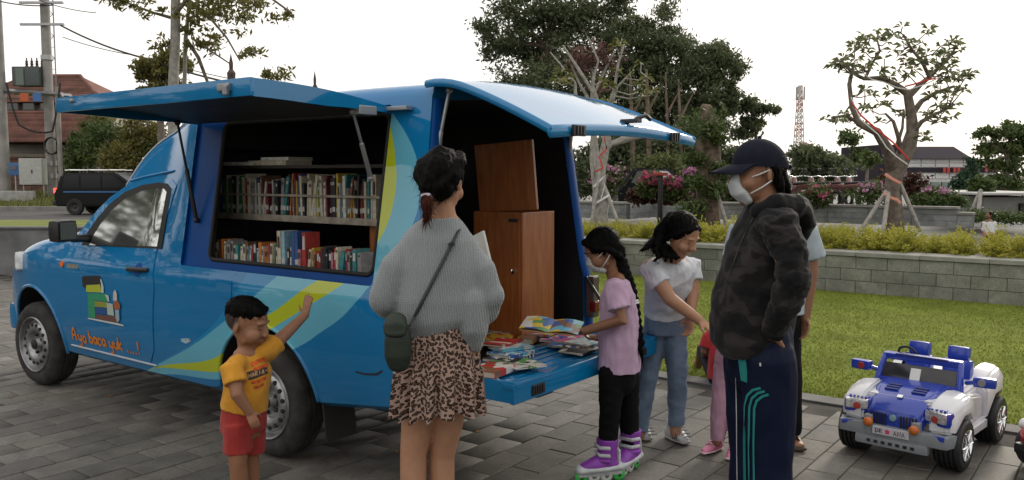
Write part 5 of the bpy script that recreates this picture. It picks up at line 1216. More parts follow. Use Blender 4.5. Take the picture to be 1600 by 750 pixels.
def camo():
    m = bpy.data.materials.new('dark camouflage cloth'); m.use_nodes = True; nt = m.node_tree; bb = nt.nodes['Principled BSDF']; tcn = nt.nodes.new('ShaderNodeTexCoord'); mp = nt.nodes.new('ShaderNodeMapping'); mp.inputs['Scale'].default_value = (1, 1, 1.9); nt.links.new(tcn.outputs['Object'], mp.inputs['Vector'])
    n = nt.nodes.new('ShaderNodeTexNoise'); n.inputs['Scale'].default_value = 8; n.inputs['Detail'].default_value = 2; n.inputs['Distortion'].default_value = .4; nt.links.new(mp.outputs['Vector'], n.inputs['Vector'])
    cr = nt.nodes.new('ShaderNodeValToRGB'); cr.color_ramp.interpolation = 'CONSTANT'; e = cr.color_ramp.elements; e[0].color = (.005, .005, .006, 1); e[1].position = .45; e[1].color = (.009, .0085, .009, 1); e.new(.57).color = (.024, .021, .021, 1); e.new(.70).color = (.012, .012, .013, 1)
    nt.links.new(n.outputs['Fac'], cr.inputs['Fac']); nt.links.new(cr.outputs['Color'], bb.inputs['Base Color']); bb.inputs['Roughness'].default_value = .85; bb.inputs['Sheen Weight'].default_value = .1; bb.inputs['Specular IOR Level'].default_value = .2
    n2 = nt.nodes.new('ShaderNodeTexNoise'); n2.inputs['Scale'].default_value = 200; nt.links.new(tcn.outputs['Object'], n2.inputs['Vector']); bp = nt.nodes.new('ShaderNodeBump'); bp.inputs['Strength'].default_value = .3; bp.inputs['Distance'].default_value = .002; nt.links.new(n2.outputs['Fac'], bp.inputs['Height']); nt.links.new(bp.outputs['Normal'], bb.inputs['Normal']); return m
g = MB()
g.tube([P(1204, 318, Y0), P(1203, 328, Y0), P(1200, 348, Y0), P(1193, 400, Y0), P(1182, 450, Y0), P(1174, 500, Y0), P(1173, 528, Y0), P(1176, 542, Y0)], [(.068, .085), (.09, .145), (.112, .18), (.140, .18), (.160, .175), (.162, .17), (.155, .17), (.13, .155)], 28, side=X, caps='flat')
limb(g, [sF-Vector((0, .05, 0)), sF, eF, wF], [.08, .08, .066, .05], 16, ('round', 'flat'))
m_camo = camo(); g2 = MB(); hd = [P(1183, 330, Y0-.12), P(1215, 318, Y0-.14), P(1240, 322, Y0-.10), P(1246, 330, Y0), P(1240, 322, Y0+.10), P(1215, 318, Y0+.14), P(1183, 330, Y0+.12)]
g2.tube(hd, [.026, .036, .05, .055, .05, .036, .026], 12); g2.tube([P(1246, 325, Y0), P(1254, 352, Y0), P(1250, 368, Y0)], [(.11, .045), (.10, .045), (.06, .03)], 14, side=Vector((0, 1, 0)))
jk = g.fused('jacket', m_camo, mn, .007, 3, fold=(.014, 11, 8)); g2.fused('hood', m_camo, mn, .006, 2, fold=(.010, 14, 10))
g = MB(); limb(g, [sN+Vector((-.015, .07, .02)), sN, sN.lerp(eN, .5)+Vector((.01, 0, 0)), eN, wN.lerp(eN, .35), wN], [.064, .072, .066, .063, .055, .043], 18, ('round', 'flat')); g.fused('sleeve', m_camo, mn, .006, 2, fold=(.013, 16, 22))
g = MB(); limb(g, [wN.lerp(eN, .06), wN+(wN-eN).normalized()*.012], [.047, .042], 16, ('flat', 'flat')); g.fused('cuff', fabric('black rib cuff', (.012, .012, .013)), mn, .005, 1)
for pts, w_ in (([(1180, 336), (1162, 372), (1150, 402), (1141, 430)], .006), ([(1130, 490), (1150, 482), (1160, 480)], .004)): surface_ribbon('drawcord', jk, pts, w_, mat('black cord', (.008, .008, .008), .6), mn, .004, 8)
m_navy = fabric('navy track fabric', (.006, .010, .030), .12, 12, .1, 200, .6)
g = MB(); g.tube([P(1184, 520, Y0), P(1185, 545, Y0), P(1186, 575, Y0)], [(.13, .175), (.128, .18), (.12, .18)], 20, side=X)
for hp, kn, ak in ML: limb(g, [hp, hp.lerp(kn, .5), kn, ak+Vector((0, 0, -.02))], [.108, .098, .086, .08], 18, ('round', 'flat'))
tr = g.fused('track_trousers', m_navy, mn, .007, 4, fold=(.010, 9, 5))
m_teal = fabric('teal stripe', (.02, .22, .21), .06, 20, .1, 200)
for k, x0 in enumerate((1163, 1170.5, 1178)): surface_ribbon('stripe', tr, [(x0+26-k*1.5, 606+k*5), (x0+14, 609+k*5), (x0+5, 618+k*4), (x0+1, 634+k*2), (x0, 690), (x0+1, 770), (x0+3, 860), (x0+5, 940)], .0095, m_teal, mn, .003, 8)
surface_ribbon('side_panel', tr, [(1157, 536), (1159, 560), (1162, 580), (1163, 596)], .034, m_teal, mn, .002, 8)
surface_ribbon('piping', tr, [(1150, 590), (1151, 650), (1152, 750), (1153, 850)], .0035, mat('white piping', (.5, .52, .52), .7), mn, .002, 10)
surface_ribbon('label_tab', tr, [(1188, 567), (1188.5, 572)], .006, mat('white piping', (.5, .52, .52), .7), mn, .003, 3)
for hp, kn, ak in ML: h_ = Vector((ak.x+.06, ak.y, 0)); shoe(mn, h_, h_+Vector((-.25, -.03, 0)), 1.05, fabric('black trainer', (.02, .02, .022)), m_sol, 'trainer')
root_fix(mn)

# ---------------------------------------------------------------- person behind the man: grey-blue T-shirt, sandals
Y0 = 5.02
hp_ = thing('person', 'person in grey-blue T-shirt, dark trousers and sandals, mostly hidden behind the camouflage jacket', 'person', (P(1208, 700, Y0).x, Y0, 0))
b = MB(); Rh = frame((-.6, -.75, 0)); hc = P(1206, 290, Y0); L = add_head(b, hc, Rh, .98)
b.tube([P(1208, 340, Y0), P(1207, 310, Y0)], [.06, .055], 12)
b.tube([P(1208, 338, Y0), P(1208, 352, Y0), P(1208, 400, Y0), P(1208, 470, Y0)], [(.08, .06), (.15, .085), (.14, .10), (.14, .10)], 20, side=X)
for sx, ex, wx, dy, th in ((1262, 1268, 1258, -.02, -1), (1155, 1149, 1156, .02, 1)):
    s_, e_, w_ = P(sx, 358, Y0), P(ex, 425, Y0-.02), P(wx, 496, Y0-.04); limb(b, [s_, e_, w_], [.05, .04, .03]); add_hand(b, w_, Vector((-.05, -.1, -1)), (th*.9, -.3, 0), th, .5, .95)
for hx, kx, ax_ in ((1190, 1188, 1190), (1228, 1232, 1236)):
    limb(b, [P(hx, 490, Y0), P(kx, 590, Y0-.01), P(ax_, 680, Y0)], [.085, .06, .042]); a_ = P(ax_, 684, Y0); a_.z = .06; b.tube([a_+Vector((.02, .05, -.02)), a_+Vector((.01, -.05, -.025)), a_+Vector((0, -.13, -.03))], [(.032, .03), (.036, .026), (.04, .018)], 10, side=X)
b.fused('body', m_skin, hp_, .006, 3, paint=painter((.24, .115, .065)))
hr = MB(); hr.ball(L(-.018, 0, .045), (.1, .083, .085), Rh); hr.fused('hair', m_hair, hp_, .006, 2)
g = MB(); g.tube([P(1208, 330, Y0), P(1208, 338, Y0), P(1208, 352, Y0), P(1208, 420, Y0), P(1208, 490, Y0)], [(.085, .075), (.16, .10), (.215, .125), (.19, .13), (.19, .14)], 22, side=X, caps='flat')
for sx, ex in ((1258, 1271), (1158, 1146)): limb(g, [P(lerp(sx, 1208, .3), 355, Y0), P(sx, 362, Y0), P(ex, 404, Y0-.01)], [.07, .074, .072], 14, ('round', 'flat'))
g.fused('t_shirt', fabric('grey-blue jersey', (.36, .42, .46), .08), hp_, .007, 3, fold=(.008, 10, 6))
g = MB(); g.tube([P(1208, 480, Y0), P(1208, 505, Y0)], [(.17, .13), (.17, .13)], 18, side=X)
for hx, kx, ax_ in ((1190, 1188, 1190), (1226, 1230, 1232)): limb(g, [P(hx, 500, Y0), P(kx, 590, Y0-.01), P(ax_, 676, Y0)], [.095, .085, .075], 16, ('round', 'flat'))
g.fused('trousers', fabric('black trousers', (.007, .007, .008)), hp_, .007, 3, fold=(.008, 10, 6))
for ax_ in (1190, 1236):
    a_ = P(ax_, 684, Y0); a_.z = 0; g = MB(); g.tube([a_+Vector((.02, .07, .016)), a_+Vector((.01, -.05, .016)), a_+Vector((0, -.15, .016))], [(.036, .015), (.04, .015), (.045, .014)], 14, side=X); so = g.build('sandal', mat('brown sandal', (.05, .03, .022), .7), hp_, 50)
    for dy in (-.03, -.09): t = MB(); t.tube([a_+Vector((-.045, dy, .02)), a_+Vector((0, dy, .075)), a_+Vector((.045, dy, .02))], [(.016, .004)]*3, 8, side=Vector((0, 1, 0))); t.build('sandal_strap', mat('brown sandal', (.05, .03, .022), .7), so, 60)
root_fix(hp_)

# ---------------------------------------------------------------- child in pink behind the man
Y0 = 4.84
ck = thing('person', 'small child in pale pink trousers and pink shoes, upper body hidden behind the camouflage jacket', 'person', (P(1135, 705, Y0).x, Y0, 0))
b = MB(); Rh = frame((-.7, -.5, 0)); hc = P(1162, 455, Y0); L = add_head(b, hc, Rh, .9, True)
b.tube([P(1160, 500, Y0), P(1161, 470, Y0)], [.045, .04], 12); b.tube([P(1158, 500, Y0), P(1156, 520, Y0), P(1148, 560, Y0), P(1142, 590, Y0)], [(.08, .06), (.10, .08), (.09, .08), (.09, .08)], 18, side=X)
for sx, wx in ((1132, 1140), (1180, 1182)): s_, e_, w_ = P(sx+6, 512, Y0), P(sx+8, 545, Y0), P(wx+8, 575, Y0-.04); limb(b, [s_, e_, w_], [.034, .028, .022]); add_hand(b, w_, (0, -.1, -1), (.5, .3, 0), 1, .5, .62)
CL = []
for hx, kx, ax_, ay, dy in ((1132, 1126, 1121, 690, 0), (1152, 1152, 1150, 698, -.04)): a_ = (P(hx, 575, Y0+dy), P(kx, 635, Y0+dy-.01), P(ax_, ay, Y0+dy)); CL.append(a_); limb(b, a_, [.05, .036, .028])
b.fused('body', m_skin, ck, .006, 3, paint=painter((.26, .12, .07)))
hr = MB(); hr.ball(L(-.02, 0, .04), (.10, .086, .09), Rh); hr.fused('hair', m_hair, ck, .006, 2)
g = MB(); g.tube([P(1160, 495, Y0), P(1158, 510, Y0), P(1152, 540, Y0), P(1146, 570, Y0)], [(.06, .05), (.11, .09), (.11, .095), (.11, .10)], 18, side=X, caps='flat'); g.fused('top', fabric('pale pink jersey', (.50, .30, .36)), ck, .007, 3, fold=(.006, 12, 6))
g = MB(); g.tube([P(1144, 545, Y0), P(1142, 560, Y0), P(1142, 585, Y0)], [(.088, .085), (.09, .09), (.09, .09)], 18, side=X, caps='flat')
for h_, k_, a_ in CL: limb(g, [h_, k_, a_-Vector((0, 0, -.01))], [.062, .056, .042], 14, ('round', 'flat'))
g.fused('trousers', fabric('pale pink cotton', (.46, .27, .36)), ck, .006, 3, fold=(.007, 14, 8))
m_pink = mat('pink shoe leather', (.62, .20, .33), .5, var=.12, vscale=30)
for (hx, hy_), (tx, ty) in (((1124, 702), (1098, 711)), ((1152, 708), (1138, 720))):
    o, d, sd, hl, to = shoe(ck, G(hx, hy_), G(tx, ty), .66, m_pink, mat('pale pink sole', (.62, .48, .5), .6), 'shoe', .085)
    for k in range(2): q = hl+d*(.06+.03*k)+Vector((0, 0, .062-.008*k)); t = MB(); t.tube([q-sd*.03-Vector((0, 0, .012)), q+Vector((0, 0, .004)), q+sd*.03-Vector((0, 0, .012))], [(.009, .004)]*3, 8, side=d); t.build('shoe_strap', mat('light pink strap', (.66, .36, .45), .5), o, 60)
root_fix(ck)

# ---------------------------------------------------------------- person in red sitting at the lawn's edge, back to us
c0 = G(1133, 600); c0.z = 0
rd = thing('person', 'person in red T-shirt sitting on the lawn edge with back to camera, half hidden', 'person', c0)
b = MB(); Yr = c0.y; up = Vector((0, 0, 1)); L0 = lambda x, y, z: c0+Vector((x, y, z))
Rh = frame((.1, .99, -.1)); L = add_head(b, L0(.06, .10, .56), Rh, .85, True); b.tube([L0(.02, .04, .44), L0(.05, .09, .51)], [.045, .04], 12)
b.tube([L0(0, 0, .08), L0(0, -.01, .2), L0(.01, .02, .36), L0(.02, .04, .44)], [(.12, .09), (.11, .08), (.12, .075), (.06, .05)], 18, side=X)
for sg in (-1, 1): limb(b, [L0(sg*.12, .03, .38), L0(sg*.16, .02, .25), L0(sg*.13, .14, .20)], [.035, .03, .024]); add_hand(b, L0(sg*.13, .14, .20), (0, 1, -.2), (-sg, 0, 0), sg, .5, .65); limb(b, [L0(sg*.08, .05, .09), L0(sg*.10, .34, .22), L0(sg*.09, .52, .05)], [.065, .045, .035]); b.tube([L0(sg*.09, .52, .03), L0(sg*.09, .62, .03)], [.03, .025], 10)
b.fused('body', m_skin, rd, .006, 3, paint=painter((.22, .10, .06)))
hr = MB(); hr.ball(L(-.02, 0, .04), (.10, .086, .09), Rh); hr.fused('hair', m_hair, rd, .006, 2)
g = MB(); g.tube([L0(0, -.01, .05), L0(0, -.02, .2), L0(.01, .01, .36), L0(.02, .03, .44)], [(.145, .115), (.135, .10), (.14, .09), (.07, .06)], 20, side=X, caps='flat')
for sg in (-1, 1): limb(g, [L0(sg*.09, .03, .40), L0(sg*.13, .03, .36), L0(sg*.155, .02, .28)], [.05, .05, .048], 12, ('round', 'flat'))
g.fused('t_shirt', fabric('red jersey', (.42, .035, .04), .1), rd, .007, 3, fold=(.008, 9, 6))
g = MB(); g.tube([L0(0, .0, .03), L0(0, .0, .09)], [(.13, .10), (.14, .11)], 18, side=X)
for sg in (-1, 1): limb(g, [L0(sg*.07, .03, .085), L0(sg*.10, .30, .20)], [.075, .06], 12)
g.fused('shorts', fabric('dark shorts', (.03, .025, .03)), rd, .007, 3)
root_fix(rd)
# ================================================================ lettering and picture on the van door
SIDE_N = -BX
def UH(px, py):                       # photo point -> (u, h) on the van's left side
    off = 0.0; d = ray(px, py)
    for _ in range(8):
        p0 = ORG+SIDE_N*off; t = (p0-CAMP).dot(SIDE_N)/d.dot(SIDE_N); q = CAMP+d*t
        u, h = (q-ORG).dot(FW), q.z; off = VW(u, h)+.006-.81
    return u, h
door = [c for c in van.children if c.name.startswith('door')][0]
def ribbon2(polys, wd, off, name, m, parent):
    V = []; F = []
    for pts in polys:
        dn = []
        for i in range(len(pts)-1):
            for k in range(4): t = k/4; dn.append((lerp(pts[i][0], pts[i+1][0], t), lerp(pts[i][1], pts[i+1][1], t)))
        dn.append(pts[-1]); o = len(V)
        for i, (u, h) in enumerate(dn):
            a, b = dn[max(i-1, 0)], dn[min(i+1, len(dn)-1)]; tx, tz = b[0]-a[0], b[1]-a[1]; l = math.hypot(tx, tz) or 1; nx, nz_ = -tz/l*wd/2, tx/l*wd/2
            w_ = 1+.22*math.sin(i*2.1+u*40)
            for s_ in (-1, 1): uu, hh = u+nx*s_*w_, h+nz_*s_*w_; V.append((uu, VW(uu, hh)+off, hh))
        for i in range(len(dn)-1): F.append((o+2*i, o+2*i+1, o+2*i+3, o+2*i+2))
    me = bpy.data.meshes.new(name); me.from_pydata(V, [], F); return link(name, me, m, parent)
LOW = {'A': [[(0, 0), (.15, .7), (.45, 1.05), (.7, .6), (.75, 0)], [(.1, .4), (.75, .45)]], 'y': [[(.05, .6), (.1, .2), (.5, .12), (.62, .55)], [(.62, .6), (.58, -.15), (.35, -.42), (.05, -.3)]], 'o': [[(.35, .6), (.05, .4), (.1, .08), (.45, .0), (.65, .3), (.35, .6)]],
       'b': [[(.1, 1.0), (.05, .05)], [(.05, .1), (.5, .02), (.62, .4), (.3, .55), (.08, .35)]], 'a': [[(.6, .5), (.2, .58), (.02, .25), (.25, .0), (.58, .25)], [(.6, .58), (.62, .0)]], 'c': [[(.6, .5), (.25, .6), (.02, .3), (.2, .02), (.6, .08)]],
       'u': [[(.05, .6), (.05, .15), (.35, .0), (.6, .25)], [(.62, .6), (.62, .0)]], 'k': [[(.08, 1.0), (.05, 0)], [(.58, .6), (.1, .28), (.6, .0)]], '.': [[(.2, .0), (.38, .02)]], '!': [[(.3, 1.0), (.28, .32)], [(.26, .06), (.34, .05)]]}
u_, h0_ = 2.262, .432; m_org = mat('orange sign paint', (.60, .19, .015), .5, var=.15, vscale=30)
txt = 'Ayo baca yuk ....!'; adv = {'A': .085, ' ': .035, '.': .034, '!': .05, 'y': .062}; sc_ = .088
x = 0
for ch in txt:
    if ch != ' ':
        polys = [[(u_-x-gx*.075, h0_+gy*sc_+(-.006 if ch in 'yo' else 0)) for gx, gy in st_] for st_ in LOW[ch]]
        ribbon2(polys, .017, .0085, 'letter', m_org, door)
    x += adv.get(ch, .058)
def zp(*pts): return [UH(80+a*.2932, 400+b*.2933) for a, b in pts]
art = [(zp((163, 115), (175, 107), (258, 104), (270, 122), (270, 152), (190, 152), (192, 172), (170, 165)), (.02, .018, .02)), (zp((188, 156), (262, 151), (268, 194), (188, 191)), (.42, .47, .03)), (zp((195, 197), (290, 201), (310, 243), (232, 236), (238, 330), (202, 328)), (.03, .28, .13)),
       (zp((233, 239), (300, 246), (300, 275), (235, 270)), (.26, .28, .04)), (zp((236, 273), (304, 281), (304, 313), (237, 307)), (.02, .08, .25)), (zp((243, 311), (355, 322), (358, 356), (244, 334)), (.16, .07, .05)),
       (zp((264, 120), (272, 126), (283, 165), (283, 196), (270, 195), (270, 150)), (.55, .58, .55)), (zp((290, 203), (310, 210), (314, 243), (306, 241)), (.5, .55, .5)), (zp((300, 248), (332, 255), (340, 318), (305, 312)), (.42, .5, .42)), (zp((202, 328), (244, 335), (358, 357), (392, 367), (388, 373), (200, 334)), (.6, .62, .62)),
       (zp((335, 235), (336, 195), (345, 178), (356, 200), (357, 235), (346, 240)), (.55, .5, .46)), (zp((338, 243), (360, 238), (374, 262), (370, 285), (340, 280)), (.36, .10, .04)), (zp((346, 284), (368, 287), (370, 340), (360, 356), (350, 330)), (.30, .38, .46))]
for k, (poly, c) in enumerate(art): patch(poly, .0075+.0006*k, 'door_picture', mat('door picture ink %d' % k, c, .45), door, 0, .08, 1, False)
patch([UH(80+.2932*a, 400+.2933*b_) for a, b_ in ((688, 440), (735, 438), (742, 455), (715, 468), (690, 455))], .0025, 'sticker', mat('worn sticker', (.30, .42, .50), .6, var=.5, vscale=60), van, 0, .05)

# ================================================================ books on the van's shelves
PAL = [('cream', (.60, .55, .42)), ('white', (.66, .66, .62)), ('red', (.36, .04, .035)), ('brown', (.16, .08, .045)), ('black', (.025, .025, .03)), ('orange', (.50, .17, .03)), ('teal', (.04, .22, .23)), ('blue', (.04, .11, .30)), ('green', (.06, .19, .07)), ('yellow', (.58, .42, .06)), ('grey', (.28, .28, .28)), ('pink', (.48, .20, .25)), ('light blue', (.25, .42, .52)), ('maroon', (.18, .03, .04))]
WTS = [16, 16, 9, 8, 9, 6, 5, 6, 4, 3, 7, 3, 4, 5]
m_page = mat('book pages', (.56, .52, .42), .9, bump=.3, bscale=300); m_tape = mat('white spine label', (.58, .58, .55), .6)
def ordn(n): return '%d%s' % (n, 'th' if 10 <= n % 100 <= 20 else {1: 'st', 2: 'nd', 3: 'rd'}.get(n % 10, 'th'))
def cover_m(cn, c): return mat('%s cover' % cn, c, .5, var=.25, vscale=35, rnd=.12)
def shelf_row(u_start, u_end, zb, y, hmin, hmax, where, grp, label_p, depth=.15, big=()):
    u = u_start; k = 0; rnd = random.Random(len(where))
    while u > u_end:
        k += 1; th = rnd.choice([.010, .013, .016, .018, .022, .028]); hh = rnd.uniform(hmin, hmax)
        if k in big: hh = hmax+.07; th = .03
        cn, c = rnd.choices(PAL, WTS)[0]; dz = rnd.uniform(-.012, .010); tl = rnd.gauss(0, .035) if rnd.random() < .7 else rnd.uniform(-.22, .06)
        t = thing('book', '%s-spined book, %s from the left in the %s' % (cn, ordn(k), where), 'book', group=grp)
        t.matrix_world = VM @ Matrix.Translation((u-th/2, y+dz, zb)) @ Matrix.Rotation(tl, 4, 'Y')
        MB().box((0, -depth/2-.002, hh/2), (th-.005, depth-.004, hh-.008)).build('pages', m_page, t)
        cv = MB(); cv.box((0, -.0015, hh/2), (th-.001, .003, hh))
        for sx in (-1, 1): cv.box((sx*(th/2-.0015), -depth/2-.003, hh/2), (.002, depth, hh))
        cv.build('cover', cover_m(cn, c), t)
        if rnd.random() < label_p: MB().box((0, .0012, .045+rnd.uniform(-.004, .004)), (th-.004, .002, .028)).build('spine_label', m_tape, t)
        elif rnd.random() < .5: MB().box((0, .0012, hh*.7), (th*.6, .002, hh*.3)).build('spine_title', m_tape if sum(c) < .6 else mat('dark title', (.05, .03, .03), .6), t)
        if th > .015 and rnd.random() < .6: MB().box((0, .0012, hh*.86), (th*.5, .002, hh*.08)).build('spine_mark', mat('dark title', (.05, .03, .03), .6) if sum(c) > .5 else m_tape, t)
        u -= th+rnd.uniform(.001, .004)
shelf_row(1.085, -.40, 1.364, .385, .20, .262, 'upper shelf row behind the van rail', 'books on the upper van shelf', .85)
shelf_row(.80, -.555, 1.079, .655, .10, .145, 'lower row along the van hatch sill', 'books on the lower van shelf', .15, .10, (33, 34, 37, 38, 41))
for k, (u, th, ln, cn, y) in enumerate(((.80, .022, .30, 'white', .42), (.52, .030, .40, 'cream', .40), (.45, .018, .26, 'white', .40))):
    t = thing('book', '%s book lying flat on the top van shelf, %s of three from the left' % (cn, ordn(k+1)), 'book', group='books lying on the top van shelf'); t.matrix_world = VM @ Matrix.Translation((u, y-.1, 1.6755+(.031 if k == 2 else 0))) @ Matrix.Rotation((.08, -.05, .02)[k], 4, 'Z')
    MB().box((0, -.001, th/2), (ln-.006, .19, th-.006)).build('pages', m_page, t)
    cv = MB(); cv.box((0, .097, th/2), (ln, .004, th)); cv.box((0, 0, .0015), (ln, .196, .003)); cv.box((0, 0, th-.0015), (ln, .196, .003)); cv.build('cover', cover_m(cn, dict(PAL)[cn]), t)

# ================================================================ books and magazines spread over the tailgate
def print_mat(name, cols, scale, seed):
    m = bpy.data.materials.new(name); m.use_nodes = True; nt = m.node_tree; b = nt.nodes['Principled BSDF']; tcn = nt.nodes.new('ShaderNodeTexCoord'); mp = nt.nodes.new('ShaderNodeMapping'); mp.inputs['Location'].default_value = (seed, seed*.7, 0); nt.links.new(tcn.outputs['Object'], mp.inputs['Vector'])
    v = nt.nodes.new('ShaderNodeTexVoronoi'); v.distance = 'CHEBYCHEV'; v.voronoi_dimensions = '2D'; v.inputs['Scale'].default_value = scale; nt.links.new(mp.outputs['Vector'], v.inputs['Vector']); sp_ = nt.nodes.new('ShaderNodeSeparateColor'); nt.links.new(v.outputs['Color'], sp_.inputs[0])
    cr = nt.nodes.new('ShaderNodeValToRGB'); cr.color_ramp.interpolation = 'CONSTANT'; e = cr.color_ramp.elements
    e[0].color = (*cols[0], 1); e[0].position = 0; e[1].color = (*cols[1], 1); e[1].position = .22
    for i, c in enumerate(cols[2:]): e.new(.42+.16*i).color = (*c, 1)
    nt.links.new(sp_.outputs[0], cr.inputs['Fac']); nt.links.new(cr.outputs['Color'], b.inputs['Base Color']); b.inputs['Roughness'].default_value = .35; return m
RED, BLU, YEL, WHT, GRN, PNK, BRN, BLK, SKY = (.42, .03, .03), (.03, .10, .32), (.55, .38, .04), (.55, .55, .52), (.08, .25, .07), (.50, .10, .22), (.18, .09, .05), (.02, .02, .025), (.10, .38, .55)
TZ = .668
GATE = [  # px, py, height above gate, width, depth, thick, yaw, tilt, colours, label
 (768, 574, .000, .20, .15, .028, .15, 0, (RED, WHT, RED, BRN), 'thick red and white book at the near corner of the lowered tailgate'),
 (800, 566, .000, .21, .15, .010, -.25, 0, (GRN, WHT, BLK, GRN), 'thin grey-green magazine beside the thick red and white book on the tailgate'),
 (822, 571, .010, .17, .12, .006, -.5, .05, (GRN, WHT, GRN, WHT), 'pale-edged booklet overhanging its neighbour near the tailgate front edge'),
 (795, 556, .000, .24, .17, .018, .1, 0, (BLK, WHT, BLU, BLK), 'dark-covered book at the bottom of the near tailgate stack'),
 (800, 549, .018, .22, .16, .012, -.1, 0, (WHT, SKY, WHT, BLU), 'white book just under the sky-blue one in the near tailgate stack'),
 (798, 541, .031, .20, .15, .012, -.35, .03, (SKY, BLU, SKY, WHT), 'sky-blue storybook on top of the near tailgate stack'),
 (785, 534, .044, .21, .14, .010, .1, .02, (RED, RED, WHT, RED), 'red book with white picture frames atop the near tailgate stack'),
 (775, 527, .020, .22, .14, .014, .3, 0, (YEL, BRN, RED, YEL), 'yellow and brown book behind the red one on the tailgate'),
 (775, 520, .016, .24, .16, .012, .2, 0, (WHT, BLU, WHT, WHT), 'pale magazine lying against the cabinet at the back of the tailgate'),
 (823, 527, .000, .12, .09, .030, .4, 0, (BRN, YEL, BRN, BRN), 'small tan book between the two tailgate piles'),
 (815, 513, .014, .30, .21, .005, .45, .10, (WHT, GRN, WHT, RED, PNK), 'open white magazine spread at the back of the tailgate'),
 (850, 518, .020, .28, .21, .005, .1, .06, (PNK, WHT, RED, SKY, YEL), 'pink and white comic magazine in the middle of the tailgate'),
 (880, 527, .006, .26, .18, .012, .15, 0, (PNK, WHT, BLU, PNK), 'magenta picture book under the reading hand'),
 (895, 536, .000, .26, .19, .010, .1, 0, (BLK, WHT, BLK, BLU), 'black-edged magazine at the bottom of the far tailgate pile'),
 (918, 533, .010, .22, .17, .012, -.1, 0, (WHT, SKY, WHT, WHT), 'white and blue booklet against the lilac T-shirt on the tailgate'),
 (905, 546, .000, .20, .15, .010, .05, 0, (BLK, WHT, BRN, BLK), 'dark patterned magazine at the tailgate edge beside the lilac T-shirt')]
for k, (px, py, dz, wd, dp, th, yaw, tl, cols, lb) in enumerate(GATE):
    p = G(px, py, TZ+dz+th); t = thing('magazine' if th < .011 else 'book', lb, 'book', group='reading matter on the tailgate'); t.matrix_world = Matrix.Translation((p.x, p.y, TZ+dz+.001)) @ Matrix.Rotation(VAN_ROT+PI/2+yaw, 4, 'Z') @ Matrix.Rotation(tl, 4, 'X')
    MB().box((0, -.001, th/2), (wd-.006, dp-.004, max(.002, th-.003))).build('pages', m_page, t)
    cv = MB(); n_ = 8; vv = []
    for i in range(n_+1):
        x_ = -wd/2+wd*i/n_
        for y_ in (-dp/2, dp/2): vv.append((x_, y_, th+.001+.003*math.sin(i*1.1+k)*(1 if th < .011 else .2)))
    cv.add(vv, [(2*i, 2*i+2, 2*i+3, 2*i+1) for i in range(n_)]); cv.box((0, dp/2-.001, th/2), (wd, .003, th)); cv.box((0, 0, .001), (wd, dp, .002))
    cv.build('cover', print_mat('print %d' % k, cols, 22+k % 5*6, k*3.1), t)
t = thing('picture_book', 'open blue and yellow picture book held up by the person in lilac', 'book'); q = P(862, 509, 4.40); t.matrix_world = Matrix.Translation(q) @ Matrix.Rotation(-.25, 4, 'Z') @ Matrix.Rotation(.16, 4, 'X') @ Matrix.Rotation(.06, 4, 'Y')
for sg in (-1, 1):
    g = MB(); vv = []; n_ = 6
    for i in range(n_+1):
        x_ = sg*.155*i/n_
        for y_ in (-.10, .10): vv.append((x_, y_, .012*math.sin(i/n_*PI*.9)))
    g.add(vv, [(2*i, 2*i+2, 2*i+3, 2*i+1) for i in range(n_)]); g.build('page', print_mat('comic %d' % sg, (SKY, YEL, BLU, GRN, WHT, YEL) if sg < 0 else (BLU, SKY, GRN, YEL, BRN, WHT), 17, sg*5+2), t)
g = MB(); g.box((0, 0, -.004), (.30, .20, .003)); g.build('cover', mat('tan book board', (.40, .24, .10), .6), t)
# ================================================================ ride-on toy cars
A1, A2, A3 = G(1505, 734), G(1325, 697), G(1559, 690)
fm = (A1+A2)/2; fd = (A1-A3).normalized(); tc_ = fm-fd*.345
toy = thing('toy_car', 'blue and white ride-on toy jeep parked at the lawn edge', 'toy car', (tc_.x, tc_.y, 0), math.atan2(fd.y, fd.x))
toy.scale = (.98, .98, .95)
mW = mat('white toy plastic', (.62, .63, .66), .28, coat=.3, var=.05, vscale=4); mB = mat('royal blue toy plastic', (.016, .045, .36), .25, coat=.4, var=.08, vscale=4); mG = mat('grey toy bumper', (.22, .24, .26), .45, var=.1); mK = mat('black toy plastic', (.014, .014, .016), .4)
mCh = mat('toy chrome', (.7, .71, .73), .15, 1.0)
def hull(secs, name, m, parent=toy, ang=40, sub=0):
    """loft through closed cross-sections [(x, [(y,z)...])]"""
    g = MB(); n = len(secs[0][1]); V = []; F = []
    for x, pts in secs: V += [(x, y, z) for y, z in pts]
    for i in range(len(secs)-1):
        for k in range(n): F.append((i*n+k, i*n+(k+1) % n, (i+1)*n+(k+1) % n, (i+1)*n+k))
    F += [tuple(range(n)), tuple((len(secs)-1)*n+k for k in range(n))]; g.add(V, F)
    o = g.build(name, m, parent); bm = bmesh.new(); bm.from_mesh(o.data); bmesh.ops.bevel(bm, geom=[e for e in bm.edges if len(e.link_faces) == 2 and e.calc_face_angle(0) > .5], offset=.012, segments=2, affect='EDGES'); bm.to_mesh(o.data); bm.free(); auto_smooth(o.data, ang); return o
def bx(w_, z0, z1, c=.0): return [(-w_, z0), (w_, z0), (w_, z1-c), (w_-c, z1), (-w_+c, z1), (-w_, z1-c)]
hull([(-.50, bx(.22, .19, .40, .03)), (-.44, bx(.25, .16, .44, .04)), (-.05, bx(.235, .14, .40, .03)), (.10, bx(.235, .14, .40, .03)), (.20, bx(.25, .17, .41, .03)), (.44, bx(.25, .20, .385, .05))], 'body_tub', mW)
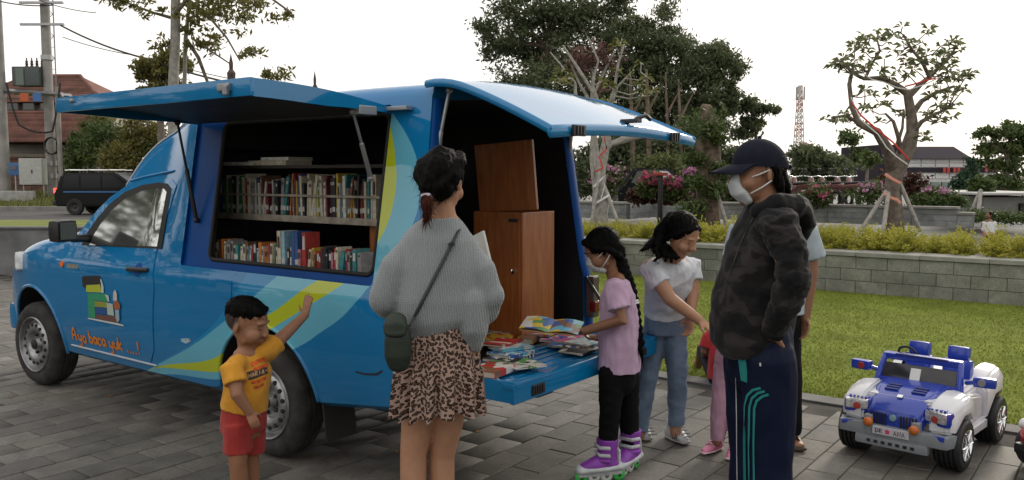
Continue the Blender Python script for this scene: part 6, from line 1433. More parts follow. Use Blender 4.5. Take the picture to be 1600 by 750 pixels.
for sg in (1, -1):
    def q(pts): return [(sg*y, z) for y, z in pts]
    hull([(.17, q([(.20, .24), (.315, .24), (.318, .36), (.30, .405), (.20, .42)])), (.26, q([(.18, .30), (.325, .31), (.325, .375), (.30, .415), (.18, .43)])), (.36, q([(.18, .31), (.325, .315), (.325, .37), (.295, .405), (.18, .42)])), (.47, q([(.18, .22), (.312, .23), (.312, .345), (.28, .375), (.18, .395)])), (.51, q([(.18, .23), (.285, .24), (.285, .325), (.26, .345), (.18, .355)]))], 'front_fender', mW)
    hull([(-.52, q([(.18, .22), (.27, .23), (.27, .42), (.25, .46), (.18, .47)])), (-.42, q([(.18, .31), (.318, .32), (.318, .42), (.285, .47), (.18, .48)])), (-.28, q([(.18, .31), (.318, .32), (.318, .41), (.285, .455), (.18, .47)])), (-.16, q([(.18, .16), (.30, .17), (.30, .36), (.27, .40), (.18, .41)]))], 'rear_fender', mW)
    hull([(-.17, q([(.22, .13), (.305, .13), (.305, .20), (.22, .21)])), (.18, q([(.22, .13), (.30, .13), (.30, .19), (.22, .20)]))], 'side_step', mW)
    hull([(-.16, q([(.225, .20), (.275, .20), (.275, .335), (.225, .345)])), (.16, q([(.225, .20), (.28, .20), (.28, .385), (.225, .39)]))], 'door', mW)
    # headlight
    h = MB(); h.rbox((.468, sg*.225, .315), (.085, .15, .085), .02, Matrix.Rotation(-sg*.30, 3, 'Z')); hl = h.build('headlight_housing', mB, toy, 45)
    h = MB(); h.rbox((.497, sg*.222, .325), (.05, .125, .062), .014, Matrix.Rotation(-sg*.30, 3, 'Z')); h.build('headlight', mat('toy lamp chrome', (.62, .62, .63), .2, .6, var=.35, vscale=60), hl, 45)
    h = MB(); h.lathe([(0, .022), (.006, .021), (.008, 0)], (.515, sg*.215, .313), (1, -sg*.3, 0), 14); h.build('lamp_reflector', mat('red lamp print', (.35, .04, .03), .3), hl, 45)
    for k in range(5): h = MB(); h.rbox((.487, sg*(.175+.022*k), .364), (.03, .012, .010), .003, Matrix.Rotation(-sg*.30, 3, 'Z')); h.build('lamp_slat', mB, hl)
    h = MB(); h.rbox((.548, sg*.225, .218), (.022, .115, .026), .006, Matrix.Rotation(-sg*.22, 3, 'Z')); h.build('bumper_inset', mB, toy)
    h = MB(); h.lathe([(0, .026), (.02, .026), (.028, .018), (.03, 0)], (.566, sg*.125, .245), (1, 0, 0), 16); h.build('fog_lamp', mat('orange fog lens', (.50, .13, .02), .25), toy, 45)
    # mirror
    h = MB(); h.tube([(.10, sg*.255, .455), (.105, sg*.31, .47)], .014, 8); h.rbox((.105, sg*.35, .475), (.06, .12, .062), .018, Matrix.Rotation(sg*.15, 3, 'Z')); mi_ = h.build('mirror', mB, toy, 45)
    h = MB(); h.lathe([(0, .022), (.006, .02), (.007, 0)], (.137, sg*.342, .475), (1, 0, 0), 14); h.build('mirror_lamp', mat('mirror lamp red', (.30, .03, .03), .3) if sg < 0 else mat('mirror lamp grey', (.2, .2, .22), .3), mi_, 45)
    # windscreen pillar
    h = MB(); h.tube([(.155, sg*.235, .40), (.115, sg*.222, .50), (.085, sg*.215, .555)], [(.02, .028), (.018, .026), (.018, .024)], 10, side=Vector((0, 1, 0))); h.build('windscreen_pillar', mB, toy, 50)
    # seats
    s_ = MB(); s_.rbox((-.21, sg*.115, .43), (.08, .17, .20), .03, Matrix.Rotation(-.16, 3, 'Y')); se = s_.build('seat_back', mB, toy, 45); s_ = MB(); s_.rbox((-.235, sg*.115, .565), (.07, .125, .085), .025, Matrix.Rotation(-.16, 3, 'Y')); s_.build('headrest', mB, se, 45)
    # wheels
    for x in (.345, -.345):
        e = empty('wheel', (x, sg*.262, .148)); e.parent = toy; ax = Vector((0, sg, 0)); t = MB(); prof = [(-.07, .07), (-.07, .125), (-.055, .143)]
        for k in range(5): y = -.05+.025*k; prof += [(y, .148), (y+.014, .148), (y+.015, .138), (y+.022, .138)]
        prof += [(.06, .146), (.073, .13), (.074, .10), (.06, .09)]; t.lathe(prof, (0, 0, 0), ax, 36); t.build('tyre', mat('toy tyre', (.016, .016, .018), .55, bump=.2, bscale=60), e, 30)
        r = MB(); r.lathe([(.055, .096), (.076, .094), (.078, .085), (.06, .08), (.045, .05), (.05, .03), (.074, .026), (.076, 0)], (0, 0, 0), ax, 30); r.build('rim', mCh, e, 45)
        for k in range(6): a = 2*PI*k/6; r = MB(); r.tube([(.02*math.cos(a), sg*.072, .02*math.sin(a)), (.088*math.cos(a), sg*.074, .088*math.sin(a))], [(.012, .006), (.009, .006)], 8, side=Vector((0, 1, 0))); r.build('spoke', mCh, e, 50)
hull([(.13, bx(.185, .36, .435, .03)), (.20, bx(.20, .34, .435, .03)), (.34, bx(.19, .32, .415, .035)), (.46, bx(.165, .28, .375, .035)), (.525, bx(.15, .20, .335, .03)), (.54, bx(.14, .20, .30, .02))], 'bonnet', mB)
for sg in (1, -1):
    for k in range(3): h = MB(); h.rbox((.30+.032*k, sg*.075, .424-.007*k), (.020, .075, .012), .004, Matrix.Rotation(.2, 3, 'Y')); h.build('bonnet_vent', mat('deep blue vent', (.008, .02, .16), .4), toy)
    for k in range(6): h = MB(); h.rbox((.541, sg*(.035+.016*k)+sg*.008, .262), (.014, .008, .082), .002); h.build('grille_bar', mK, toy)
h = MB(); h.lathe([(0, .020), (.008, .019), (.010, 0)], (.541, 0, .285), (1, 0, 0), 18); h.build('bonnet_badge', mat('pale badge', (.25, .42, .45), .3, .3), toy, 45)
h = MB(); h.rbox((.44, .0, .392), (.03, .03, .008), .003, Matrix.Rotation(.35, 3, 'Y')); h.build('bonnet_emblem', mCh, toy)
h = MB(); h.rbox((.127, 0, .468), (.012, .42, .105), .004, Matrix.Rotation(-.45, 3, 'Y')); h.build('windscreen', mat('smoked toy windscreen', (.03, .03, .035), .12, var=.2), toy, 45)
h = MB(); h.rbox((.078, 0, .555), (.055, .45, .042), .014, Matrix.Rotation(.1, 3, 'Y')); h.rbox((.156, 0, .420), (.035, .45, .025), .01); h.build('windscreen_frame', mB, toy, 45)
h = MB(); h.rbox((.092, 0, .567), (.028, .30, .022), .006); h.build('roof_light_bar', mat('deep blue vent', (.008, .02, .16), .4), toy)
h = MB(); h.rbox((.139, -.02, .462), (.006, .058, .085), .002, Matrix.Rotation(-.45, 3, 'Y')); st_ = h.build('sticker', mat('white paper sticker', (.66, .66, .64), .6), toy)
for k in range(3): h = MB(); h.rbox((.1435-.0095*k+.0, -.02, .445+.019*k), (.003, .04, .006), .001, Matrix.Rotation(-.45, 3, 'Y')); h.build('sticker_line', mK, st_)
h = MB(); h.tube([(.16, -.09, .43), (.168, -.09, .432), (.168, .05, .432), (.16, .05, .43)], .005, 6); h.build('wiper', mK, toy)
h = MB(); h.rbox((.528, 0, .195), (.075, .60, .075), .022); h.rbox((.55, 0, .135), (.05, .40, .055), .016)
for sg in (1, -1): h.rbox((.495, sg*.265, .195), (.10, .09, .075), .02, Matrix.Rotation(-sg*.35, 3, 'Z')); h.rbox((.545, sg*.13, .23), (.05, .045, .11), .012)
bmp = h.build('front_bumper', mG, toy, 40)
for k in range(7): h = MB(); h.rbox((.574, -.12+.04*k, .135), (.008, .022, .018), .003); h.build('bumper_slot', mK, bmp)
h = MB(); h.rbox((.572, 0, .205), (.01, .20, .048), .004); plate = h.build('number_plate', mat('pale plate', (.52, .5, .55), .4), toy)
def plate_letters(word, x0, wch, parent, m):
    for i, ch in enumerate(word):
        for st_ in GLYPH.get(ch, []):
            g = MB(); pts = [(.5785, x0+i*wch+gx*wch*.68, .192+gy*.026) for gx, gy in st_]; g.tube(pts, [(.0022, .0012)]*len(pts), 5, side=Vector((0, 1, 0))); g.build('plate_letter', m, parent)
plate_letters('DR', -.082, .022, plate, mK); plate_letters('ANA', .018, .022, plate, mK)
for k in range(5): a = 2*PI*k/5+.3; g = MB(); g.ball((.5785, -.016+.008*math.cos(a), .205+.008*math.sin(a)), (.002, .006, .006)); g.build('plate_flower', mat('pink plate print', (.55, .05, .12), .5), plate)
s_ = MB(); s_.lathe([(-.008, .05), (-.004, .058), (.004, .058), (.008, .05), (.004, .044), (-.004, .044), (-.008, .05)], (-.0, -.115, .565), (-.9, 0, .45), 22); s_.tube([(0, -.115, .565), (.07, -.115, .50)], .012, 8); s_.build('steering_wheel', mK, toy, 50)
s_ = MB(); s_.rbox((-.12, 0, .345), (.18, .42, .05), .02); s_.build('seat_cushion', mB, toy, 45)
# ---- red toy car, only its rounded nose reaches into the picture
rp = G(1594, 752); rc = thing('toy_car', 'glossy red ride-on toy car cut off by the right edge of the picture', 'toy car', (rp.x+.545, rp.y+.06, 0), PI+.25)
mR = mat('glossy red toy plastic', (.45, .012, .02), .2, coat=.6)
g = MB(); g.tube([(-.45, 0, .24), (-.3, 0, .27), (0, 0, .28), (.25, 0, .26), (.42, 0, .22)], [(.20, .13), (.26, .17), (.28, .17), (.27, .15), (.20, .10)], 24, side=Vector((0, 1, 0))); g.fused('body', mR, rc, .012, 4)
g = MB(); g.tube([(-.25, 0, .40), (-.1, 0, .46), (.05, 0, .44)], [(.18, .05), (.19, .07), (.16, .05)], 20, side=Vector((0, 1, 0))); g.fused('cabin', mK, rc, .012, 3)
for sg in (1, -1):
    g = MB(); g.ball((.42, sg*.17, .27), (.035, .045, .035)); g.build('headlight', mat('clear lamp lens', (.72, .73, .72), .12), rc, 50)
    for x in (.27, -.27):
        e = empty('wheel', (x, sg*.24, .12)); e.parent = rc; g = MB(); g.lathe([(-.05, .05), (-.05, .105), (-.03, .12), (.03, .12), (.05, .105), (.05, .06)], (0, 0, 0), (0, sg, 0), 26); g.build('tyre', mat('toy tyre', (.016, .016, .018), .55), e, 40); g = MB(); g.lathe([(.03, .07), (.05, .062), (.04, .03), (.052, .02), (.052, 0)], (0, 0, 0), (0, sg, 0), 20); g.build('rim', mCh, e, 40)
g = MB(); g.rbox((.47, 0, .15), (.05, .36, .06), .02); g.build('bumper', mK, rc, 40)
# ================================================================ vegetation
def leaf_cloud(name, pts_r, n, size, m, parent, seed=1, flat=.0, droop=.0, aspect=.45, clump=.16, clumps=60, shell=.55):
    """leaf-sized faces gathered in twig-end clumps through the volume of several ellipsoids; pts_r: (centre, (rx,ry,rz))"""
    r = np.random.default_rng(seed); vol = np.array([a[1][0]*a[1][1]*a[1][2] for a in pts_r]); pr = vol**.67/np.sum(vol**.67)
    ncl = clumps; idx = r.choice(len(pts_r), ncl, p=pr); C = np.array([list(a[0]) for a in pts_r]); Rr = np.array([a[1] for a in pts_r])
    d = r.normal(size=(ncl, 3)); d /= np.linalg.norm(d, axis=1)[:, None]; rad = shell+(1-shell)*r.random(ncl)**.6
    cc = C[idx]+d*Rr[idx]*rad[:, None]; cs = np.mean(Rr[idx], axis=1)*clump*r.uniform(.6, 1.5, ncl); ct = r.random(ncl)
    k = r.integers(0, ncl, n); g = r.normal(size=(n, 3))*np.array([1, 1, .62]); p = cc[k]+g*cs[k][:, None]
    ax = r.normal(size=(n, 3)); ax[:, 2] -= droop; ax /= np.linalg.norm(ax, axis=1)[:, None]
    b = np.cross(ax, r.normal(size=(n, 3))+np.array([0, 0, flat])); b /= np.linalg.norm(b, axis=1)[:, None]
    s = size*r.uniform(.6, 1.35, n)[:, None]
    V = np.empty((n*4, 3)); V[0::4] = p-ax*s*.5; V[1::4] = p+b*s*aspect*.5; V[2::4] = p+ax*s*.5; V[3::4] = p-b*s*aspect*.5
    tint = np.clip(.55*ct[k]+.45*r.random(n), 0, 1)
    return link(name, fast_mesh(name, V, np.arange(n*4).reshape(-1, 4), tint), m, parent)
m_bark = mat('grey bark', (.15, .125, .10), .9, var=.4, vscale=9, bump=.8, bscale=24); m_bark2 = mat('pale grey bark', (.30, .285, .26), .85, var=.3, vscale=12, bump=.5, bscale=30); m_bark3 = mat('brown rough bark', (.13, .095, .07), .95, var=.5, vscale=7, bump=1.0, bscale=16)
lf_dark = leaf_mat('dark tree leaf', (.055, .075, .038), (.16, .19, .095), .55, .4); lf_mid = leaf_mat('mid green leaf', (.035, .065, .016), (.11, .15, .045)); lf_yel = leaf_mat('yellow green feathery leaf', (.21, .225, .035), (.45, .42, .065), .6, .35); lf_fr = leaf_mat('frangipani leaf', (.11, .14, .065), (.24, .27, .13), .45, .4); lf_gold = leaf_mat('backlit olive leaf', (.09, .09, .025), (.22, .20, .06), .6, .4)
lf_red = leaf_mat('dry reddish leaf', (.07, .035, .03), (.16, .09, .075), .7, .2); lf_pink = leaf_mat('pink bract', (.40, .14, .28), (.55, .32, .46), .6, .3); lf_mag = leaf_mat('red magenta bract', (.42, .05, .12), (.52, .16, .25), .6, .3); lf_brz = leaf_mat('bronze leaf', (.05, .022, .018), (.11, .05, .035))
def limbs(mb, base, tips, r0, seed, mid=.45):
    r = random.Random(seed)
    for t in tips:
        b_, t_ = Vector(base), Vector(t); m1 = b_.lerp(t_, mid)+Vector((r.uniform(-.2, .2), r.uniform(-.2, .2), r.uniform(.0, .3)))*(t_-b_).length*.35
        mb.tube([b_, m1, t_], [r0, r0*.6, r0*.2], 8)
def tree(name, label, base, blobs, n, size, leafm, barkm, r0, seed, split=.45, group=None, clumps=70, trunk_top=None, **kw):
    base = Vector(base); t = thing(name, label, 'tree', base, group=group); r = random.Random(seed); mb = MB()
    cen = sum((Vector(a[0]) for a in blobs), Vector())/len(blobs); top = Vector(trunk_top) if trunk_top else base.lerp(Vector((lerp(base.x, cen.x, .5), lerp(base.y, cen.y, .5), cen.z)), split*2 if split < .5 else .95)
    m1 = base.lerp(top, .5)+Vector((r.uniform(-1, 1), r.uniform(-1, 1), 0))*r0*.6
    mb.tube([base-Vector((0, 0, .1)), base+Vector((0, 0, r0)), m1, top], [r0*1.35, r0, r0*.85, r0*.65], 12)
    tr_ = mb.build('trunk', barkm, t, 60)
    for a in blobs:
        g = MB(); tips = [Vector(a[0])+Vector((r.uniform(-.6, .6)*a[1][0], r.uniform(-.6, .6)*a[1][1], r.uniform(-.2, .6)*a[1][2])) for _ in range(4)]; limbs(g, top, tips[:1]+[Vector(a[0])], r0*.45, seed)
        for q in tips[1:]: limbs(g, Vector(a[0]).lerp(top, .35), [q], r0*.25, seed+1)
        g.build('limb', barkm, t, 60)
    leaf_cloud('crown', blobs, n, size, leafm, t, seed, clumps=clumps, **kw); root_fix(t); return t
def blob(px, py, Y, rx, ry, rz=None):  # ellipsoid given by photo centre and pixel radii
    c = P(px, py, Y); k = Y/F_PX; return (c, (rx*k, (rz or rx)*k, ry*k))
def gpt(px, Y, z=0.0): p = P(px, 300, Y); return Vector((p.x, Y, z))

# ---- feathery shrubs in the planter
def shrub_mesh(seed, h=.42, w=.40, n=620):
    r = np.random.default_rng(seed); V = []; T = []
    for s_ in range(46):
        a = r.uniform(0, 2*PI); e = r.uniform(.35, 1.45); ln = r.uniform(.55, 1.05); d = np.array([math.cos(a)*math.cos(e), math.sin(a)*math.cos(e), math.sin(e)]); tt = r.random()
        side = np.cross(d, [0, 0, 1]); side /= np.linalg.norm(side)+1e-6
        for k in range(15):
            t = (k+1)/15; p = d*ln*t*np.array([w, w, h])*1.05; p[2] -= .05*t*t*math.cos(e)
            for sg in (-1, 1):
                l = .075*(1.15-t*.6)*r.uniform(.7, 1.3); v = d*.55+side*sg*.8+r.normal(size=3)*.25; v /= np.linalg.norm(v); q = np.cross(v, r.normal(size=3)); q /= np.linalg.norm(q)
                V += [p, p+v*l*.5+q*.012, p+v*l, p+v*l*.5-q*.012]; T.append(np.clip(.5*tt+.3*t+.25*r.random(), 0, 1))
    V = np.array(V); return fast_mesh('shrub_leaves', V, np.arange(len(V)).reshape(-1, 4), T)
SH = [shrub_mesh(k) for k in range(5)]
for m_ in SH: m_.materials.append(lf_yel)
stem_me = MB()
for k in range(5): a = k*1.3; stem_me.tube([(0, 0, -.03), (.10*math.cos(a), .10*math.sin(a), .20)], [.008, .004], 5)
stem_me = stem_me.mesh('stems'); stem_me.materials.append(m_bark)
r_ = random.Random(4); nth_ = {}
cnt_ = 0
for row, b_ in enumerate((9.62, 10.05, 10.55, 11.2)):
    a_ = -7.0
    while a_ < 4.6:
        p = S(a_+r_.uniform(-.08, .08), b_+r_.uniform(-.10, .10), .5); x, y, d = proj(p)
        if -50 < x-850 < 860:
            nth_[row] = nth_.get(row, 0)+1; t = thing('shrub', 'feathery yellow-green shrub, %s from the left in the %s row of the stone planter' % (ordn(nth_[row]), ('front', 'second', 'third', 'back')[row]), 'shrub', p, r_.uniform(0, 6.28), 'yellow-green planter shrubs'); sc = r_.uniform(.68, 1.0)*(1.0, .9, .8, .75)[row]*(.85 if a_ < -3 else 1.05); t.scale = (sc, sc, sc*r_.uniform(.85, 1.15))
            link('leaves', SH[r_.randrange(5)], None, t); link('stems', stem_me, None, t)
        a_ += r_.uniform(.30, .42)
# ---- frangipani with ribbon and props
def skel_tree(name, label, Y, branches, rosettes, leafm, barkm, lsize=.15, nl=9, seed=3, ribbons=(), props=(), twig=.018, depth=.5):
    r = random.Random(seed); base = P(*branches[0][0][:2], Y); base.z = .5; t = thing(name, label, 'tree', base); nodes = []
    for i, br in enumerate(branches):
        g = MB(); pts = [P(b_[0], b_[1], Y+(b_[3] if len(b_) > 3 else 0)) for b_ in br]; k = Y/F_PX
        if i == 0: pts[0].z = .42
        g.tube(pts, [b_[2]*k*.5 for b_ in br], 10); g.build('trunk' if i == 0 else 'branch', barkm, t, 60)
        for j in range(len(pts)-1):
            for q in range(4): nodes.append((pts[j].lerp(pts[j+1], q/4), lerp(br[j][2], br[j+1][2], q/4)*k*.5))
        nodes.append((pts[-1], br[-1][2]*k*.5))
    V = []; T = []; tw = MB(); rr = np.random.default_rng(seed)
    for (px, py) in rosettes:
        c = P(px, py, Y+r.uniform(-depth, depth)); low = [n for n in nodes if n[0].z < c.z+.05] or nodes; nd = min(low, key=lambda n: (n[0]-c).length); m1 = nd[0].lerp(c, .55)+Vector((r.uniform(-.06, .06), r.uniform(-.06, .06), -.05))
        rt_ = min(nd[1]*.7, twig); tw.tube([nd[0], m1, c], [max(rt_, twig*.7), twig*.7, twig*.55], 6); nodes.append((c, twig*.5))
        for k in range(nl+r.randrange(-2, 4)):
            a = r.uniform(0, 2*PI); e = r.uniform(-.55, .75); v = np.array([math.cos(a)*math.cos(e), math.sin(a)*math.cos(e), math.sin(e)]); l = lsize*r.uniform(.7, 1.25); q = np.cross(v, rr.normal(size=3)); q /= np.linalg.norm(q); c0 = np.array(c); up = np.array([0, 0, .10*l])
            w_ = l*.17; V += [c0+v*l*.12, c0+v*l*.6+q*w_+up, c0+v*l*1.05-up*1.2, c0+v*l*.6-q*w_+up]; T.append(r.random())
    if rosettes:
        tw.build('twigs', barkm, t, 60)['kind'] = 'stuff'
        link('leaves', fast_mesh('leaves', np.array(V), np.arange(len(V)).reshape(-1, 4), T), leafm, t)['kind'] = 'stuff'
    root_fix(t)
    return t
FR_Y = 17.4
rosR = [(1302, 100), (1310, 108), (1318, 90), (1325, 102), (1335, 75), (1345, 66), (1352, 82), (1338, 92), (1360, 60), (1368, 48), (1375, 58), (1385, 66), (1392, 52), (1410, 42), (1400, 58), (1372, 80), (1362, 96), (1350, 104), (1395, 78), (1405, 86), (1412, 70), (1418, 92), (1430, 82), (1447, 52), (1452, 46), (1440, 66), (1470, 72), (1482, 66), (1495, 64), (1478, 80), (1462, 86), (1488, 88), (1500, 78), (1450, 96), (1470, 98), (1485, 102), (1500, 112), (1508, 122), (1495, 124), (1512, 116), (1505, 140), (1482, 112), (1440, 100), (1428, 108), (1420, 118), (1402, 110), (1390, 120), (1375, 112), (1352, 140), (1362, 148), (1390, 142), (1460, 132), (1470, 140), (1482, 150), (1490, 162), (1478, 172), (1488, 182), (1470, 186), (1455, 150), (1465, 165), (1360, 172), (1350, 166), (1385, 165), (1290, 186), (1318, 176), (1312, 188), (1330, 186), (1345, 196), (1468, 190), (1452, 178), (1442, 212), (1450, 218), (1375, 190), (1408, 178), (1330, 116), (1340, 110), (1312, 96), (1420, 60), (1382, 92), (1460, 108), (1476, 124), (1448, 84)]
rj = random.Random(8); rosR += [(x+rj.uniform(-11, 11), y+rj.uniform(-8, 8)) for x, y in rosR if rj.random() < .5]
frR = skel_tree('frangipani_tree', 'gnarled frangipani wound with red and white ribbon, propped by poles in the planter', FR_Y, [
    [(1399, 356, 29.2), (1397, 325, 25.8), (1394, 300, 25.8), (1398, 275, 25.8), (1408, 250, 25.8), (1420, 228, 23.2), (1426, 205, 18.9), (1424, 180, 15.5), (1418, 146, 12.9)],
    [(1394, 262, 20.6), (1388, 235, 17.2, -.2), (1370, 206, 13.8, -.3), (1342, 193, 10.3, -.3), (1331, 168, 7.7, -.2), (1327, 132, 6.9), (1332, 108, 5.2)],
    [(1418, 146, 12.0), (1398, 132, 9.5), (1378, 122, 8.6), (1350, 123, 6.0), (1336, 116, 4.3)], [(1420, 150, 11.2), (1438, 132, 8.6, .3), (1455, 118, 6.9, .4), (1472, 100, 5.2, .5)], [(1425, 178, 10.3), (1440, 158, 7.7, .3), (1462, 145, 6.0, .4), (1490, 135, 4.3, .5)],
    [(1424, 210, 10.3), (1440, 190, 6.9, -.2), (1462, 178, 5.2, -.2), (1480, 170, 3.4)], [(1452, 120, 6.0), (1440, 95, 5.2), (1425, 78, 4.3), (1412, 55, 3.4)], [(1352, 122, 5.2), (1362, 100, 4.3), (1375, 80, 3.4), (1370, 60, 2.6)], [(1342, 193, 6.0), (1322, 180, 4.3), (1300, 184, 3.4)], [(1408, 246, 8.6), (1404, 215, 6.9, -.3), (1396, 190, 5.2, -.3), (1384, 178, 3.4, -.3)], [(1330, 112, 4.3), (1318, 100, 3.4), (1308, 100, 2.6)], [(1468, 104, 5.2), (1482, 90, 4.3), (1495, 72, 2.6)], [(1402, 225, 6.0), (1410, 200, 4.3), (1412, 172, 3.4)]], rosR, lf_fr, m_bark, .18, 8, 5)
m_rred = mat('red ribbon', (.55, .035, .025), .5); m_rwht = mat('white ribbon', (.68, .68, .66), .5)
def ribbon_band(name, label, Y, pxs, m, wd=.022, off=-.22):
    g = MB(); pts = [P(x, y, Y+off+(z if z else 0)) for x, y, z in [(q+(0,))[:3] for q in pxs]]; g.tube(pts, [(wd, .004)]*len(pts), 8, side=Vector((0, 0, 1))); return tag(g.build(name, m, None, 60), label, 'ribbon')
ribbon_band('ribbon', 'red ribbon slanting across the left limb of the propped frangipani', FR_Y, [(1331, 160), (1345, 180), (1370, 202), (1395, 222), (1420, 249)], m_rred, .018, -.42)
ribbon_band('ribbon', 'white ribbon beneath the red one along the frangipani left limb', FR_Y, [(1330, 152), (1344, 186), (1372, 210), (1385, 230), (1400, 244), (1418, 257)], m_rwht, .012, -.42)
ribbon_band('ribbon', 'white ribbon sagging along the upper fork of the propped frangipani', FR_Y, [(1345, 112), (1362, 124), (1380, 128), (1402, 137), (1420, 140), (1445, 132), (1470, 120)], m_rwht, .011, -.25)
ribbon_band('ribbon', 'red ribbon on the upper right fork of the propped frangipani', FR_Y, [(1414, 135), (1430, 131), (1445, 126), (1462, 122)], m_rred, .016, -.27)
ribbon_band('ribbon', 'red and white band round the frangipani trunk above the props', FR_Y, [(1383, 272), (1395, 280), (1407, 286)], mat('salmon ribbon', (.66, .28, .2), .5), .03, -.28)
ribbon_band('ribbon', 'orange-white band low on the frangipani trunk between the props', FR_Y, [(1381, 302), (1392, 309), (1402, 312), (1407, 318)], mat('salmon ribbon', (.66, .28, .2), .5), .03, -.28)
def prop_pole(label, a, b_, Y, dy0=0, dy1=0, w_=.04, grp='tree props'):
    p0, p1 = P(*a, Y+dy0), P(*b_, Y+dy1); p1.z = min(p1.z, .5); t = MB(); t.tube([p0, p1], [w_, w_*1.1], 8); return tag(t.build('prop_pole', m_bark2, None, 60), label, 'pole', grp)
prop_pole('left wooden prop leaning against the propped frangipani', (1384, 300), (1346, 354), FR_Y, -.1, -.35); prop_pole('middle wooden prop under the propped frangipani', (1388, 302), (1380, 362), FR_Y, -.25, -.7); prop_pole('right wooden prop leaning against the propped frangipani', (1406, 286), (1437, 352), FR_Y, -.1, -.2)
# ---- sparse ribboned frangipani beside the van
rosL = [(878, 110), (884, 118), (872, 122), (890, 130), (1000, 132), (1010, 120), (995, 145), (1008, 150), (1020, 142), (940, 128), (952, 135), (870, 128), (962, 72), (970, 66), (950, 158), (985, 118), (965, 110), (1002, 98)]
skel_tree('frangipani_tree', 'sparse pale-stemmed frangipani with ribbons beside the van rear hatch', 16.6, [[(944, 362, 26), (938, 335, 22), (946, 310, 18), (935, 285, 18), (940, 255, 16), (948, 220, 14), (945, 190, 12), (942, 165, 9)], [(942, 240, 11), (955, 225, 9), (975, 218, 13), (1000, 212, 11)], [(945, 185, 8), (930, 150, 6), (905, 110, 5), (880, 72, 3)], [(944, 180, 7), (960, 140, 5), (966, 100, 4), (975, 70, 3)], [(936, 165, 6), (925, 130, 5), (935, 95, 3), (920, 60, 2)], [(900, 160, 6), (898, 130, 5), (875, 100, 3), (860, 82, 2)], [(945, 200, 6), (900, 190, 5), (898, 160, 5)], [(955, 165, 5), (965, 135, 4), (990, 110, 3)], [(928, 350, 9), (930, 300, 7), (924, 250, 6), (926, 200, 5), (915, 150, 3)]], rosL, leaf_mat('yellowish frangipani leaf', (.10, .12, .03), (.20, .20, .06)), m_bark2, .17, 8, 9)
dr = thing('dry_leaf_tree', 'bare tree with dry reddish-brown leaves above the van rear hatch', 'tree', gpt(930, 19.5, .5)); g = MB()
for pts in ([(930, 345, 12), (932, 250, 9), (925, 160, 7), (928, 110, 4)], [(926, 165, 5), (905, 130, 4), (890, 95, 2)], [(927, 150, 5), (945, 110, 4), (960, 80, 2)], [(928, 125, 4), (922, 95, 3), (925, 60, 2)]): g.tube([P(x, y, 19.5) for x, y, w_ in pts], [w_*19.5/F_PX/2 for x, y, w_ in pts], 8)
g.build('trunk', m_bark2, dr, 60); leaf_cloud('crown', [blob(925, 92, 19.5, 40, 36), blob(950, 100, 19.5, 34, 28), blob(930, 130, 19.5, 22, 20)], 620, .15, lf_red, dr, 17, clumps=26, clump=.22, shell=.3, droop=.6); root_fix(dr)
ribbon_band('ribbon', 'red ribbon twisted up the sparse frangipani beside the van', 16.6, [(930, 268), (942, 262), (936, 245), (948, 232), (944, 215)], m_rred, .016, -.16)
ribbon_band('ribbon', 'white ribbon spiralling low on the sparse frangipani stem', 16.6, [(928, 292), (940, 280), (948, 272), (940, 312), (930, 318), (952, 305)], m_rwht, .02, -.16)
prop_pole('thin prop leaning on the sparse frangipani stem, left of it', (938, 262), (922, 330), 16.5, 0, -.2, .03); prop_pole('thin prop leaning on the sparse frangipani stem, right of it', (947, 300), (972, 362), 16.5, 0, -.2, .035)
# ---- thick trunk with epiphytes beside the cap
tk = thing('thick_trunk_tree', 'thick rough trunk hung with green epiphytes, behind the visor of the black cap', 'tree', gpt(1107, 18.2, .5)); g = MB(); k = 18.2/F_PX
pts = [(1106, 365, 40), (1107, 335, 37), (1104, 300, 33), (1110, 265, 34), (1106, 230, 36), (1108, 200, 30), (1103, 172, 20)]; g.tube([P(x, y, 18.2) for x, y, w_ in pts], [w_*k/2 for x, y, w_ in pts], 14)
for s_ in range(7): x0 = 1092+s_*5; g.tube([P(x0, 352, 17.95), P(x0+random.uniform(-3, 3), 300, 17.97), P(1100+s_*2, 230, 17.98)], [.05, .045, .03], 8)
g.fused('trunk', m_bark3, tk, .03, 1, fold=(.03, 9, 2))
for n_, (x, y, rx, ry) in enumerate(((1082, 328, 20, 14), (1120, 300, 16, 10), (1090, 285, 16, 12), (1124, 262, 14, 12), (1088, 250, 14, 10), (1094, 190, 30, 26), (1118, 212, 16, 16))): leaf_cloud('epiphyte', [blob(x, y, 17.9, rx, ry)], 520, .13, lf_mid, tk, 40+n_, clumps=14, clump=.4, shell=.2, aspect=.3)['kind'] = 'stuff'
root_fix(tk)
prop_pole('wooden prop leaning against the thick epiphyte-hung trunk', (1120, 300), (1137, 348), 18.0, -.2, -.3)
# ---- dark trees beyond the terrace
tree('dark_tree', 'tallest dark tree, rising out of frame behind the van rear hatch', gpt(850, 31, .4), [blob(800, 40, 31, 55, 42), blob(868, 30, 31, 70, 60), blob(785, 70, 31, 40, 22), blob(840, 100, 31, 70, 50), blob(930, 40, 31, 50, 50), blob(880, 140, 31, 90, 50), blob(860, -40, 31, 80, 40), blob(950, -5, 31, 50, 40)], 40000, .17, lf_dark, m_bark3, .20, 21, clumps=230, aspect=.36, clump=.17, shell=.3)
tree('dark_tree', 'dark bushy tree between the rear hatch and the thick trunk', gpt(1010, 30, .4), [blob(1020, 40, 30, 45, 40), blob(990, 80, 30, 50, 50), blob(1050, 90, 30, 50, 50), blob(1010, 140, 30, 60, 50), blob(985, 190, 30, 60, 40), blob(1060, 170, 30, 40, 50)], 30000, .16, lf_dark, m_bark3, .16, 22, clumps=200, aspect=.36, clump=.18, shell=.3)
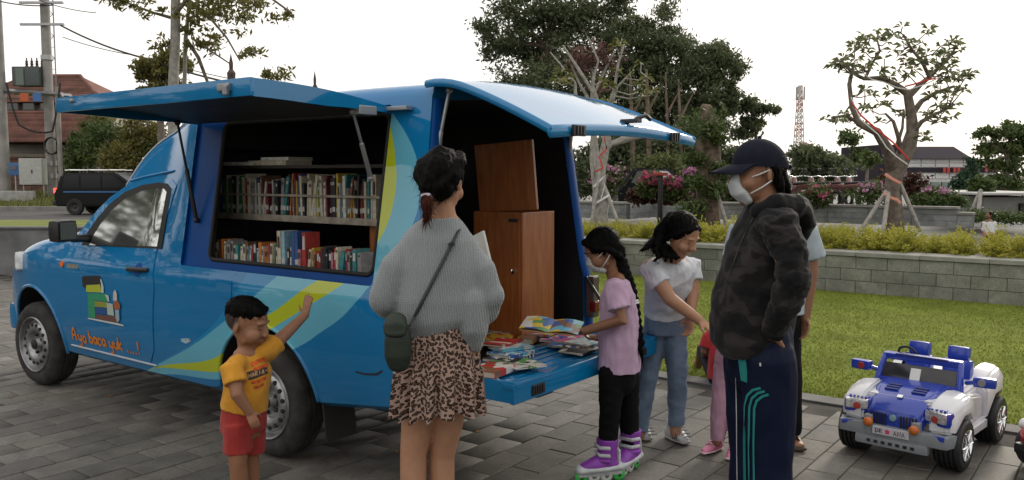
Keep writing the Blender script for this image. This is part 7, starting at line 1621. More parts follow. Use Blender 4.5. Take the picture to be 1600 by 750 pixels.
tree('dark_tree', 'dark tree whose ragged crown ends at the white sky above the cap', gpt(1115, 29, .4), [blob(1110, 90, 29, 42, 26), blob(1130, 105, 29, 32, 30), blob(1090, 140, 29, 45, 45), blob(1140, 150, 29, 18, 26), blob(1110, 190, 29, 40, 36)], 18000, .16, lf_dark, m_bark3, .14, 23, clumps=150, aspect=.36, clump=.18, shell=.3)
tree('small_tree', 'small loose crown standing clear against the sky beside the cap', gpt(1180, 30, .4), [blob(1170, 165, 30, 24, 12), blob(1195, 172, 30, 16, 16), blob(1165, 200, 30, 22, 18), blob(1188, 190, 30, 14, 14)], 3200, .17, lf_dark, m_bark, .08, 24, clumps=46, clump=.24, shell=.2)
for k, (x, y, rx, ry, lb) in enumerate(((980, 250, 60, 40, 'shaded undergrowth below the tallest dark tree'), (1060, 240, 60, 50, 'shaded undergrowth below the dark bushy tree'), (1030, 285, 70, 24, 'low dark undergrowth behind the flowering bushes'), (930, 265, 50, 45, 'leafy undergrowth between the van pillar and the sparse frangipani'), (1140, 262, 40, 30, 'undergrowth right of the thick epiphyte-hung trunk'), (1120, 300, 60, 20, 'low greenery behind the masked face'))):
    t = thing('bush', lb, 'bush', gpt(x, 27, .5)); leaf_cloud('foliage', [blob(x, y, 27, rx, ry)], 6500, .17, lf_dark, t, 60+k, clumps=60, clump=.2, shell=.1); root_fix(t)
for k, (x, w_, y0, lb) in enumerate(((1010, 10, 110, 'straight grey trunk under the dark trees, left of the pink bush'), (985, 9, 120, 'slim grey trunk beside the ribboned frangipani'), (1040, 6, 115, 'thin trunk behind the magenta bush'), (1060, 7, 125, 'pale thin trunk right of the magenta bush'))):
    t = thing('tree_trunk', lb, 'trunk', gpt(x, 26, .5)); g = MB(); p0 = gpt(x+3, 26, .4); p1 = P(x, y0, 26); g.tube([p0, p0.lerp(p1, .5)+Vector((.05, 0, 0)), p1], [w_*26/F_PX*.6, w_*26/F_PX*.45, w_*26/F_PX*.2], 8); g.build('trunk', m_bark3, t, 60)
    g = MB(); q1 = p0.lerp(p1, .7); g.tube([q1, q1+Vector((.5, .2, .9))], [.05, .01], 6); g.build('limb', m_bark3, t, 60); root_fix(t)
tree('round_tree', 'pale rounded bush-tree seen under the rear hatch', gpt(1030, 24, .5), [blob(1030, 258, 24, 34, 20)], 3500, .10, leaf_mat('pale olive leaf', (.08, .10, .03), (.17, .19, .07)), m_bark, .05, 33, clumps=60, clump=.25, shell=.3)
# ---- flowering bushes on the terrace
FL = [(950, 275, 24, 18, lf_pink, 'purple bougainvillea beside the ribboned stem left of the dark car'), (1014, 284, 16, 18, lf_mag, 'magenta red bougainvillea left of the dark post'), (1048, 290, 16, 12, lf_mag, 'red flowering bush right of the dark post'), (1062, 288, 12, 9, lf_pink, 'pink bougainvillea beside the thick trunk'), (1078, 272, 10, 10, lf_pink, 'lilac bougainvillea against the thick trunk'), (1358, 296, 26, 10, lf_pink, 'lilac flower bed left of the propped frangipani'), (1462, 302, 24, 7, lf_pink, 'pink flower bed right of the propped frangipani'), (1278, 300, 22, 14, lf_mag, 'red flowering bush right of the cap'), (1165, 362, 14, 6, lf_pink, 'small pink flowers beside the grey-blue sleeve')]
for k, (x, y, rx, ry, fm_, lb) in enumerate(FL):
    Yb = 19.4 if y < 330 else 15; t = thing('flowering_bush', lb, 'bush', gpt(x, Yb, .5), group=None); leaf_cloud('foliage', [blob(x, y+6, Yb, rx, ry+4)], 900, .10, lf_mid, t, 80+k, clumps=24, clump=.3, shell=.2); leaf_cloud('blossom', [blob(x, y-2, Yb-.1, rx*.9, ry*.9)], 330 if x < 1100 else 110, .075, fm_, t, 90+k, clumps=22, clump=.2, aspect=.8, shell=.5); root_fix(t)
for k, (x0, lb) in enumerate(((1016, 'bronze-leaved hedge plant under the magenta bush'), (1040, 'bronze-leaved hedge plant below the dark post'), (1062, 'bronze-leaved hedge plant nearest the thick trunk'), (995, 'bronze-leaved hedge plant beside the dark car'), (1392, 'rust-coloured shrub behind the propped frangipani trunk'), (1425, 'rust-brown shrub between the props and the flower bed'))):
    t = thing('hedge_plant', lb, 'plant', gpt(x0, 20, .5)); leaf_cloud('foliage', [blob(x0, 305 if k < 4 else 288, 20, 15, 12 if k < 4 else 24)], 900, .12, lf_brz, t, 120+k, clumps=26, clump=.3, shell=.2); root_fix(t)
g = MB(); p0 = gpt(1032, 19, .5); p1 = P(1032, 272, 19); g.tube([p0, p1], .06, 10); t = thing('garden_post', 'dark garden post with red top among the bougainvillea', 'post', p0); g.build('post', m_blackpl, t, 60); g = MB(); g.rbox(p1, (.30, .22, .07), .02); g.build('cap', mat('red cap', (.4, .06, .05), .5), t); root_fix(t)
# ---- trees on the right
def easy(px, Y, bl, n, sz, lm, lb, r0, seed, nm='round_tree', z=.5, **kw): return tree(nm, lb, gpt(px, Y, z), [blob(x, y, Y, a, b_) for x, y, a, b_ in bl], n, sz, lm, m_bark, r0, seed, **kw)
easy(1270, 34, [(1262, 252, 24, 24), (1290, 262, 30, 26), (1275, 235, 16, 14), (1310, 272, 18, 22), (1245, 275, 14, 20)], 9000, .20, lf_dark, 'dense rounded green tree right of the cap', .16, 201, clumps=90, clump=.22, shell=.3)
easy(1332, 36, [(1328, 215, 14, 12), (1335, 245, 8, 16)], 900, .2, lf_mid, 'slender young tree with a wispy top beside the frangipani', .05, 202, nm='slender_tree', clumps=24, clump=.3)
easy(1356, 46, [(1356, 248, 10, 14)], 900, .24, lf_mid, 'distant conical tree left of the dark building block', .1, 203, nm='distant_tree', clumps=20, clump=.3)
easy(1512, 28, [(1512, 262, 10, 14), (1512, 285, 18, 16), (1514, 300, 22, 10)], 3800, .17, leaf_mat('blue green leaf', (.02, .05, .03), (.05, .09, .05)), 'blue-green conifer-like tree before the striped building', .1, 204, nm='conical_tree', clumps=60, clump=.25)
easy(1532, 24, [(1532, 290, 14, 14)], 1600, .13, lf_mid, 'small round bright green tree beside the low flat roof', .05, 205, clumps=30, clump=.3)
easy(1572, 33, [(1545, 210, 22, 10), (1580, 205, 30, 10), (1560, 232, 34, 9), (1595, 235, 20, 10), (1550, 255, 24, 8), (1590, 262, 24, 12), (1575, 285, 30, 12), (1610, 215, 30, 20)], 7500, .19, lf_mid, 'layered dark tree filling the right edge of the view', .14, 206, nm='layered_tree', clumps=90, clump=.26, shell=.3)
easy(1384, 30, [(1380, 285, 10, 10)], 700, .14, lf_mid, 'small shrub tree left behind the propped frangipani trunk', .04, 208, nm='shrub_tree', clumps=16, clump=.3)
t = thing('clipped_hedge', 'clipped green hedge on the terrace right of the frangipani', 'hedge', gpt(1465, 19.2, .5)); leaf_cloud('foliage', [blob(x, 314, 19.2, 18, 7) for x in (1440, 1465, 1488)], 3000, .08, lf_mid, t, 210, clumps=60, clump=.35, shell=.2); root_fix(t)
t = thing('clipped_hedge', 'low green hedge strip under the flat-roofed concrete structure', 'hedge', gpt(1560, 21, .3)); leaf_cloud('foliage', [blob(x, 339, 21, 22, 6) for x in (1525, 1555, 1585, 1615)], 3000, .09, lf_mid, t, 211, clumps=60, clump=.35, shell=.2); root_fix(t)
# ---- tree row added out of view on the left to darken the paint's reflections
for k in range(6):
    x, y = -20.5-1.5*(k % 2), -7.5+4.6*k
    tree('unseen_row_tree', 'unseen leafy tree added on the left, %s along the row' % ordn(k+1), (x, y, 0), [(Vector((x+dx, y+dy, z)), (1.9, 2.2, 1.3)) for dx, dy, z in ((0, -1, 1.5), (.3, 1, 1.7), (0, 0, 3.2), (.4, 1.6, 2.9))], 5500, .28, lf_dark, m_bark, .15, 330+k, clumps=90, clump=.22, shell=.1, group='unseen trees added on the left')
# ---- one tree mirrored in the door glass, two added unseen to dim frontal light
for k, (x, y, z, s_, lb) in enumerate(((-15.5, 9.0, 5.6, 1.1, 'broad shade tree standing out of view to the left, mirrored in the door glass'), (1.5, -9.5, 5.2, 1.1, 'unseen tree added to dim the light directly behind the photographer'), (8.5, -6.5, 4.6, 1.0, 'unseen tree added to dim the light behind the photographer on the right'))):
    tree('unseen_tree', lb, (x, y, 0), [(Vector((x+dx, y+dy, z+dz)), (2.6*s_, 2.4*s_, 1.7*s_)) for dx, dy, dz in ((-1.8, 0, -.4), (1.6, .6, 0), (0, -.8, 1.2), (.2, 1.0, .3))], 15000, .20, lf_mid, m_bark, .22, 300+k, clumps=150, clump=.16, shell=.3)
# ================================================================ built background
# ---- left: tall roadside tree, behind the van
lt = thing('roadside_tree', 'tall slim grey-barked tree whose leafy sprays hang over the van side hatch', 'tree', gpt(272, 14.5, 0)); g = MB(); k = 14.5/F_PX
g.tube([gpt(270, 14.5, -.05), P(270, 150, 14.5), P(274, 60, 14.5), P(275, -60, 14.5)], [.10, .085, .08, .075], 12); g.build('trunk', m_bark2, lt, 60)
g = MB(); g.tube([gpt(284, 14.8, -.05), P(288, 150, 14.8), P(290, 60, 14.8), P(296, 5, 14.8), P(292, -60, 14.8)], [.05, .035, .038, .03, .02], 8); g.build('trunk', m_bark2, lt, 60)
for pts in ([(292, 62, 6), (310, 90, 6), (325, 130, 5), (332, 150, 4)], [(275, 20, 7), (300, -10, 6), (350, -30, 5), (400, -20, 4), (455, 20, 3)], [(276, 30, 6), (240, 20, 4), (200, 5, 3), (150, -15, 2)], [(296, 0, 5), (330, 30, 4), (355, 60, 3), (375, 95, 2)], [(332, 132, 4), (350, 128, 3), (400, 130, 2), (440, 128, 2)], [(300, 60, 4), (330, 80, 3), (360, 100, 2)]):
    g = MB(); g.tube([P(x, y, 14.5+random.uniform(-.3, .3)) for x, y, w_ in pts], [w_*k*.5 for x, y, w_ in pts], 8); g.build('branch', m_bark, lt, 60)
leaf_cloud('crown', [blob(325, 10, 14.5, 50, 22, 40), blob(375, 15, 14.5, 45, 25, 40), blob(420, 12, 14.5, 40, 20, 30), blob(445, 20, 14.5, 20, 10, 20), blob(350, 55, 14.5, 40, 28, 30), blob(385, 75, 14.5, 30, 20, 30), blob(235, 15, 14.5, 26, 16, 30), blob(250, 60, 14.5, 20, 20, 30), blob(200, 8, 14.5, 26, 8, 20), blob(320, 78, 14.5, 26, 18, 30), blob(425, 115, 14.5, 34, 14, 30), blob(180, -6, 14.5, 60, 10, 30), blob(345, -35, 14.5, 120, 25, 60), blob(300, 28, 14.5, 22, 22, 30), blob(395, 130, 14.5, 36, 8, 20)], 3600, .11, lf_gold, lt, 401, clumps=120, clump=.22, shell=.15, droop=.5, aspect=.34); root_fix(lt)
easy(252, 40, [(245, 110, 30, 22), (270, 100, 24, 22), (228, 145, 24, 26), (265, 150, 30, 30), (295, 160, 20, 26), (215, 172, 20, 10)], 6500, .26, lf_gold, 'backlit olive-green tree behind the slim grey trunk', .2, 402, nm='olive_tree', z=.6, clumps=110, clump=.18, shell=.25)
for k, (x, y, rx, ry, Yb, lm, lb) in enumerate(((170, 210, 40, 24, 44, lf_mid, 'dark shrub mass left of the van fairing'), (230, 205, 34, 22, 43, lf_gold, 'pale twiggy shrub just left of the van fairing'), (195, 245, 36, 20, 42, lf_gold, 'grey-green shrub above the passing dark car'), (130, 225, 26, 20, 46, lf_mid, 'green shrub beside the grey pole base'), (250, 235, 30, 24, 43, lf_mid, 'shrub touching the windscreen side of the van'), (120, 258, 22, 12, 47, lf_mid, 'low shrub behind the roof rack of the passing car'), (150, 190, 22, 14, 47, lf_gold, 'olive shrub top under the tip of the side hatch'))):
    t = thing('roadside_shrub', lb, 'shrub', gpt(x, Yb, .6)); leaf_cloud('foliage', [blob(x, y, Yb, rx, ry), blob(x, y+18, Yb, rx, ry)], 3200, .20, lm, t, 420+k, clumps=55, clump=.24, shell=.2)
    g = MB(); [g.tube([gpt(x, Yb, .5), P(x+dx, y-ry*.3, Yb)], [.07, .02], 6) for dx in (-rx*.5, 0, rx*.5)]; g.build('stem', m_bark2, t); root_fix(t)
# poles and wires
m_pole = mat('weathered concrete pole', (.26, .25, .235), .9, var=.2, vscale=2, bump=.2, bscale=20)
def pole(label, px, Y, w0, w1, ytop=-80, ztop_=None):
    t = thing('utility_pole', label, 'pole', gpt(px, Y, .5)); p0 = gpt(px, Y, .3); p1 = P(px, ytop, Y); p1.x = p0.x; g = MB(); g.tube([p0, p1], [w0*Y/F_PX/2, w1*Y/F_PX/2], 12, caps='flat'); g.build('shaft', m_pole, t, 60)
    return t, p0, p1
t1, a0, a1 = pole('thick concrete utility pole at the far left edge', 8, 43, 17, 13); t2, b0, b1 = pole('concrete utility pole carrying a coiled cable beside the steel cabinet', 82, 43.5, 15, 13)
t3, c0_, c1 = pole('shorter grey post right of the cable-coil pole', 96, 43, 7, 7, 135)
for zz in (255, 275, 90): 
    g = MB(); q = P(82, zz, 43.5); q.x = b0.x; g.lathe([(-.12, .27), (-.12, .29), (.12, .29), (.12, .27)], q, (0, 0, 1), 14); g.build('clamp_band', m_steel, t2, 50)
g = MB(); q = P(82, 228, 43.1)
for k in range(4): g.tube([q+Vector((.36*math.cos(a), -.05*k, .42*math.sin(a))) for a in np.linspace(0, 2*PI, 17)], .03, 6)
g.build('cable_coil', m_rubber, t2, 60)
for y_ in (8, 42): 
    g = MB(); q = P(82, y_-4, 43.2); g.rbox(Vector((b0.x, q.y, q.z)), (2.2, .12, .12), .02); g.build('crossarm', m_steel, t2)
for tt in (t1, t2, t3): root_fix(tt)
pf = thing('transformer_platform', 'steel beam platform between the left utility poles', 'platform', P(50, 148, 43)); g = MB(); p0, p1 = P(8, 142, 43), P(98, 148, 43); g.tube([p0, p1], [(.17, .12)]*2, 4, caps='flat'); g.tube([p0+Vector((0, .8, 0)), p1+Vector((0, .8, 0))], [(.17, .12)]*2, 4, caps='flat'); g.build('beam', m_steel, pf)
for x_, c in ((38, (.45, .10, .03)), (58, (.05, .14, .35))): g = MB(); g.rbox(P(x_, 152, 42.7), (.42, .04, .42), .01); g.build('warning_plate', mat('plate %.2f' % c[0], c, .6), pf)
root_fix(pf)
tx = thing('transformer', 'dark grey pole-mounted transformer with bushings on the steel platform', 'transformer', P(46, 136, 43.3)); g = MB(); g.rbox(P(46, 120, 43.4), (1.35, .75, .95), .05); g.build('tank', mat('dark grey tank', (.06, .075, .07), .5, var=.2), tx, 40)
g = MB(); g.rbox(P(31, 120, 43.0), (.40, .08, .85), .02); g.build('radiator', mat('grey-green fins', (.12, .15, .135), .5), tx)
for k in range(4): g = MB(); q = P(42+8*k, 106, 43.4); g.lathe([(0, .06), (.08, .09), (.12, .05), (.2, .085), (.24, .05), (.32, .075), (.36, .04), (.5, .03), (.5, 0)], q, (0, 0, 1), 10); g.build('bushing', mat('brown porcelain', (.07, .045, .04), .3), tx, 50)
root_fix(tx)
def wire(label, pts, r=.02, sag=.3):
    g = MB(); P_ = [Vector(p) for p in pts]; q = []
    for i in range(len(P_)-1):
        for k in range(8): t = k/8; q.append(P_[i].lerp(P_[i+1], t)-Vector((0, 0, sag*4*t*(1-t))))
    q.append(P_[-1]); g.tube(q, r, 5); return tag(g.build('overhead_wire', m_rubber, None, 60), label, 'wire')
wire('thick overhead cable running from the pole across the sky to the right', [P(95, 40, 43), P(230, 92, 40), P(420, 140, 36)], .045, .15); wire('thin overhead wire just below the thick cable', [P(98, 58, 43), P(220, 88, 41), P(420, 134, 37)], .02, .1)
wire('cable sagging between the two left utility poles', [P(10, 130, 42.6), P(30, 195, 42.6), P(82, 205, 42.6), P(94, 130, 42.6)], .05, .2); wire('overhead wire leaving the top of the left pole', [P(0, 2, 43), P(82, 8, 43)], .03, .1); wire('upper overhead wire pair at the left pole', [P(60, 0, 43), P(150, 20, 42)], .02, .1)
# lattice mast behind the pole
mm = thing('lattice_mast', 'slim steel lattice mast behind the left utility pole', 'mast', gpt(90, 60, .6)); zt_ = P(90, -60, 60).z; wmast = .42
mm_m = mat('galvanised mast steel', (.20, .20, .20), .5, .4); bx_ = gpt(90, 60, 0)
for sx, sy in ((-1, -1), (1, -1), (0, 1)): g = MB(); g.tube([bx_+Vector((sx*wmast, sy*wmast, .5)), bx_+Vector((sx*wmast, sy*wmast, zt_))], .035, 6); g.build('leg', mm_m, mm)
g = MB(); z = .6; i = 0
while z < zt_-.8: g.tube([bx_+Vector((-wmast if i % 2 else wmast, -wmast, z)), bx_+Vector((wmast if i % 2 else -wmast, -wmast, z+.75))], .022, 5); g.tube([bx_+Vector((-wmast, -wmast, z)), bx_+Vector((wmast, -wmast, z))], .018, 5); z += .75; i += 1
g.build('bracing', mm_m, mm)['kind'] = 'stuff'; root_fix(mm)
# cabinets, concrete block
cbn = thing('junction_cabinet', 'pale grey steel junction cabinet on legs by the utility poles', 'cabinet', P(54, 296, 42.5)); g = MB(); q = P(52, 268, 42.5); g.rbox(q, (1.15, .5, 1.30), .03); bd = g.build('housing', mat('pale grey enamel', (.36, .37, .35), .5, var=.12), cbn, 40)
g = MB(); g.rbox(q+Vector((.28, -.26, 0)), (.56, .02, 1.2), .01); g.build('door', mat('pale grey enamel', (.36, .37, .35), .5), bd); g = MB(); g.rbox(q+Vector((.08, -.28, 0)), (.05, .03, .18), .01); g.build('latch', m_blackpl, bd)
for dx in (-.5, .5): g = MB(); g.tube([q+Vector((dx, 0, -.6)), Vector((q.x+dx, q.y, .3))], .04, 6); g.build('leg', m_steel, cbn)
root_fix(cbn)
cbn = thing('meter_box', 'small blue meter box left of the pale grey cabinet', 'meter box', P(24, 290, 42.4)); q = P(24, 264, 42.4); g = MB(); g.rbox(q, (.52, .3, .62), .02); g.build('box', mat('blue enamel', (.03, .11, .26), .45), cbn, 40); g = MB(); g.rbox(q+Vector((0, -.16, .05)), (.3, .02, .2), .01); g.build('window', mat('dark glass', (.02, .025, .03), .05), cbn); g = MB(); g.tube([q+Vector((0, 0, -.3)), Vector((q.x, q.y, .3))], .05, 6); g.build('leg', m_steel, cbn); root_fix(cbn)
g = MB(); q = P(18, 308, 41.5); q.z = .42; g.rbox(q, (1.9, .9, .75), .05); tag(g.build('concrete_block', mat('rough concrete', (.30, .30, .29), .9, var=.2, vscale=3, bump=.4, bscale=15), None, 40), 'rough concrete block on the verge at the foot of the left pole', 'block')
# ---- house with tiled roofs, garden wall
m_tile = mat('orange clay roof tile', (.145, .062, .045), .85, var=.35, vscale=1.2, bump=.2, bscale=20, rnd=.25); m_wallp = mat('pale house wall', (.48, .45, .41), .85, var=.15, vscale=.7); m_brick = mat('dark red brick', (.10, .045, .035), .9, var=.4, vscale=3, bump=.4, bscale=14)
def hip_roof(parent, px0, px1, pye, pxr0, pxr1, pyr, Y, dep, over=0):
    e0, e1 = P(px0, pye, Y), P(px1, pye, Y); r0, r1 = P(pxr0, pyr, Y), P(pxr1, pyr, Y); r0.y = r1.y = Y+dep/2; b0_, b1_ = e0+Vector((0, dep, 0)), e1+Vector((0, dep, 0)); b0_.z = b1_.z = e0.z = e1.z
    k = (r0.y-Y)/1; g = MB(); g.add([e0, e1, r1, r0, b1_, b0_], [(0, 1, 2, 3), (1, 4, 2), (4, 5, 3, 2), (5, 0, 3), (0, 5, 4, 1)]); rf = g.build('roof', m_tile, parent)
    n = 24; rows = []
    tmc = {}
    for i in range(n):
        t0, t1_ = i/n, (i+1.06)/n; A_, B_ = e0.lerp(r0, t0), e1.lerp(r1, t0); C_, D_ = e1.lerp(r1, min(1, t1_)), e0.lerp(r0, min(1, t1_)); up = Vector((0, -.05, .05)); g = MB(); g.add([A_+up*1.0, B_+up*1.0, C_+up*.4, D_+up*.4, A_, B_, C_, D_], [(0, 1, 2, 3), (0, 4, 5, 1), (1, 5, 6, 2), (0, 3, 7, 4)]); g.build('tile_course', m_tile, rf)
    g = MB(); g.tube([r0, r1], .14, 8); g.tube([e1, r1], .12, 8); g.tube([e0, r0], .12, 8); g.ball(e1+Vector((.1, -.1, .15)), (.22, .22, .16)); g.build('ridge', m_tile, rf, 60)
hs = thing('tiled_house', 'two-storey house with orange clay tiled roofs behind the utility poles', 'house', gpt(70, 58, .6))
p0, p1 = P(-40, 165, 58), P(148, 165, 58); g = MB(); g.box(((p0.x+p1.x)/2, 61.5, 3.4), (p1.x-p0.x, 6.4, 5.8)); g.build('wall', m_wallp, hs)
hip_roof(hs, -60, 164, 160, -10, 78, 108, 57.5, 8); hip_roof(hs, -70, 150, 222, -40, 110, 172, 54, 5)
g = MB(); p0, p1 = P(-60, 240, 54.6), P(150, 240, 54.6); g.box(((p0.x+p1.x)/2, 57, 1.7), (p1.x-p0.x, 4.2, 2.4)); g.build('lower_wall', m_brick, hs)
for x_ in (20, 45, 72, 105): 
    g = MB(); q = P(x_, 160, 57.9); g.rbox(q+Vector((0, 0, -.15)), (.9, .08, .9), .02); wn_ = g.build('window', mat('dark timber frame', (.05, .03, .022), .6), hs); g = MB(); g.rbox(q+Vector((0, -.05, -.15)), (.7, .02, .7), .01); g.build('pane', mat('dark glass', (.02, .025, .03), .05), wn_)
root_fix(hs)
gwl = thing('garden_wall', 'dark brick garden wall with carved coping behind the verge', 'wall', gpt(130, 50, .6)); p0, p1 = gpt(-60, 50), gpt(420, 50); L_ = p1.x-p0.x; bm_ = MB().rbox((0, 0, 0), (1.18, .3, .36), .02).mesh('brick'); bm_.materials.append(mat('old brick block', (.11, .055, .045), .9, var=.4, vscale=3, bump=.5, bscale=12, rnd=.3))
MB().box(((p0.x+p1.x)/2, 50.2, 1.5), (L_, .3, 2.0)).build('core', m_brick, gwl)
for r in range(5):
    x_ = p0.x+(.6 if r % 2 else 0)
    while x_ < p1.x: link('brick', bm_, None, gwl, (x_, 50, .75+r*.38)); x_ += 1.2
g = MB(); g.rbox(((p0.x+p1.x)/2, 50.1, 2.68), (L_, .7, .16), .03); g.build('coping', mat('mossy coping', (.12, .11, .09), .9, var=.4), gwl); root_fix(gwl)
# temple towers
def spire(label, px, ytip, Y, wpx):
    t = thing('temple_tower', label, 'tower', gpt(px, Y, .6)); zt_ = P(px, ytip, Y).z; w_ = wpx*Y/F_PX/2; x0 = gpt(px, Y).x; m_st = mat('dark temple stone', (.07, .05, .045), .95, var=.4, vscale=3, bump=.6, bscale=10); hz = zt_-.5; n = 9
    prof = [(0, 1.6), (.55, 1.35), (.60, 1.5), (.64, 1.05), (.70, 1.15), (.73, .85), (.78, .95), (.81, .55), (.86, .62), (.885, .28), (.93, .3), (1.0, .03)]
    for i in range(0, len(prof)-1): f0, s0 = prof[i]; f1, s1 = prof[i+1]; g = MB(); g.tube([Vector((x0, Y, .5+hz*f0)), Vector((x0, Y, .5+hz*f1))], [w_*s0, w_*s1], 8, caps='flat'); g.build('tier', m_st, t)
    root_fix(t)
spire('dark stone temple tower rising above the side hatch', 366, 84, 62, 22); spire('slender dark temple tip showing above the van roof', 495, 111, 70, 15)
# ---- passing dark car on the road
suv = thing('passing_car', 'dark multi-purpose car with roof rack passing on the road beyond the wall', 'car', (0, 0, 0)); qx = gpt(100, 34.8).x; suv.location = (qx, 34.8, -.02); mk = mat('black car paint', (.006, .0065, .008), .4, coat=.25, spec=.15); mg = mat('car glass', (.015, .018, .02), .08, spec=.3)
prof = [(0.02, .35), (.0, .95), (.12, 1.05), (.30, 1.62), (.55, 1.70), (2.5, 1.70), (3.25, 1.15), (4.15, 1.0), (4.35, .75), (4.35, .35)]
g = MB(); g.prism([(x, -.80, z) for x, z in prof], (0, 1.6, 0)); o = g.build('body', mk, suv); bm = bmesh.new(); bm.from_mesh(o.data); bmesh.ops.bevel(bm, geom=bm.edges[:], offset=.06, segments=3, affect='EDGES'); bm.to_mesh(o.data); bm.free(); auto_smooth(o.data, 35)
for poly in ([(.34, 1.08), (.48, 1.58), (1.05, 1.60), (1.05, 1.08)], [(1.12, 1.08), (1.12, 1.60), (1.9, 1.60), (1.9, 1.08)], [(1.97, 1.08), (1.97, 1.60), (2.45, 1.58), (2.98, 1.12)]):
    for y0 in (-.812, .80): g = MB(); g.prism([(x, y0, z) for x, z in poly], (0, .012, 0)); g.build('window', mg, suv)
g = MB(); g.rbox((.14, 0, 1.33), (.03, 1.25, .46), .02, Matrix.Rotation(.31, 3, 'Y')); g.build('rear_window', mg, suv)
for y0 in (-.62, .62): g = MB(); g.rbox((.0, y0, .98), (.08, .22, .20), .02); g.build('tail_lamp', mat('lit red tail lamp', (.5, .02, .02), .3, emis=(1, .06, .04), estr=2.2), suv)
g = MB(); g.rbox((-.02, -.0, .74), (.03, .42, .13), .01); g.build('number_plate', mat('red plate', (.25, .03, .03), .5), suv)
g = MB(); g.rbox((-.02, 0, .48), (.16, 1.5, .2), .05); g.build('rear_bumper', m_blackpl, suv, 45)
for y0 in (-.68, .68): g = MB(); g.tube([(.45, y0, 1.79), (2.5, y0, 1.79)], .03, 6); g.build('roof_rail', m_chrome, suv, 50)
for x_ in (.6, 1.4, 2.2): g = MB(); g.rbox((x_, 0, 1.81), (.07, 1.45, .04), .01); g.build('roof_bar', m_chrome, suv)
g = MB(); g.rbox((2.2, -.82, .93), (3.6, .02, .06), .01); g.build('side_stripe', mat('blue stripe', (.03, .12, .3), .4), suv)
for x_ in (.82, 3.5):
    for sg in (-1, 1): e = empty('wheel', (x_, sg*.74, .33)); e.parent = suv; g = MB(); g.lathe([(-.1, .2), (-.1, .31), (-.08, .33), (.07, .33), (.09, .31), (.09, .2)], (0, 0, 0), (0, sg, 0), 24); g.build('tyre', m_rubber, e, 40); g = MB(); g.lathe([(.06, .2), (.08, .19), (.05, .08), (.08, .05), (.08, 0)], (0, 0, 0), (0, sg, 0), 20); g.build('rim', m_blackpl, e, 40)
# ---- parked dark car glimpsed behind the terrace wall
pc = thing('parked_car', 'dark parked car glimpsed over the terrace wall left of the bougainvillea', 'car', (gpt(962, 24).x, 24, .5)); prof = [(0, .25), (-.02, .7), (.15, .85), (.55, 1.28), (1.7, 1.30), (2.4, .85), (3.3, .75), (3.4, .3)]; g = MB(); g.prism([(x*.8, -.7, z) for x, z in prof], (0, 1.4, 0)); o = g.build('body', mk, pc); bm = bmesh.new(); bm.from_mesh(o.data); bmesh.ops.bevel(bm, geom=bm.edges[:], offset=.05, segments=3, affect='EDGES'); bm.to_mesh(o.data); bm.free(); auto_smooth(o.data, 35)
for poly in ([(.42, .88), (.62, 1.2), (1.1, 1.22), (1.1, .88)], [(1.16, .88), (1.16, 1.22), (1.65, 1.2), (2.1, .9)]): g = MB(); g.prism([(x*.8, -.712, z) for x, z in poly], (0, .01, 0)); g.build('window', mat('bright car glass', (.35, .37, .38), .06, .7), pc)
for x_ in (.5, 2.3): g = MB(); g.lathe([(-.08, .0), (-.08, .26), (.06, .28), (.08, .2), (.08, 0)], (x_, -.66, .28), (0, -1, 0), 20); g.build('wheel', m_rubber, pc, 40)
# ---- parked motorbikes beyond the terrace wall
def bike():
    t = thing('motorbike', '', 'motorbike'); c = mat('scooter paint', (.14, .05, .05), .3, coat=.5, rnd=.6)
    for x_ in (-.6, .6): g = MB(); g.tube([(x_+.25*math.cos(a), 0, .28+.25*math.sin(a)) for a in np.linspace(0, 2*PI, 15)], .05, 6); g.build('wheel', m_rubber, t, 60)
    g = MB(); g.tube([(-.75, 0, .72), (-.3, 0, .66), (.1, 0, .45), (.4, 0, .55), (.5, 0, .9)], [(.10, .09), (.13, .12), (.12, .08), (.14, .07), (.10, .06)], 10, side=Vector((0, 1, 0))); g.build('fairing', c, t, 60)
    g = MB(); g.tube([(-.75, 0, .80), (-.1, 0, .76)], [(.11, .04), (.12, .05)], 10, side=Vector((0, 1, 0))); g.build('seat', m_rubber, t, 60)
    g = MB(); g.tube([(.45, -.32, 1.0), (.5, 0, .97), (.45, .32, 1.0)], .02, 6); g.build('handlebar', m_chrome, t, 60); g = MB(); g.tube([(.6, 0, .28), (.48, 0, .95)], .03, 6); g.build('fork', m_chrome, t, 60)
    for sg in (-1, 1): g = MB(); g.tube([(.44, sg*.22, 1.0), (.44, sg*.30, 1.18)], .01, 5); g.ball((.44, sg*.31, 1.20), (.02, .06, .045)); g.build('mirror', m_blackpl, t)
    return t
b0 = bike(); xs_ = [1142, 1160, 1240, 1262, 1285, 1306, 1326, 1347]
for k, px in enumerate(xs_):
    o = b0 if k == 0 else copy_tree(b0); o.location = gpt(px, 26.5+.2*(k % 2), .56); o.rotation_euler = (0, 0, PI/2+.5+random.uniform(-.15, .15)); o['group'] = 'motorbikes parked beyond the terrace wall'; o['label'] = 'parked scooter beyond the terrace wall, %s from the left in the row' % ordn(k+1); o['category'] = 'motorbike'
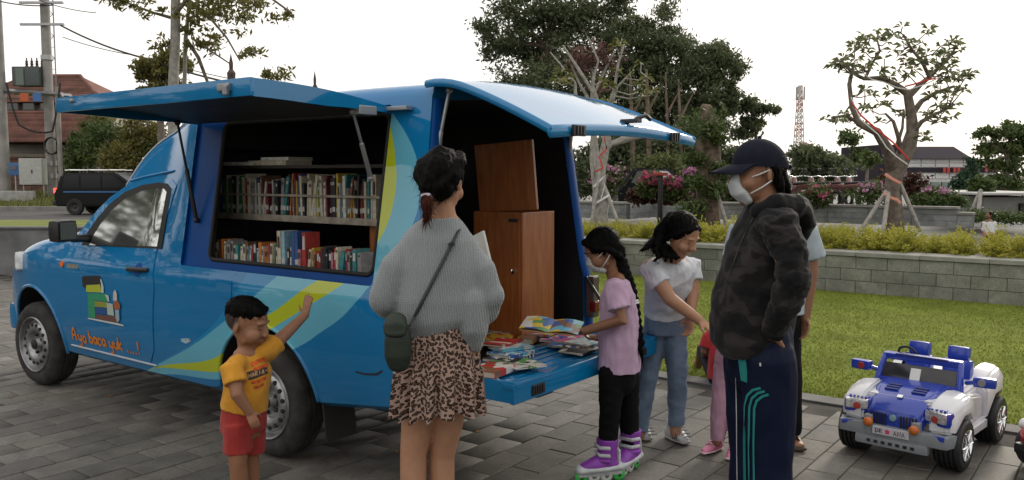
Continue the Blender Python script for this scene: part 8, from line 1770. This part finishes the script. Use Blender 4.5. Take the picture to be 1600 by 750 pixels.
# ---- far right: striped building, flat-roofed structure, mast, seated person
sb_ = thing('striped_building', 'white building with dark bands and dark roof at the far right', 'building', gpt(1455, 68, .5)); YB = 68
def slab(px0, px1, py0, py1, Y, dep, name, m, parent, bev=.02): p0, p1 = P(px0, py1, Y), P(px1, py0, Y); g = MB(); g.rbox(((p0.x+p1.x)/2, Y+dep/2, (p0.z+p1.z)/2), (p1.x-p0.x, dep, abs(p1.z-p0.z)), bev); return g.build(name, m, parent)
mwh = mat('white cladding', (.62, .62, .62), .6, var=.06, rnd=.05); mdk = mat('dark cladding', (.035, .03, .04), .95, spec=.05)
slab(1415, 1560, 248, 283, YB, 10, 'wall', mwh, sb_); slab(1412, 1564, 262, 269, YB-.3, 10, 'dark_band', mdk, sb_)
for x_ in range(1418, 1556, 22): slab(x_, x_+20.6, 249, 254.5, YB-.12, .2, 'cladding_panel', mwh, sb_); slab(x_, x_+20.6, 255.5, 261, YB-.12, .2, 'cladding_panel', mwh, sb_); slab(x_, x_+20.6, 270.5, 279, YB-.12, .2, 'cladding_panel', mwh, sb_)
g = MB(); A_, B_, C_, D_ = P(1420, 248, YB-.6), P(1520, 248, YB-.6), P(1490, 229, YB+3), P(1436, 229, YB+3); g.prism([A_, B_, C_, D_], (0, 9, 0)); g.build('roof', mdk, sb_); slab(1372, 1424, 226, 290, YB+1, 8, 'dark_block', mdk, sb_)
for x_ in range(1420, 1556, 17): w1_ = slab(x_, x_+15, 284, 300, YB-.1, .2, 'window', mat('shop frame', (.2, .22, .22), .5), sb_); slab(x_+1, x_+14, 285, 299, YB-.2, .1, 'pane', mat('shop glass', (.20, .26, .26), .08, .3), w1_)
for k, x_ in enumerate((1474, 1480, 1490, 1496, 1540, 1556, 1566)): slab(x_, x_+4.5, 262 if k < 4 else 258, 270 if k < 4 else 268, YB-.6, .1, 'red_banner', mat('red cloth', (.4, .05, .04), .7), sb_)
root_fix(sb_)
fs = thing('flat_roof_structure', 'low grey concrete structure with a flat roof slab at the right edge', 'building', gpt(1560, 23, .2)); slab(1536, 1640, 308, 336, 23, 3, 'wall', m_terr, fs); slab(1528, 1660, 301, 305, 22.6, 4, 'roof_slab', mat('pale roof slab', (.42, .42, .41), .8), fs, .03); slab(1498, 1536, 306, 332, 23.3, 2, 'side_wall', m_terr, fs); slab(1594, 1640, 318, 336, 22.9, .3, 'doorway', m_in, fs); root_fix(fs)
prop_pole('left pale prop pole leaning before the flat-roofed structure', (1532, 298), (1514, 332), 21.8, 0, 0, .05, 'pale props at right'); prop_pole('right pale prop pole leaning before the flat-roofed structure', (1532, 300), (1528, 334), 21.8, 0, -.3, .05, 'pale props at right')
tw_ = thing('telecom_mast', 'tall red and white lattice telecom mast on the skyline', 'mast', gpt(1246, 118, 0)); bs = gpt(1246, 118, 0); zt_ = P(1246, 134, 118).z; mRd, mWh = mat('mast red', (.36, .22, .20), .6), mat('mast white', (.42, .41, .40), .6); nseg = 8
for i in range(nseg):
    z0, z1 = zt_*i/nseg, zt_*(i+1)/nseg; h0, h1 = lerp(.75, .22, i/nseg), lerp(.75, .22, (i+1)/nseg); g = MB()
    for sx, sy in ((-1, -1), (1, -1), (1, 1), (-1, 1)): g.tube([bs+Vector((sx*h0, sy*h0, z0)), bs+Vector((sx*h1, sy*h1, z1))], .065, 5)
    for k in range(2):
        za, zb = lerp(z0, z1, k/2), lerp(z0, z1, (k+1)/2); ha, hb = lerp(h0, h1, k/2), lerp(h0, h1, (k+1)/2)
        for sy in (-1, 1): g.tube([bs+Vector((-ha, sy*ha, za)), bs+Vector((hb, sy*hb, zb))], .05, 4); g.tube([bs+Vector((ha, sy*ha, za)), bs+Vector((-hb, sy*hb, zb))], .05, 4); g.tube([bs+Vector((-hb, sy*hb, zb)), bs+Vector((hb, sy*hb, zb))], .05, 4)
    g.build('lattice_section', (mRd, mWh)[i % 2], tw_)['kind'] = 'stuff'
for k in range(3): g = MB(); a = k*2.1; g.tube([bs+Vector((.6*math.cos(a), .6*math.sin(a), zt_-1.8)), bs+Vector((.6*math.cos(a), .6*math.sin(a), zt_-.2))], .13, 6); g.build('antenna', mWh, tw_)
g = MB(); g.lathe([(0, .7), (.3, .65), (.35, 0)], bs+Vector((.5, -.8, P(1246, 230, 118).z)), (0, -1, 0), 16); g.build('dish', mRd, tw_, 50); root_fix(tw_)
wire('thin overhead line crossing the sky left of the telecom mast', [P(1120, 222, 60), P(1240, 240, 60), P(1370, 250, 60)], .03, .3)
# far seated person in white
Yf = 16.2; fp = thing('person', 'distant person in white shirt sitting behind the yellow-green shrubs at the far right', 'person', gpt(1545, Yf, .5)); b = MB(); Rh = frame((-.9, -.4, 0)); hc = P(1545, 336.5, Yf); L = add_head(b, hc, Rh, .62, True); q = lambda x, y, dy=0: P(x, y, Yf+dy)
b.tube([q(1545, 345), q(1545, 340)], [.03, .028], 8); b.tube([q(1545, 347), q(1545, 360), q(1545, 372)], [(.09, .05), (.09, .06), (.09, .07)], 12, side=X)
for x_, th in ((1536, 1), (1555, -1)): limb(b, [q(x_, 349), q(x_-2*th, 360), q(x_+2*th, 368, -.06)], [.03, .025, .02]); add_hand(b, q(x_+2*th, 368, -.06), (th*.3, -.5, -.6), (0, 0, 1), th, .4, .5)
for x_ in (1541, 1551): limb(b, [q(x_, 372), q(x_-3, 366, -.22), q(x_-4, 376, -.3)], [.05, .04, .03])
b.fused('body', m_skin, fp, .006, 2, paint=painter((.22, .11, .065))); hr = MB(); hr.ball(L(-.02, 0, .04), (.062, .054, .056), Rh); hr.fused('hair', m_hair, fp, .006, 1)
g = MB(); g.tube([q(1545, 345), q(1545, 348), q(1545, 360), q(1545, 372)], [(.05, .04), (.10, .06), (.105, .075), (.11, .08)], 14, side=X, caps='flat')
for x_, th in ((1537, 1), (1554, -1)): limb(g, [q(x_, 349), q(x_-2*th, 359)], [.04, .036], 10)
g.fused('shirt', fabric('white shirt', (.62, .63, .64)), fp, .007, 2); root_fix(fp)
# ---- fallen leaves on the paving
fm_ = bpy.data.meshes.new('fallen_leaf'); fm_.from_pydata([(0, 0, .002), (.018, .014, .007), (.05, 0, .004), (.018, -.014, .006)], [], [(0, 1, 2, 3)]); fm_.materials.append(mat('dry fallen leaf', (.30, .15, .05), .8, var=.3, rnd=.35))
for k, (x, y, lb) in enumerate(((577, 684, 'dry leaf on the dark paving left of the bare legs'), (620, 708, 'orange dry leaf just left of the bare legs'), (519, 714, 'pale dry leaf below the van rear corner'), (541, 704, 'small pale leaf near the mud flap'), (743, 675, 'tan dry leaf on the paving right of the bare legs'), (17, 622, 'dry leaf on the paving near the front tyre'), (157, 586, 'leaf scrap behind the front tyre'), (487, 712, 'leaf beside the rear tyre'), (168, 620, 'pale leaf scrap under the van door'), (720, 692, 'brown leaf scrap right of the bare legs'))):
    o = link('fallen_leaf', fm_, None, None, G(x, y), (0, 0, k*1.7)); tag(o, lb, 'leaf', 'fallen leaves on the paving')
